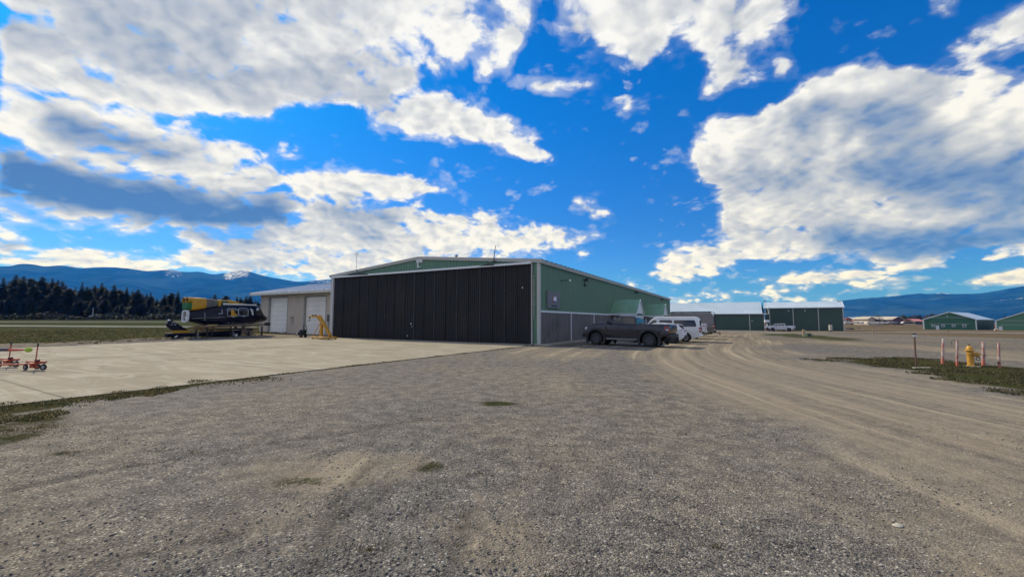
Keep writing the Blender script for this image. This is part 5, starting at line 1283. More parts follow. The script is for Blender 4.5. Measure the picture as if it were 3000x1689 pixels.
q=MB(); x0,z0=fz(300,735); q.loft([[(x,y,z) for y,z in rrect(-.14,.14,z0-.16,z0+.16,.06,3)] for x in (x0-.35,x0+.12)]); q.lathe([(0,-.2),(.10,-.18),(.10,.0),(0,.0)],12,Matrix.Translation((x0,-.0,z0)),'Y'); q.build("gearbox",mat("gearbox_grey",(.30,.31,.27),.5,.2,.1,3.),t)
q=MB(); a0=fz(135,778); a1=fz(185,735); a2=fz(235,735); a3=fz(240,775); q.loft([[(x,y,max(.02,z)) for x,z in (a0,a1,a2,a3)] for y in (-.3,-.05)]); q.build("tail_skid",NAVY,t,bevel=.02)
q=MB(); a0=fz(165,752); a1=fz(205,730); q.tube([(a0[0],-.32,a0[1]),(a1[0],-.32,a1[1])],.05,6); q.build("skid_edge",WHF,t)
for x in (1.1,4.2):
    q=MB(); q.box(x-.05,x+.05,-.36,-.30,.0,.46); q.box(x-.28,x+.28,-.3,.3,.09,.12); q.box(x-.2,x+.2,-.25,.25,.0,.05); q.build("stand_leg",GALV,t)
# long tube, rotor parts and trestles in front of the fuselage
t=hthing("long_beam","long pale and brown rotor blade resting across the stands under the helicopter","rotor blade",1.0,-1.35)
q=MB(); q.loft([[(x,y,z+dz) for y,dz in ((-.10,0),(0,.035),(.12,.0),(0,-.03))] for x,z in ((-.9,1.0),(2.4,1.12),(5.2,1.22))]); q.build("blade",mat("blade_white",(.42,.38,.32),.5,0,.15,1.5,dirt=(.15,.08,.04),dirtamt=.5),t)
q=MB(); q.loft([[(x,y,z+dz) for y,dz in ((-.11,-.05),(.10,-.05),(.10,-.16),(-.11,-.16))] for x,z in ((-1.0,1.0),(2.4,1.11),(5.3,1.21))]); q.build("carrier_beam",RUSTY,t)
q=MB(); q.box(4.9,5.35,-.18,.18,1.0,1.32); q.build("end_clamp",DKSTEEL,t)
for x in (-.4,1.6,4.6):
    q=MB(); q.box(x-.04,x+.04,-.06,.06,.02,.95); q.box(x-.25,x+.25,-.25,.25,0,.05); q.build("leg",DKSTEEL,t)
t=hthing("hub_assembly","pile of yellow brown rotor hub parts lying beside the tail boom","machine part",.55,-1.15)
q=MB()
for k in range(7):
    x=rnd.uniform(-.9,.6); q.cbox((x,rnd.uniform(-.2,.2),.85+rnd.uniform(0,.12)),(rnd.uniform(.25,.55),.2,rnd.uniform(.08,.18)),)
q.tube([(-1.6,-.1,.86),(-.8,-.1,1.0),(.4,0,1.02)],[.03,.07,.09],8); q.box(-1.0,.8,-.1,.1,.70,.80); q.build("hub",mat("hub_brown",(.22,.14,.055),.6,.2,.4,4.),t,bevel=.02)
q=MB(); q.lathe([(0,-.16),(.12,-.14),(.15,0),(.12,.14),(0,.16)],12,Matrix.Translation((-.35,-.2,.95)),'Y'); q.build("bearing",RUSTY,t,True)
q=MB(); q.box(.2,.9,-.16,.16,.98,1.16); q.build("cover",mat("dull_yellow",(.33,.22,.04),.5),t)
q=MB(); q.box(-.8,-.7,-.05,.05,0,.72); q.box(.5,.6,-.05,.05,0,.72); q.build("leg",DKSTEEL,t)
t=hthing("step_ladder","small metal step ladder standing in front of the helicopter cabin","ladder",3.75,-1.75)
for s in (-1,1):
    q=MB()
    for y in (-.2,.2): q.bar((s*.32,y,0),(s*.04,y,1.22),.05,.03)
    if s<0:
        for k in range(1,4): q.box(-.32+k*.07,-.22+k*.07,-.2,.2,k*.3,k*.3+.03)
    q.build("leg_frame",mat("ladder_metal",(.22,.19,.18),.5,.3),t)
q=MB(); q.box(-.1,.1,-.22,.22,1.2,1.25); q.build("top_step",MATS["ladder_metal"],t)
t=hthing("white_bucket","small white bucket under the helicopter near the step ladder","bucket",3.2,-1.2)
q=MB(); q.lathe([(.10,0),(.13,.24),(.14,.24),(.12,.02),(0,.02)],12); q.build("bucket",WHF,t,True)
# pale sheet on the ground by the left garage door
t=thing("plank","pale plank lying on the ground by the left garage door","plank",hl(-35.6,1.2,.0),-TH)
q=MB(); q.box(-1.6,1.4,-.15,.15,.0,.06); q.build("plank",mat("pale_wood",(.5,.44,.34),.8),t)

# ------------------------------------------------------------------ yellow crane, pressure washer
YC=mat("crane_yellow",(.50,.26,.02),.45,0,.1,1.5,dirt=(.25,.13,.03),dirtamt=.4,dscale=2.)
cb=tohl(at(950,991)); yb=cb.y
def cpt(a,b): p=onplane(740+a/8.054,820+b/8.054,yb); return Vector((p.x,0,p.z))
t=thing("engine_crane","yellow floor crane with bent boom and hook standing beside the hangar door","crane",hl(0,yb,.03),-TH)
V=lambda a,b,y=0.: tuple(cpt(a,b)+Vector((0,y,0)))
q=MB(); q.bar(V(1840,1330),V(1580,850),.22,.2); q.build("mast",YC,t,bevel=.015,seg=1)
q=MB(); q.bar(V(1625,885),V(1540,868),.2,.2); q.bar(V(1550,872),V(1340,862),.15,.14); q.loft([[V(1520,890,y),V(1590,990,y),V(1640,1010,y),V(1600,880,y)] for y in (-.06,.06)]); q.box(cpt(1575,840).x-.10,cpt(1575,840).x+.12,-.14,.14,cpt(1575,880).z,cpt(1575,832).z); q.build("boom",YC,t,bevel=.015,seg=1)
q=MB()
for a in (1425,1492): c_=cpt(a,852); q.cbox((c_.x,0,c_.z+.04),(.14,.16,.12))
q.build("boom_clamp",BLACK,t)
q=MB(); h=cpt(1348,872); q.tube([(h.x,0,h.z),(h.x,0,h.z-.16)],.03,6); q.tube([(h.x,0,h.z-.16),(h.x+.08,0,h.z-.24),(h.x+.06,0,h.z-.36),(h.x-.04,0,h.z-.40),(h.x-.12,0,h.z-.32)],.03,6); q.cbox((h.x,0,h.z-.04),(.14,.12,.14)); q.build("hook",DKSTEEL,t)
q=MB(); q.bar(V(1628,1030),V(1625,1320),.2,.2); q.build("ram",YC,t)
for y in (-.25,.25):
    q=MB(); q.bar(V(1625,1000,y*.3),V(1480,1335,y),.05,.05); q.build("brace",YC,t)
q=MB(); z0=.14
xl,xr=cpt(1485,1340).x,cpt(1900,1340).x
for y in (-.36,.36): q.box(xl,xr,y-.08,y+.08,.06,.20)
q.box(cpt(1760,1340).x,xr,-.36,.36,.08,.22); q.box(xl+.05,xl+.3,-.36,.36,.08,.19); q.box(cpt(1590,1340).x,cpt(1660,1340).x,-.36,.36,.10,.20); q.build("base",YC,t,bevel=.02,seg=1)
for x in (xl+.15,xr-.15):
    for y in (-.36,.36):
        q=MB(); q.lathe([(0,-.04),(.08,-.04),(.08,.04),(0,.04)],12,Matrix.Translation((x,y,.08)),'Y'); q.build("caster",BLACK,t,True)
p=tohl(at(881,984.5))
t=thing("pressure_washer","small black and blue pressure washer left of the yellow crane","pressure washer",hl(p.x,p.y,.0),-TH+.3)
BLU=mat("machine_blue",(.02,.06,.22),.4)
q=MB(); q.tube([(.42,-.22,.25),(.46,-.22,1.0),(.40,-.22,1.15),(.40,.22,1.15),(.46,.22,1.0),(.42,.22,.25)],.025,6,False); q.build("handle",BLACK,t,True)
q=MB(); q.box(-.35,.40,-.24,.24,.22,.27); q.box(.36,.42,-.22,.22,.27,.75); q.build("frame",BLACK,t)
q=MB(); q.cbox((-.02,0,.42),(.42,.36,.3)); q.lathe([(0,.0),(.15,.02),(.16,.12),(0,.16)],12,Matrix.Translation((-.02,0,.55))); q.build("engine",BLACK,t,bevel=.03)
q=MB(); q.cbox((.05,0,.74),(.3,.28,.08)); q.build("fuel_tank",BLU,t,bevel=.03)
q=MB(); q.cbox((-.30,0,.40),(.22,.2,.16)); q.build("pump",WHF,t,bevel=.02)
for y in (-.3,.3):
    q=MB(); q.lathe([(0,-.05),(.16,-.05),(.17,0),(.16,.05),(0,.05)],14,Matrix.Translation((.28,y,.17)),'Y'); q.build("wheel",TYRE,t,True)

# ------------------------------------------------------------------ orange tow dollies at the left edge
ORG=mat("orange_paint",(.42,.075,.035),.45,0,.12,3.,dirt=(.22,.07,.04),dirtamt=.4,dscale=3.)
WR=mat("wheel_rim_grey",(.30,.31,.31),.5,.2,.1,3.)
def caster(par,x,y,r,ang,w=.07):
    M2=Matrix.Translation((x,y,r))@Matrix.Rotation(ang,4,'Z')
    q=MB(); q.loft([[(a*math.cos(2*math.pi*k/20),b,a*math.sin(2*math.pi*k/20)) for k in range(20)] for a,b in ((r*.55,-w/2),(r*.9,-w/2),(r,-w*.25),(r,w*.25),(r*.9,w/2),(r*.55,w/2),(r*.55,-w/2))],False,M=M2); o=q.build("wheel",TYRE,par,True,ang=40)
    q=MB(); q.lathe([(r*.56,-w*.3),(r*.56,w*.3),(r*.3,w*.45),(.0,w*.5),(0,-w*.5),(r*.3,-w*.45)],20,M2,'Y'); q.build("rim",WR,o,True,ang=40)
    q=MB(); q.loft([[( -.03,s,r*.0),(.03,s,0),(.05,s,r*1.25),(-.05,s,r*1.25)] for s in (w/2+.01,w/2+.02)],M=M2); q.box(-.05,.05,-w/2-.01,w/2+.02,r*1.18,r*1.28,M2); q.build("fork",WR,par)
def dolly(label,P,rot):
    t=thing("tow_dolly",label,"dolly",(P.x,P.y,.03),rot,"orange wheeled dollies on the apron")
    q=MB(); q.box(-.62,.62,-.05,.05,.40,.50); q.box(-.16,.16,-.30,.30,.34,.42); q.build("frame",ORG,t,bevel=.008,seg=1)
    q=MB(); q.box(-.30,-.08,-.09,.09,.12,.40); q.box(-.24,.2,-.05,.05,.14,.19); q.build("axle_bracket",ORG,t,bevel=.008,seg=1)
    q=MB(); q.tube([(-.05,0,.5),(-.0,0,1.30)],.028,8); q.build("post",ORG,t)
    q=MB(); q.tube([(.0,0,1.28),(.005,0,1.50)],.036,8); q.build("grip",BLACK,t)
    q=MB(); q.lathe([(0,-.09),(.08,-.08),(.08,.08),(0,.09)],10,Matrix.Translation((.13,-.05,.52)),'Y'); q.build("winch",mat("winch_red",(.10,.015,.02),.5),t,True)
    t.scale=(.6,.6,.6)
    caster(t,.52,-.04,.17,.25); caster(t,-.48,-.12,.17,-.15); caster(t,-.40,.34,.15,.4)
    return t
pa=at(104,1086); 
d1=dolly("orange tow dolly with small black wheels, nearer of the two at the left edge",pa,R(-6))
pb=at(26,1077)
d2=dolly("orange tow dolly cut off by the left edge behind the nearer dolly",pb,R(-6))
t=thing("linking_beam","low orange beam joining the two tow dollies","beam",((pa.x+pb.x)/2,(pa.y+pb.y)/2,.03),0)
a_=pa-Vector(t.location); b_=pb-Vector(t.location); q=MB(); q.bar((a_.x-.25,a_.y-.10,.20),(a_.x-2.2,a_.y-.22,.18),.055,.05); q.build("beam",ORG,t)
t.name="tow_beam"
tb=at(60,1100); 
pA=atY(92,1024,pb.y-.2); pB=atY(-60,1024,pb.y-.2)
t=thing("tow_bar","red tow bar with a green tennis ball on its end resting on the dolly post","tow bar",(pA.x,pA.y,0),0)
L=pA.x-pB.x
q=MB(); q.tube([(-.18,0,pA.z),(-.55,0,pA.z-.005),(-.75,0,pA.z),(-L,0,pA.z)],[.025,.045,.05,.05],10); q.build("bar",ORG,t)
q=MB(); q.tube([(-.78,0,pA.z),(-1.3,0,pA.z)],.056,10); q.build("sleeve",mat("sleeve_navy",(.03,.03,.06),.6),t)
q=MB(); q.lathe([(0,-.10),(.055,-.085),(.085,-.03),(.085,.03),(.055,.085),(0,.10)],14,Matrix.Translation((-.10,0,pA.z)),'X'); q.build("tennis_ball",mat("ball_green",(.33,.48,.06),.9,0,.1,20.),t,True)

# ------------------------------------------------------------------ hydrant, bollards, posts
HY_=mat("hydrant_yellow",(.52,.27,.03),.45,0,.08,6.,dirt=(.35,.17,.03),dirtamt=.35,dscale=6.)
p=at(2845,1072)
t=thing("fire_hydrant","yellow fire hydrant standing between weathered red and white bollards","hydrant",(p.x,p.y,0),R(-20))
def hz(py): return atY(2845,py,p.y).z
zt=hz(1023); k=zt/.82
q=MB(); q.lathe([(0,0),(.17*k,0),(.17*k,.03),(.13*k,.04),(.125*k,.20),(.135*k,.205),(.135*k,.235),(.125*k,.24),(.122*k,.56),(.12*k,.60)],20); q.build("barrel",HY_,t,True,ang=40)
q=MB(); q.lathe([(.13*k,.595*k/k),(.195*k,.60),(.20*k,.615),(.195*k,.635),(.14*k,.64)],20); q.build("flange",HY_,t,True,ang=40)
q=MB(); q.lathe([(.14*k,.64),(.135*k,.70),(.11*k,.755),(.07*k,.79),(.03*k,.80),(0,.80)],20); q.build("bonnet",HY_,t,True,ang=40)
q=MB(); q.lathe([(.035*k,.795),(.04*k,.83),(.025*k,.85),(0,.85)],5); q.build("operating_nut",mat("nut_dark",(.05,.03,.02),.6),t)
q=MB(); q.lathe([(.10*k,.08),(.10*k,.19),(.125*k,.19),(.125*k,.23),(.09*k,.25),(0,.25)],14,Matrix.Translation((0,0,.47))@Matrix.Rotation(R(-35),4,'Z'),'X'); q.build("nozzle_cap",HY_,t,True,ang=40)
for a in (R(90),R(-90)):
    q=MB(); q.lathe([(.06*k,.08),(.06*k,.16),(.08*k,.16),(.08*k,.19),(0,.2)],12,Matrix.Translation((0,0,.47))@Matrix.Rotation(a+R(-35),4,'Z'),'X'); q.build("nozzle_cap",HY_,t,True,ang=40)
q=MB(); M2=Matrix.Translation((.20,-.05,.30)); q.tube([M2@Vector((.06*math.cos(a),0,.06*math.sin(a))) for a in np.linspace(0,6.28,13)],.014,5,False); q.tube([(.16,-.05,.45),(.2,-.05,.38)],.012,5); q.tube([(.15,-.1,.5),(.42,-.12,.44)],.014,5); q.build("chain",mat("chain_steel",(.12,.11,.10),.5,.5),t)
q=MB(); q.lathe([(0,-.02),(.30,-.02),(.29,.018),(0,.02)],18); q.build("concrete_pad",mat("pad_concrete",(.42,.39,.33),.9),t)
def bollard_mat():
    m=bpy.data.materials.new("bollard_paint"); m.use_nodes=True; T=NT(m.node_tree); b=T.n['Principled BSDF']; b.inputs['Roughness'].default_value=.7
    P=T.new('ShaderNodeTexCoord').outputs['Object']; oi=T.new('ShaderNodeObjectInfo').outputs['Random']
    x,y,z=T.xyz(P); P2=T.comb(T.m('MULTIPLY',x,5.),T.m('MULTIPLY',y,5.),T.m('MULTIPLY_ADD',oi,20.,T.m('MULTIPLY',z,2.2)))
    n=T.noise(P2,1.6,6,.7).outputs['Fac']; n2=T.noise(P2,7.,5,.7).outputs['Fac']
    c=T.mix(T.ss(n,.48,.57),(.43,.36,.33,1),(.33,.085,.065,1)); c=T.mix(T.ss(n2,.5,.66,0,.8),c,(.40,.25,.22,1))
    c=T.mix(T.ss(z,.34,.12,0,.75),c,(.55,.10,.035,1)); c=T.mix(T.ss(T.noise(P2,14.,5,.75).outputs['Fac'],.58,.68,0,.7),c,(.16,.06,.035,1))
    T.link(c,b.inputs['Base Color']); return m
BM=bollard_mat()
for i,(bx,by,tx,ty,w,lab) in enumerate(((2761,1066,2764,993,9.2,"leftmost and tallest red and white bollard near the small sign post"),(2804,1073,2804,997.5,7.9,"thin red and white bollard with a wire hook just left of the hydrant"),(2881,1070.5,2881,999.5,10.4,"red and white bollard with dark red patches just right of the hydrant"),(2928,1076,2925.5,1002,7.9,"rightmost red and white bollard, leaning and worn"))):
    P=at(bx,by); Q=atY(tx,ty,P.y); r=w/2/FPX*P.y*.72
    t=thing("bollard",lab,"bollard",(P.x,P.y,0),0,"weathered red and white bollards round the hydrant")
    q=MB(); secs=[]; pr=[]
    q.tube([(0,0,-.2),(0,0,.0),((Q.x-P.x)*.5,0,Q.z*.5),(Q.x-P.x,0,Q.z-.02),(Q.x-P.x,0,Q.z)],[r*1.02,r*1.02,r,r,r*.86],14); q.build("post",BM,t,True,ang=40)
    if i==0:
        q=MB(); q.tube([((Q.x-P.x)*.97,0,Q.z-.03),(Q.x-P.x,0,Q.z+.012)],r*1.03,14); q.build("cap",mat("cap_white",(.6,.58,.55),.6),t,True,ang=40)
    if i==1:
        q=MB(); q.tube([(0,0,Q.z-.02),(-.06,0,Q.z+.02),(-.12,0,Q.z+.02),(-.155,0,Q.z-.04),(-.15,0,Q.z-.10),(-.13,0,Q.z-.16)],.008,5); q.build("wire_hook",BLACK,t)
    if i==3:
        q=MB(); q.tube([(0,0,.16),(0,0,.2)],r*1.05,14); q.build("band",BLACK,t)
P=at(2684,1070); Q=atY(2678.5,980,P.y)
t=thing("sign_post","thin rusty post with a small blank white plate left of the bollards","sign post",(P.x,P.y,0),0)
dx=Q.x-P.x
q=MB(); q.bar((0,0,-.2),(dx,0,Q.z),.045,.035); q.build("post",mat("post_rust",(.09,.045,.035),.7,0,.25,6.),t)
z1=atY(2678,986,P.y).z; z2=atY(2678,979.5,P.y).z
q=MB(); q.box(dx-.075,dx+.075,-.035,-.02,z1-.0,z2+.0); q.build("plate",mat("plate_pale",(.55,.55,.57),.5),t)
q=MB(); q.box(dx-.06,dx+.06,-.03,.03,z2+.0,z2+.045); q.build("cap",BLACK,t)
p=at(2698,1077.5); t=tag(thing("flat_stone","pale flat slab lying at the foot of the small sign post","stone",(p.x,p.y,0),.1)); q=MB(); q.prism([(-.32,-.05),(.35,-.09),(.38,.03),(-.30,.06)],-.02,.03,'XY'); q.build("slab",mat("pale_stone",(.45,.42,.35),.9,0,.15,6.),t)
p=at(2630,1540); t=thing("flat_stone","single pale flat stone lying on the gravel at lower right","stone",(p.x,p.y,0),.3)
q=MB(); q.lathe([(0,-.006),(.026,-.003),(.032,.008),(.02,.018),(0,.02)],9,Matrix.Scale(1.5,4,(1,0,0))); q.build("stone",MATS["pale_stone"],t,True)
# leaning white post and green cabinet, tan cabinet, little stakes
P=at(2351,984); Q=atY(2357,965,P.y); t=thing("leaning_post","leaning pale post beside the green utility box","post",(P.x,P.y,P.z),0)
q=MB(); q.bar((0,0,-.3),(Q.x-P.x,0,Q.z-P.z),.16,.12); q.build("post",mat("cream_post",(.55,.50,.40),.7),t)
P2=at(2357,984.5); t=thing("wooden_post","short weathered wooden post just behind the leaning pale post","post",(P2.x+.1,P2.y+.3,P2.z),0)
q=MB(); q.box(-.10,.10,-.1,.1,-.3,atY(2357,964,P2.y).z-P2.z); q.build("post",WOOD,t)
P=at(2366,985.5); w=11/FPX*P.y; t=thing("utility_box","low dark green utility box in the grass by the leaning post","utility box",(P.x,P.y,P.z),-.1)
q=MB(); q.box(-w/2,w/2,-.4,.4,-.2,.36); q.build("cabinet",mat("utility_green",lin_rgb((62,82,66)),.6,0,.1,3.),t,bevel=.03)
q=MB(); q.box(-w/2-.03,w/2+.03,-.43,.43,.36,.43); q.build("lid",MATS["utility_green"],t,bevel=.02)
P=pt(2432,115); hh=z_at(2432,951,P)-P.z; t=thing("metal_cabinet","pale beige metal cabinet standing before the tall dark green shed","cabinet",P,-.2)
q=MB(); q.box(-.34,.34,-.26,.26,-.6,hh); q.build("cabinet",mat("beige_metal",(.50,.46,.40),.5),t,bevel=.03)
q=MB(); q.box(-.30,.30,-.28,-.261,.1,hh-.15); q.build("door",mat("beige_metal_door",(.46,.42,.36),.5),t)
P=pt(2430,108); t=thing("concrete_block","small dark block on the ground in front of the beige cabinet","block",P,0); q=MB(); q.box(-.5,.5,-.25,.25,-.4,.3); q.build("block",mat("dark_block",(.06,.055,.05),.9),t,bevel=.05)
for px,py,ty,lab,m in ((2557.5,983,967,"slim pale stake in the brown weeds of the field",WOOD),(2779,972,968,"short dark stake before the green gable hangar",BLACK)):
    P=at(px,py); Q=atY(px,ty,P.y); t=thing("marker_stake",lab,"stake",P,0); q=MB(); q.box(-.06,.06,-.06,.06,-.3,Q.z-P.z); q.build("stake",m,t)
P=pt(2915,182); t=thing("rubble_pile","small heap of pale rubble in the gap between the two green hangars","rubble",P,0)
q=MB()
for k in range(9): q.lathe([(0,-.1),(rnd.uniform(.3,.6),0),(rnd.uniform(.15,.4),.35),(0,.5)],7,Matrix.Translation((rnd.uniform(-1.1,1.1),rnd.uniform(-.5,.5),rnd.uniform(-.1,.4))))
q.build("rubble",mat("rubble_tan",(.40,.32,.26),.9,0,.2,2.),t)
# ------------------------------------------------------------------ the small aeroplane and pole across the runway
P=Vector((0,0,0)); Y=176.; d=ray(280,930); P=Vector((d.x/d.y*Y,Y,terr(d.x/d.y*Y,Y))); 
t=thing("light_aircraft","tiny pale high wing aeroplane standing beyond the far grass strip","aeroplane",P,R(52))
AW=mat("aircraft_white",(.5,.53,.52),.4)
q=MB(); q.loft([[(x,y,z) for y,z in rrect(-w,w,zc-h,zc+h,min(w,h)*.5,3)] for x,w,h,zc in ((-2.0,.25,.3,1.1),(-1.2,.5,.5,1.15),(.2,.55,.62,1.3),(1.6,.35,.38,1.25),(3.8,.1,.14,1.35))]); q.build("fuselage",AW,t,True)
q=MB(); q.loft([[(x,y,z) for x,z in ((-.9,1.86+abs(y)*.03),(-.3,1.98+abs(y)*.03),(.6,1.88+abs(y)*.03),(-.2,1.84+abs(y)*.03))] for y in (-5.2,0,5.2)]); q.build("wing",AW,t)
q=MB(); q.loft([[(x,y,1.45) for x in (3.2,4.0)]+[(x,y,1.5) for x in (4.0,3.2)] for y in (-1.5,1.5)]); q.prism([(3.1,1.5),(4.0,1.5),(4.1,2.5),(3.7,2.5)],-.05,.05); q.build("tail",AW,t)
for s in (-1,1):
    q=MB(); q.bar((-.1,s*.5,.9),(-.1,s*1.2,.25),.08,.05); q.bar((-.2,s*.55,1.0),(-.2,s*2.6,1.9),.06,.05); q.build("strut",AW,t)
    q=MB(); q.lathe([(0,-.08),(.22,-.08),(.22,.08),(0,.08)],12,Matrix.Translation((-.1,s*1.25,.22)),'Y'); q.build("wheel",TYRE,t,True)
q=MB(); q.lathe([(0,-.08),(.18,-.08),(.18,.08),(0,.08)],12,Matrix.Translation((-1.8,0,.2)),'Y'); q.build("wheel",TYRE,t,True)
d=ray(271,930); Pp=Vector((d.x/d.y*170,170,0)); Pp.z=terr(Pp.x,Pp.y); zt=z_at(271,902,Pp)-Pp.z
t=thing("mast","slender pale mast beside the tiny aeroplane","mast",Pp,0); q=MB(); q.tube([(0,0,-.3),(0,0,zt)],[.16,.12],8); q.box(-.5,.25,-.05,.05,zt-.1,zt); q.build("pole",GALV,t)
# ------------------------------------------------------------------ far buildings on the right
def fb(px,Y): d=ray(px,945); x=d.x/d.y*Y; return Vector((x,Y,terr(x,Y)))
def farhouse(name,label,cat,pl,pr,yt,ye,yb,Y,dep,wm,rm,kind='ridge',parts=None):
    A_=fb(pl,Y);B_=fb(pr,Y); w=(B_-A_).length; zb=atY((pl+pr)/2,yb,Y).z; ze=atY((pl+pr)/2,ye,Y).z; zt=atY((pl+pr)/2,yt,Y+dep/2).z
    t=thing(name,label,cat,(A_.x,A_.y,zb),0); ze-=zb; zt-=zb
    q=MB(); q.box(0,w,0,dep,-2,ze); 
    if kind=='gable': q.prism([(0,ze),(w,ze),(w/2,zt)],.0,dep)
    q.build("wall",wm,t)
    q=MB()
    if kind=='ridge':
        q.loft([[(x,-.6,ze-.05),(x,dep/2,zt),(x,dep+.6,ze-.05),(x,dep+.6,ze+.2),(x,dep/2,zt+.25),(x,-.6,ze+.2)] for x in (-.8,w+.8)])
    else: q.loft([[(-.8,y,ze-.05),(w/2,y,zt),(w+.8,y,ze-.05),(w+.8,y,ze+.2),(w/2,y,zt+.25),(-.8,y,ze+.2)] for y in (-.5,dep+.5)])
    q.build("roof",rm,t)
    for f0,f1,z0,z1,m,nm in parts or []:
        q=MB(); q.box(f0*w,f1*w,-.25,-.0,z0*ze,z1*ze); q.build(nm,m,t)
    return t
TANW=mat("tan_wall",(.42,.34,.26),.8,0,.1,.1); TANR=mat("tan_shingle",(.40,.36,.29),.85,0,.1,.1); REDR=mat("red_roof",(.30,.045,.04),.5,0,.1,.1)
WWALL=mat("white_wall",(.62,.62,.60),.7); BRK=mat("brick_red",(.30,.15,.12),.85); DKW=mat("dark_opening",(.03,.03,.035),.7); PINKR=mat("faded_red_roof",(.55,.20,.18),.6)
# x = 2440+.1087*cx, y = 860+.1087*cy on the enlarged view
fx_=lambda c:2440+c*.1087
fy_=lambda c:860+c*.1087
farhouse("long_house","long tan house with a broad shingle roof in the far distance","house",fx_(1000),fx_(1840),fy_(620),fy_(690),fy_(790),330,12,TANW,TANR,'ridge',[(.16,.34,.55,.95,DKW,"window"),(.40,.55,.45,.95,WWALL,"garage_door"),(.62,.72,.5,.95,DKW,"window")])
farhouse("house_wing","dark fronted gable wing at the right end of the long tan house","house",fx_(1620),fx_(1900),fy_(625),fy_(700),fy_(795),322,14,mat("maroon_wall",(.10,.05,.06),.8),TANR,'gable')
farhouse("tan_annex","tan gabled annex at the left end of the long tan house","house",fx_(960),fx_(1130),fy_(630),fy_(690),fy_(790),322,14,TANW,TANR,'gable')
farhouse("white_shed","far shed with a white roof left of the long tan house","shed",fx_(600),fx_(1000),fy_(640),fy_(685),fy_(770),345,12,BRK,WROOF,'ridge',[(.02,.7,.55,.95,DKW,"opening")])
farhouse("open_barn","far open barn with a dark red roof and white inside wall","barn",fx_(240),fx_(650),fy_(664),fy_(690),fy_(760),350,10,WWALL,REDR,'ridge',[(.02,.08,0,1,DKW,"post"),(.38,.41,0,1,DKW,"post"),(.62,.65,0,1,DKW,"post"),(.0,1.,.0,.22,DKW,"opening")])
farhouse("brick_hut","small brick hut below the far white roof","hut",fx_(750),fx_(920),fy_(690),fy_(700),fy_(765),335,6,BRK,REDR,'ridge')
farhouse("red_barn","far low barn with a faded red roof beside the green hangar","barn",fx_(2220),fx_(2450),fy_(688),fy_(740),fy_(800),330,10,mat("grey_wall",(.22,.2,.2),.8),PINKR,'ridge')
for c0,c1,y0,y1,Y,lab in ((330,745,752,800,300,"long white trailer body lying at the far field edge, left one"),(920,1475,758,815,285,"long white trailer body at the far field edge below the tan house")):
    A_=fb(fx_(c0),Y);B_=fb(fx_(c1),Y); zb=atY(fx_(c0),fy_(y1),Y).z; zt=atY(fx_(c0),fy_(y0),Y).z
    t=thing("white_trailer",lab,"trailer",(A_.x,A_.y,zb),0,"long white trailers at the field edge"); w=B_.x-A_.x
    q=MB(); q.box(0,w,0,2.4,.1,zt-zb); q.build("body",mat("trailer_white",(.62,.61,.55),.6,0,.06,.2),t,bevel=.18)
    for f in (.12,.85):
        q=MB(); q.lathe([(0,0),(.4,0),(.4,.2),(0,.2)],10,Matrix.Translation((w*f,-.05,.15)),'Y'); q.build("wheel",TYRE,t)
rs=random.Random(5)
for k in range(13):
    c=rs.uniform(1520,2400) if k<11 else (800,1990)[k-11]; Y=rs.uniform(288,305); A_=fb(fx_(c),Y); zb=atY(fx_(c),fy_(812),Y).z
    m=[mat("far_car_dark",(.015,.017,.025),.3),mat("far_car_grey",(.18,.19,.2),.3),mat("far_car_white",(.6,.6,.58),.4)][(0,0,1,0,2,0,0,1,0,0,2,2,2)[k]]
    t=thing("parked_car",("dark","dark","grey","dark","white","dark","dark","grey","dark","dark","white","white","white")[k]+" car in the far row of vehicles before the tan house","car",(A_.x,A_.y,zb),rs.uniform(-.3,.3),"cars in the far row")
    q=MB(); q.prism([(-2.2,.3),(2.2,.3),(2.25,.8),(1.3,1.0),(.7,1.6),(-1.0,1.65),(-1.9,1.1),(-2.25,1.0)],-.9,.9); q.build("body",m,t,bevel=.08)
    for x in (-1.3,1.3):
        q=MB(); q.lathe([(0,0),(.33,0),(.33,1.84),(0,1.84)],10,Matrix.Translation((x,-.92,.33)),'Y'); q.build("wheel",TYRE,t)
P=fb(fx_(1265),280); t=thing("flag_pole","thin dark pole standing before the long tan house","pole",(P.x,P.y,P.z),0); zt=atY(fx_(1265),fy_(620),280).z-P.z
q=MB(); q.tube([(0,0,-.5),(0,0,zt)],.12,6); q.build("pole",mat("pole_brown",(.10,.03,.03),.7),t)
for px,py,s,lab in ((2487,965,1.4,"dark bale or rock by the far road behind the tall shed"),(2515,961,.7,"small dark object on the far verge")):
    P=at(px,py); t=thing("dark_rock",lab,"rock",P,0); q=MB(); q.lathe([(0,-.2),(s*1.3,0),(s*1.1,s*.4),(s*.4,s*.6),(0,s*.62)],9); q.build("rock",MATS["dark_block"],t,True)

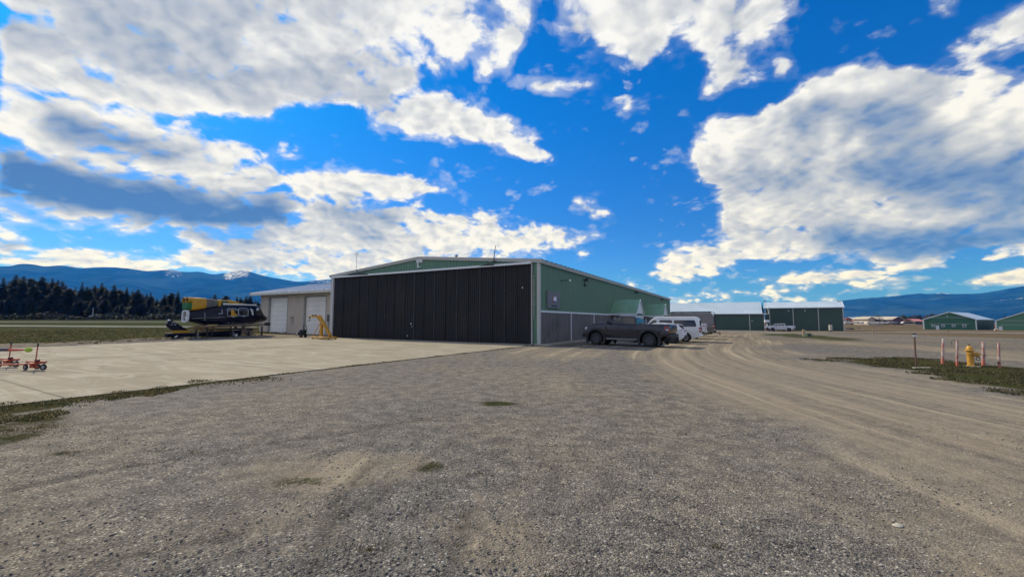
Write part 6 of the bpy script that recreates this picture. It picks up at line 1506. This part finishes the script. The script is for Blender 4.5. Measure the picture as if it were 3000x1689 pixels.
# ------------------------------------------------------------------ conifers
CON=mat("conifer_needles",(.024,.040,.023),.85,0,.35,.5); CON2=mat("conifer_needles_brown",(.030,.040,.022),.85,0,.3,.5); BARK=mat("bark",(.055,.04,.03),.9)
def leafmesh(name,V,F,m):
    me=bpy.data.meshes.new(name); me.from_pydata(V,[],F); me.update(); me.materials.append(m); return me
def conifer_mesh(seed,h=20.,rad=3.2,shape=1.0,gap=.12):
    rs=random.Random(seed); V=[];F=[]
    def tri(a,b,c): i=len(V); V.extend((a,b,c)); F.append((i,i+1,i+2))
    lv=int(h*2.6); z0=h*.08
    for k in range(lv):
        f=k/lv; z=z0+(h-z0)*f; env=rad*min(1,(1-f)**shape*1.15+.03)*min(1,.55+f*2.2)
        nb=9 if f<.8 else 6; off=rs.random()*6.28; irr=rs.uniform(.65,1.12)
        for b in range(nb):
            if rs.random()<gap: continue
            a=off+6.283*b/nb+rs.uniform(-.3,.3); L=env*irr*rs.uniform(.6,1.1); dr=rs.uniform(-.30,.05)-.12*(1-f)
            ca,sa=math.cos(a),math.sin(a); n=4 if L>1.2 else 2
            for j in range(n):
                g=(j+.35)/n; r=L*g; zz=z+dr*L*g*g+rs.uniform(-.10,.10); s=L*.30*(1.2-g*.6)+.12
                px_,py_=ca*r,sa*r
                for sd in (-1,1):
                    tx,ty=-sa*sd,ca*sd; q=rs.uniform(.7,1.2)*s
                    tri((px_-ca*s*.4,py_-sa*s*.4,zz+.06),(px_+tx*q+ca*s*.35,py_+ty*q+sa*s*.35,zz-rs.uniform(.0,.35)*s),(px_+ca*s*1.0,py_+sa*s*1.0,zz+rs.uniform(-.25,.25)*s))
                tri((px_-ca*.2,py_-sa*.2,zz+.12*s),(px_+ca*s,py_+sa*s,zz+.05),(px_+ca*s*.4,py_+sa*s*.4,zz-.55*s))
    for k in range(6):
        a=k*1.05; tri((0,0,h),(math.cos(a)*.25,math.sin(a)*.25,h-.8),(math.cos(a+.8)*.2,math.sin(a+.8)*.2,h-.7))
    return V,F
def trunk_mesh(h,r):
    q=MB(); q.tube([(0,0,-.5),(.02,0,h*.4),(0,.03,h*.96)],[r,r*.7,r*.1],7); bm=q.bm; me=bpy.data.meshes.new("trunk"); bm.to_mesh(me); bm.free(); me.materials.append(BARK); return me
PROT=[]
for i,(h,rad,sh,gp,m) in enumerate(((20,3.3,.62,.08,CON),(20,4.0,.5,.10,CON),(20,2.9,.75,.12,CON),(20,4.6,.42,.16,CON2),(20,3.6,.55,.2,CON),(20,3.1,.66,.06,CON2))):
    V_,F_=conifer_mesh(i+1,h,rad,sh,gp); PROT.append((leafmesh("crown",V_,F_,m),trunk_mesh(h,.28)))
def conifer(P,h,k,rot,label,group,wide=1.):
    t=thing("conifer_tree",label,"tree",P,rot,group); s=h/20.; t.scale=(s*wide,s*wide,s)
    for nm,me in zip(("crown","trunk"),PROT[k]):
        o=bpy.data.objects.new(nm,me); C.objects.link(o); o.parent=t
    return t
TREELAB="dark conifer in the dense tree line beyond the runway on the left"
TOPS=[(0,812),(18,822),(36,803),(59,807.5),(78,814),(89,815),(101,826),(114,809),(131,823),(144,813),(161,819),(173,821),(185,834),(198,843),(214,838),(233,824),(248,838),(258,842),(270,832),(291,826),(306,846),(327,832),(345,847),(366,839),(382,849.5),(399,847),(414,860),(425,857.6),(437,855),(456,874),(478,861),(498,856.5),(517,851),(531,874),(547.5,882),(566,884),(585,880),(612.5,870),(626,860),(639,873),(657.6,864.6),(670,873),(691,865.6),(701.6,871),(719.4,865.6),(730,861.4),(744.6,879),(752,880)]
rs=random.Random(11)
for i,(px,py) in enumerate(TOPS):
    d=ray(px,930); Y=188*(1+rs.uniform(-.02,.05))+(max(0,px-400)*.05); X=d.x/d.y*Y; z=terr(X,Y)-.2
    h=atY(px,py,Y).z-z; conifer((X,Y,z),h,(i*5+i//3)%6,rs.uniform(0,6.28),TREELAB,"conifers of the tree line",1.4 if h<15 else 1.2)
for row,(Y0,lo,hi,n) in enumerate(((180,.42,.66,46),(198,.6,.9,64),(207,.6,.94,64),(218,.6,.95,52))):
    for i in range(n):
        px=-160+(930 if row else 900)*(i+rs.uniform(.1,.9))/n; Y=Y0*(1+rs.uniform(-.02,.02))+(max(0,px-400)*.05); d=ray(px,930); X=d.x/d.y*Y; z=terr(X,Y)-.2
        top=float(np.interp(px,[t_[0] for t_ in TOPS],[t_[1] for t_ in TOPS])); 
        if px<0: top=806+rs.uniform(0,10)
        h=(atY(px,top,Y).z-z)*rs.uniform(lo,hi); conifer((X,Y,z),h,rs.randrange(6),rs.uniform(0,6.28),TREELAB,"conifers of the tree line",1.5)
# low brush along the foot of the trees
def brush(name,pts,hgt,m,n,seed,label):
    rs=np.random.RandomState(seed); P=catmull(pts,30); V=np.zeros((n*3,3)); 
    idx=rs.randint(0,len(P)-1,n); f=rs.rand(n)[:,None]; base=P[idx]*(1-f)+P[idx+1]*f+rs.normal(0,1.6,(n,2))
    hh=hgt*(.55+.45*np.sin(base[:,0]*.35)*np.sin(base[:,1]*.27+1))*rs.uniform(.4,1.1,n)+.3
    z0=np.array([terr(x,y) for x,y in base]); zc=z0+hh*rs.rand(n)**.7; s=rs.uniform(.22,.6,n)
    for k in range(3):
        a=rs.rand(n)*6.28; e=rs.uniform(-.8,.8,n); V[k::3]=np.stack([base[:,0]+np.cos(a)*s,base[:,1]+np.sin(a)*s,np.maximum(zc+e*s,z0)],1)
    me=bpy.data.meshes.new(name); me.from_pydata(V.tolist(),[],np.arange(n*3).reshape(-1,3).tolist()); me.update()
    o=link(name,me,m); tag(o,label,"brush",None,"stuff"); return o
brush("brush",[rpt(a,r) for a,r in ((-66,196),(-56,198),(-48,203),(-41,212),(-34,222),(-29,228))],3.2,mat("brush_leaves",(.03,.036,.024),.9,0,.35,.4),16000,2,"low scrubby brush along the foot of the conifer tree line")
# trees behind the far buildings on the right
FARC=mat("far_tree_green",(.05,.065,.04),.9,0,.3,.2); FARB=mat("bare_tree_brown",(.11,.085,.06),.9,0,.3,.2)
def round_mesh(seed,m,loose):
    rs=random.Random(seed); V=[];F=[]
    for k in range(420):
        a=rs.random()*6.28; f=rs.random(); z=2.+f*8.; r=(3.0*math.sin(math.pi*min(1,.15+f*.85))**.8)*math.sqrt(rs.random())*rs.uniform(.8,1.15); s=rs.uniform(.35,.8)*loose; i=len(V)
        for q in range(3):
            b=rs.random()*6.28; V.append((math.cos(a)*r+math.cos(b)*s,math.sin(a)*r+math.sin(b)*s,z+rs.uniform(-s,s)))
        F.append((i,i+1,i+2))
    return leafmesh("crown",V,F,m)
RP=[(round_mesh(1,FARC,1.),trunk_mesh(8,.25)),(round_mesh(2,FARB,.7),trunk_mesh(8,.22)),(round_mesh(3,FARC,1.1),trunk_mesh(8,.25))]
for i in range(46):
    px=2474+(2780-2474)*(i+rs.random())/46; Y=rs.uniform(395,440)
    top=float(np.interp(px,[2474,2490,2500,2530,2545,2556,2570,2580,2600,2632,2645,2662,2690,2705,2730,2780],[930,926,929,931,927,925,917,926,928,926,922,924,921,925,918,921]))+rs.uniform(0,4)
    P=fb(px,Y); h=max(4,atY(px,top,Y).z-P.z); k=rs.randrange(3)
    t=thing("tree",("rounded green","bare brownish","rounded green")[k]+" tree in the far row behind the tan house","tree",P,rs.uniform(0,6.28),"far trees behind the tan house"); s=h/10.; t.scale=(s*1.15,s*1.15,s)
    for nm,me in zip(("crown","trunk"),RP[k]): o=bpy.data.objects.new(nm,me); C.objects.link(o); o.parent=t
for i in range(14):
    px=2940+i*9+rs.uniform(-4,4); Y=rs.uniform(300,330); P=fb(px,Y); h=max(4,atY(px,rs.uniform(919,926),Y).z-P.z)
    conifer(P,h,rs.randrange(6),rs.uniform(0,6),"dark far tree rising between the two green gable hangars","far trees between the green hangars",1.3)
# ------------------------------------------------------------------ mountains
MFOR=None
def mountain_mat():
    m=bpy.data.materials.new("hazed_forest_slope"); m.use_nodes=True; T=NT(m.node_tree); b=T.n['Principled BSDF']; b.inputs['Roughness'].default_value=1.; b.inputs['Specular IOR Level'].default_value=0.
    P=T.new('ShaderNodeNewGeometry').outputs['Position']; n=T.noise(P,.004,8,.65).outputs['Fac']; n2=T.noise(P,.0011,5,.6).outputs['Fac']
    c=T.mix(T.ss(n,.35,.65),(.004,.018,.034,1),(.018,.048,.066,1)); c=T.mix(T.ss(n2,.52,.64,0,.7),c,(.035,.07,.085,1))  # haze blue put into the forest colour; pale patches stand in for relief shading
    s=T.new('ShaderNodeAttribute',attribute_name='snow').outputs['Fac']
    Q=T.vm('MULTIPLY',P,(1.6,1.6,.45)); sn=T.noise(Q,.013,9,.76).outputs['Fac']
    f=T.m('MULTIPLY',T.ss(T.m('ADD',s,T.m('MULTIPLY',T.m('SUBTRACT',sn,.5),2.0)),.44,.56),T.ss(s,.03,.14))
    c=T.mix(f,c,(.78,.80,.84,1)); T.link(c,b.inputs['Base Color']); return m
def mountain(name,prof,D,run,back,zbase,snow,seed,label,var=.24,ridges=1.):
    rs=np.random.RandomState(seed); px=np.array([p[0] for p in prof],float); py=np.array([p[1] for p in prof],float)
    n=520; X=np.linspace(px[0],px[-1],n); Yp=np.interp(X,px,py); Yp=np.convolve(np.pad(Yp,4,'edge'),np.ones(9)/9,'valid')
    Yp=Yp+np.convolve(rs.normal(0,1,n),np.ones(5)/5,'same')*.6*ridges
    m=46; V=np.zeros((m,n,3)); S=np.zeros((m,n))
    az=[];rz=[]
    for i in range(n):
        d=ray(X[i],Yp[i]); hor=math.hypot(d.x,d.y); az.append((d.x/hor,d.y/hor)); rz.append(d.z/hor)
    az=np.array(az); rz=np.array(rz)
    ph=rs.rand(12)*6.28; fr=rs.uniform(6,60,12)
    ta=np.arctan2(az[:,0],az[:,1])
    for j in range(m):
        f=j/(m-1)
        if f<=.8:
            g=f/.8; r=D-run*(1-g); prof_=g**1.25
        else:
            g=1-(f-.8)/.2; r=D+back*(1-g); prof_=g
        spur=sum(np.sin(ta*fr[k]*1.3+ph[k]+ (r-D)*.0004*k)/ (2+k*.6) for k in range(12))
        wob=spur*var*prof_*(1-prof_)*2.2*(1 if f<.8 else .3)
        ridge=CAMH+rz*D
        z=zbase+(ridge-zbase)*np.clip(prof_+wob*.6,0,1.0)
        lim=CAMH+rz*r*.995 if f<.79 else None
        if lim is not None: z=np.minimum(z,np.maximum(lim,zbase))
        if abs(f-.8)<.012: z=ridge
        rr=r+ (spur*run*.05*prof_*(1-prof_)*2 if f<.8 else 0)
        V[j,:,0]=az[:,0]*rr; V[j,:,1]=az[:,1]*rr; V[j,:,2]=z
        for a,b,t0,amt,ed in snow:
            S[j]=np.maximum(S[j],amt*sst(X,a-ed,a+ed)*(1-sst(X,b-ed,b+ed))*sst(np.full(n,prof_ if f<=.81 else 0.),t0-.08,t0+.05))
    ii=np.arange(m-1)[:,None]*n+np.arange(n-1)[None]; quads=np.stack([ii,ii+1,ii+n+1,ii+n],-1).reshape(-1,4)
    me=bpy.data.meshes.new(name); me.from_pydata(V.reshape(-1,3).tolist(),[],quads.tolist()); me.update(); me.polygons.foreach_set('use_smooth',[True]*len(me.polygons))
    a=me.attributes.new('snow','FLOAT','POINT'); a.data.foreach_set('value',S.astype(np.float32).ravel())
    o=link(name,me,MFOR); structure(o); o['label']=label; return o
MFOR=mountain_mat()
mountain("mountains",[(-500,800),(-300,776),(-150,790),(-60,785),(0,778.5),(20,781),(65,771),(95,774),(130,780),(150,779),(175,776),(200,780),(235,785),(280,783),(330,782),(380,786),(400,790),(425,794),(455,793),(480,789),(505,790),(530,795),(550,797),(565,796),(580,794),(600,798),(623,805),(640,802),(662,799),(685,795),(705.6,790),(729,793),(755,803),(802,813),(841,820),(884,826),(918,821),(945,819),(971,817),(1040,822),(1150,845),(1350,880),(1700,915)],
  9000,4200,1500,-10,[(428,448,.93,.34,6),(478,538,.80,.38,12),(652,735,.78,.50,14),(560,600,.9,.2,6),(340,420,.85,.27,20),(690,1000,.45,.20,40),(900,980,.85,.36,15)],4,"blue forested mountain range with snowy peaks beyond the left tree line")
mountain("mountains",[(1900,935),(2200,905),(2330,892),(2453,881.5),(2538,872),(2580,870),(2625,866),(2692,858.7),(2733,861),(2751,856.5),(2770,858),(2792,861),(2875,859),(2940,848),(2999,837),(3080,826),(3200,818),(3500,815)],
  9600,4200,1500,-10,[(2742,2790,.95,.48,6),(2880,3100,.9,.22,20)],9,"long blue mountain ridge behind the green hangars on the right")
mountain("foothills",[(2600,935),(2750,914),(2842,896),(2880,888),(2918,881),(2960,876),(3000,871),(3100,862),(3300,850)],7600,2600,800,-10,[(2905,3100,.94,.33,12)],13,"nearer dark blue foothill rising to the right edge")
# ------------------------------------------------------------------ grass tufts and loose stones
def grass_blades(name,pts,mats,seed,label,hmin=.03,hmax=.12,wid=.008):
    """pts: (x,y,z,height) arrays; three-vertex blades, one object"""
    rs=np.random.RandomState(seed); n=len(pts); P=np.asarray(pts); a=rs.rand(n)*6.28; lean=rs.rand(n)*6.28; ln=rs.uniform(.1,.9,n)*P[:,3]
    w=wid*rs.uniform(.6,1.5,n)*(1+np.hypot(P[:,0],P[:,1])*.09)
    V=np.zeros((n*3,3)); V[0::3]=np.stack([P[:,0]-np.cos(a)*w,P[:,1]-np.sin(a)*w,P[:,2]-.01],1); V[1::3]=np.stack([P[:,0]+np.cos(a)*w,P[:,1]+np.sin(a)*w,P[:,2]-.01],1)
    V[2::3]=np.stack([P[:,0]+np.cos(lean)*ln,P[:,1]+np.sin(lean)*ln,P[:,2]+P[:,3]],1)
    me=bpy.data.meshes.new(name); me.vertices.add(n*3); me.vertices.foreach_set('co',V.ravel()); me.loops.add(n*3); me.loops.foreach_set('vertex_index',np.arange(n*3)); me.polygons.add(n); me.polygons.foreach_set('loop_start',np.arange(n)*3); me.update()
    for m in mats: me.materials.append(m)
    me.polygons.foreach_set('material_index',rs.choice(len(mats),n,p=[.36,.30,.34][:len(mats)] if len(mats)==3 else None).astype(np.int32)); 
    o=bpy.data.objects.new(name,me); C.objects.link(o); tag(o,label,"grass",None,"stuff"); return o
GM=[mat("grass_green",(.062,.070,.028),.8,0,.3,2.),mat("grass_dark",(.038,.043,.018),.8,0,.3,2.),mat("grass_straw",(.17,.135,.07),.85,0,.25,2.)]
for m_ in GM:   # thin blades let light through
    T=NT(m_.node_tree); b_=T.n['Principled BSDF']; o_=[n for n in T.n if n.type=='OUTPUT_MATERIAL'][0]; src=b_.inputs['Base Color'].links[0].from_socket
    tr=T.new('ShaderNodeBsdfTranslucent'); T.link(src,tr.inputs[0]); mx=T.new('ShaderNodeMixShader'); mx.inputs[0].default_value=.45; T.link(b_.outputs[0],mx.inputs[1]); T.link(tr.outputs[0],mx.inputs[2]); T.link(mx.outputs[0],o_.inputs[0])
def scatter_poly(poly,n,seed,h0,h1,cl=.55,ins=.2):
    rs=np.random.RandomState(seed); xs=[p[0] for p in poly]; ys=[p[1] for p in poly]; out=[]
    X=rs.uniform(min(xs),max(xs),n*4); Y=rs.uniform(min(ys),max(ys),n*4); sdv=poly_sd(X,Y,poly)
    cl_=np.sin(X*2.1+1.7*np.sin(Y*1.3))+np.sin(Y*2.7+1.2*np.sin(X*1.9))+.8*np.sin(X*6.1+Y*5.3)
    ok=(sdv+.35*cl_>ins)&(cl_+rs.normal(0,.9,len(X))>-cl); X,Y,cl_=X[ok][:n],Y[ok][:n],cl_[ok][:n]
    h=rs.uniform(h0,h1,len(X))*(.7+.25*cl_).clip(.35,1.5); return [(x,y,terr(x,y),hh) for x,y,hh in zip(X,Y,h)]
pts=scatter_poly([tuple(p[:2]) for p in GX],10000,21,.02,.065,.0,-.1)
def scatter_line(a,b,w,n,seed,h0,h1,side=1):
    rs=np.random.RandomState(seed); a=np.array(a[:2]);b=np.array(b[:2]); d=b-a; L=np.hypot(*d); d/=L; nn=np.array([d[1],-d[0]])*side
    t=rs.rand(n)*L; cl_=.5+.5*np.sin(t*1.9+2*np.sin(t*.7)); o=np.abs(rs.normal(0,1,n))*w*(.35+cl_); P=a+d*t[:,None]+nn*o[:,None]; h=rs.uniform(h0,h1,n)*(.5+cl_)
    k=rs.rand(n)<.25+.75*cl_; return [(x,y,-.0,hh) for (x,y),hh in zip(P[k],h[k])]
grass_blades("grass",pts,GM,22,"rough green and straw grass round the bollards and hydrant")
pp=scatter_poly([tuple(hl(*p)[:2]) for p in ((.02,-20.6),(.4,-21.4),(.9,-23),(1.7,-24.7),(2.5,-27),(.02,-27))],14000,35,.01,.045,1.2,-.05)+scatter_line(hl(.03,-34),hl(.03,-19.5),.42,7000,31,.01,.04)+scatter_line(hl(.03,-19.5),hl(.03,-2),.05,2600,32,.012,.045)+scatter_line(hl(-.6,-1.2),hl(3.2,.2),.10,500,33,.02,.07)
grass_blades("grass",pp,GM,23,"strip of weeds along the edge of the concrete apron")
pp=[]
for k,(px,py,rad,n) in enumerate(((820,1405,.34,420),(690,1440,.2,160),(1250,1372,.2,260),(1080,1610,.2,320),(180,1327,.22,260),(1450,1182,.30,500),(1400,1385,.12,70),(1540,1400,.1,50),(1900,1115,.4,120),(560,1325,.08,50),(480,1320,.08,50),(30,1260,.5,800),(120,1250,.4,400),(2100,1595,.07,40),(1620,1690,.1,60),(620,1215,.12,60))):
    P=at(px,py); r_=np.random.RandomState(100+k)
    a=r_.rand(n)*6.28; n=int(n*1.0); rr=rad*np.abs(r_.normal(0,.6,n)); pp+=[(P.x+math.cos(q)*s*1.6,P.y+math.sin(q)*s,-.01,h) for q,s,h in zip(a,rr,r_.uniform(.008,.03,n))]
grass_blades("weeds",pp,GM,24,"small flattened weeds scattered in the gravel yard",wid=.004)
pts=scatter_poly([tuple(hl(-28.8,-4)[:2]),tuple(hl(-27,-12)[:2]),tuple(hl(-26,-17)[:2]),tuple(hl(-34,-22)[:2]),tuple(hl(-60,-14)[:2]),tuple(hl(-66,20)[:2]),tuple(hl(-42,14)[:2]),tuple(hl(-32,-2)[:2])],20000,41,.03,.10,.3,.3)
grass_blades("grass",pts,GM,25,"rough grass of the field beyond the concrete apron",wid=.010)
def stones(n,seed):
    rs=np.random.RandomState(seed); ico=[(0,0,.8),(.9,0,.1),(.28,.85,.1),(-.73,.53,.05),(-.73,-.53,.1),(.28,-.85,.05),(0,0,-.6)]
    fc=[(0,1,2),(0,2,3),(0,3,4),(0,4,5),(0,5,1),(6,2,1),(6,3,2),(6,4,3),(6,5,4),(6,1,5)]
    r=3+6.5*rs.rand(n)**1.3; az=rs.uniform(-.98,.98,n); X=r*np.sin(az)*1.15; Y=r*np.cos(az)*.95
    padd=poly_sd(X,Y,PAD); k=(padd<-.1); X,Y=X[k],Y[k]; n=len(X); s=.005+.009*rs.rand(n)**3+.003*rs.rand(n)
    B=np.array(ico); V=np.zeros((n,7,3))
    j=B[None]*(1+rs.uniform(-.25,.25,(n,7,1))); a=rs.rand(n)*6.28; ca,sa=np.cos(a)[:,None],np.sin(a)[:,None]; el=rs.uniform(.8,1.6,n)[:,None]
    x=j[:,:,0]*el; y=j[:,:,1]/el**.5; V[:,:,0]=(x*ca-y*sa)*s[:,None]+X[:,None]; V[:,:,1]=(x*sa+y*ca)*s[:,None]+Y[:,None]; V[:,:,2]=j[:,:,2]*s[:,None]*.75+.004
    F=(np.array(fc)[None]+np.arange(n)[:,None,None]*7).reshape(-1,3)
    me=bpy.data.meshes.new("gravel_stones"); me.vertices.add(n*7); me.vertices.foreach_set('co',V.ravel()); me.loops.add(F.size); me.loops.foreach_set('vertex_index',F.ravel().astype(np.int32)); me.polygons.add(len(F)); me.polygons.foreach_set('loop_start',np.arange(len(F))*3); me.update()
    m=bpy.data.materials.new("loose_stone"); m.use_nodes=True; T=NT(m.node_tree); b=T.n['Principled BSDF']; b.inputs['Roughness'].default_value=.85
    P=T.new('ShaderNodeNewGeometry').outputs['Random Per Island']
    T.link(T.ramp(P,[(0,(.05,.05,.052)),(.3,(.13,.125,.12)),(.6,(.22,.20,.175)),(.85,(.34,.31,.27)),(1,(.55,.52,.46))]),b.inputs['Base Color'])
    o=link("gravel_stones",me,m); tag(o,"loose stones of the gravel yard","gravel",None,"stuff")
stones(15000,51)
# ------------------------------------------------------------------ air
def haze():
    q=MB(); q.box(-13000,13000,-60,12500,-45,1300); m=bpy.data.materials.new("haze_air"); m.use_nodes=True; T=NT(m.node_tree); T.n.clear()
    out=T.new('ShaderNodeOutputMaterial'); v=T.new('ShaderNodeVolumePrincipled'); v.inputs['Color'].default_value=(.02,.24,1.,1); v.inputs['Density'].default_value=HAZED; v.inputs['Anisotropy'].default_value=.12
    v.inputs['Absorption Color'].default_value=(1,1,1,1)
    T.link(v.outputs[0],out.inputs['Volume']); o=q.build("haze",m); tag(o,None,None,None,"stuff"); o['label']="thin blue air between the yard and the mountains"
HAZED=8.0e-5
haze()
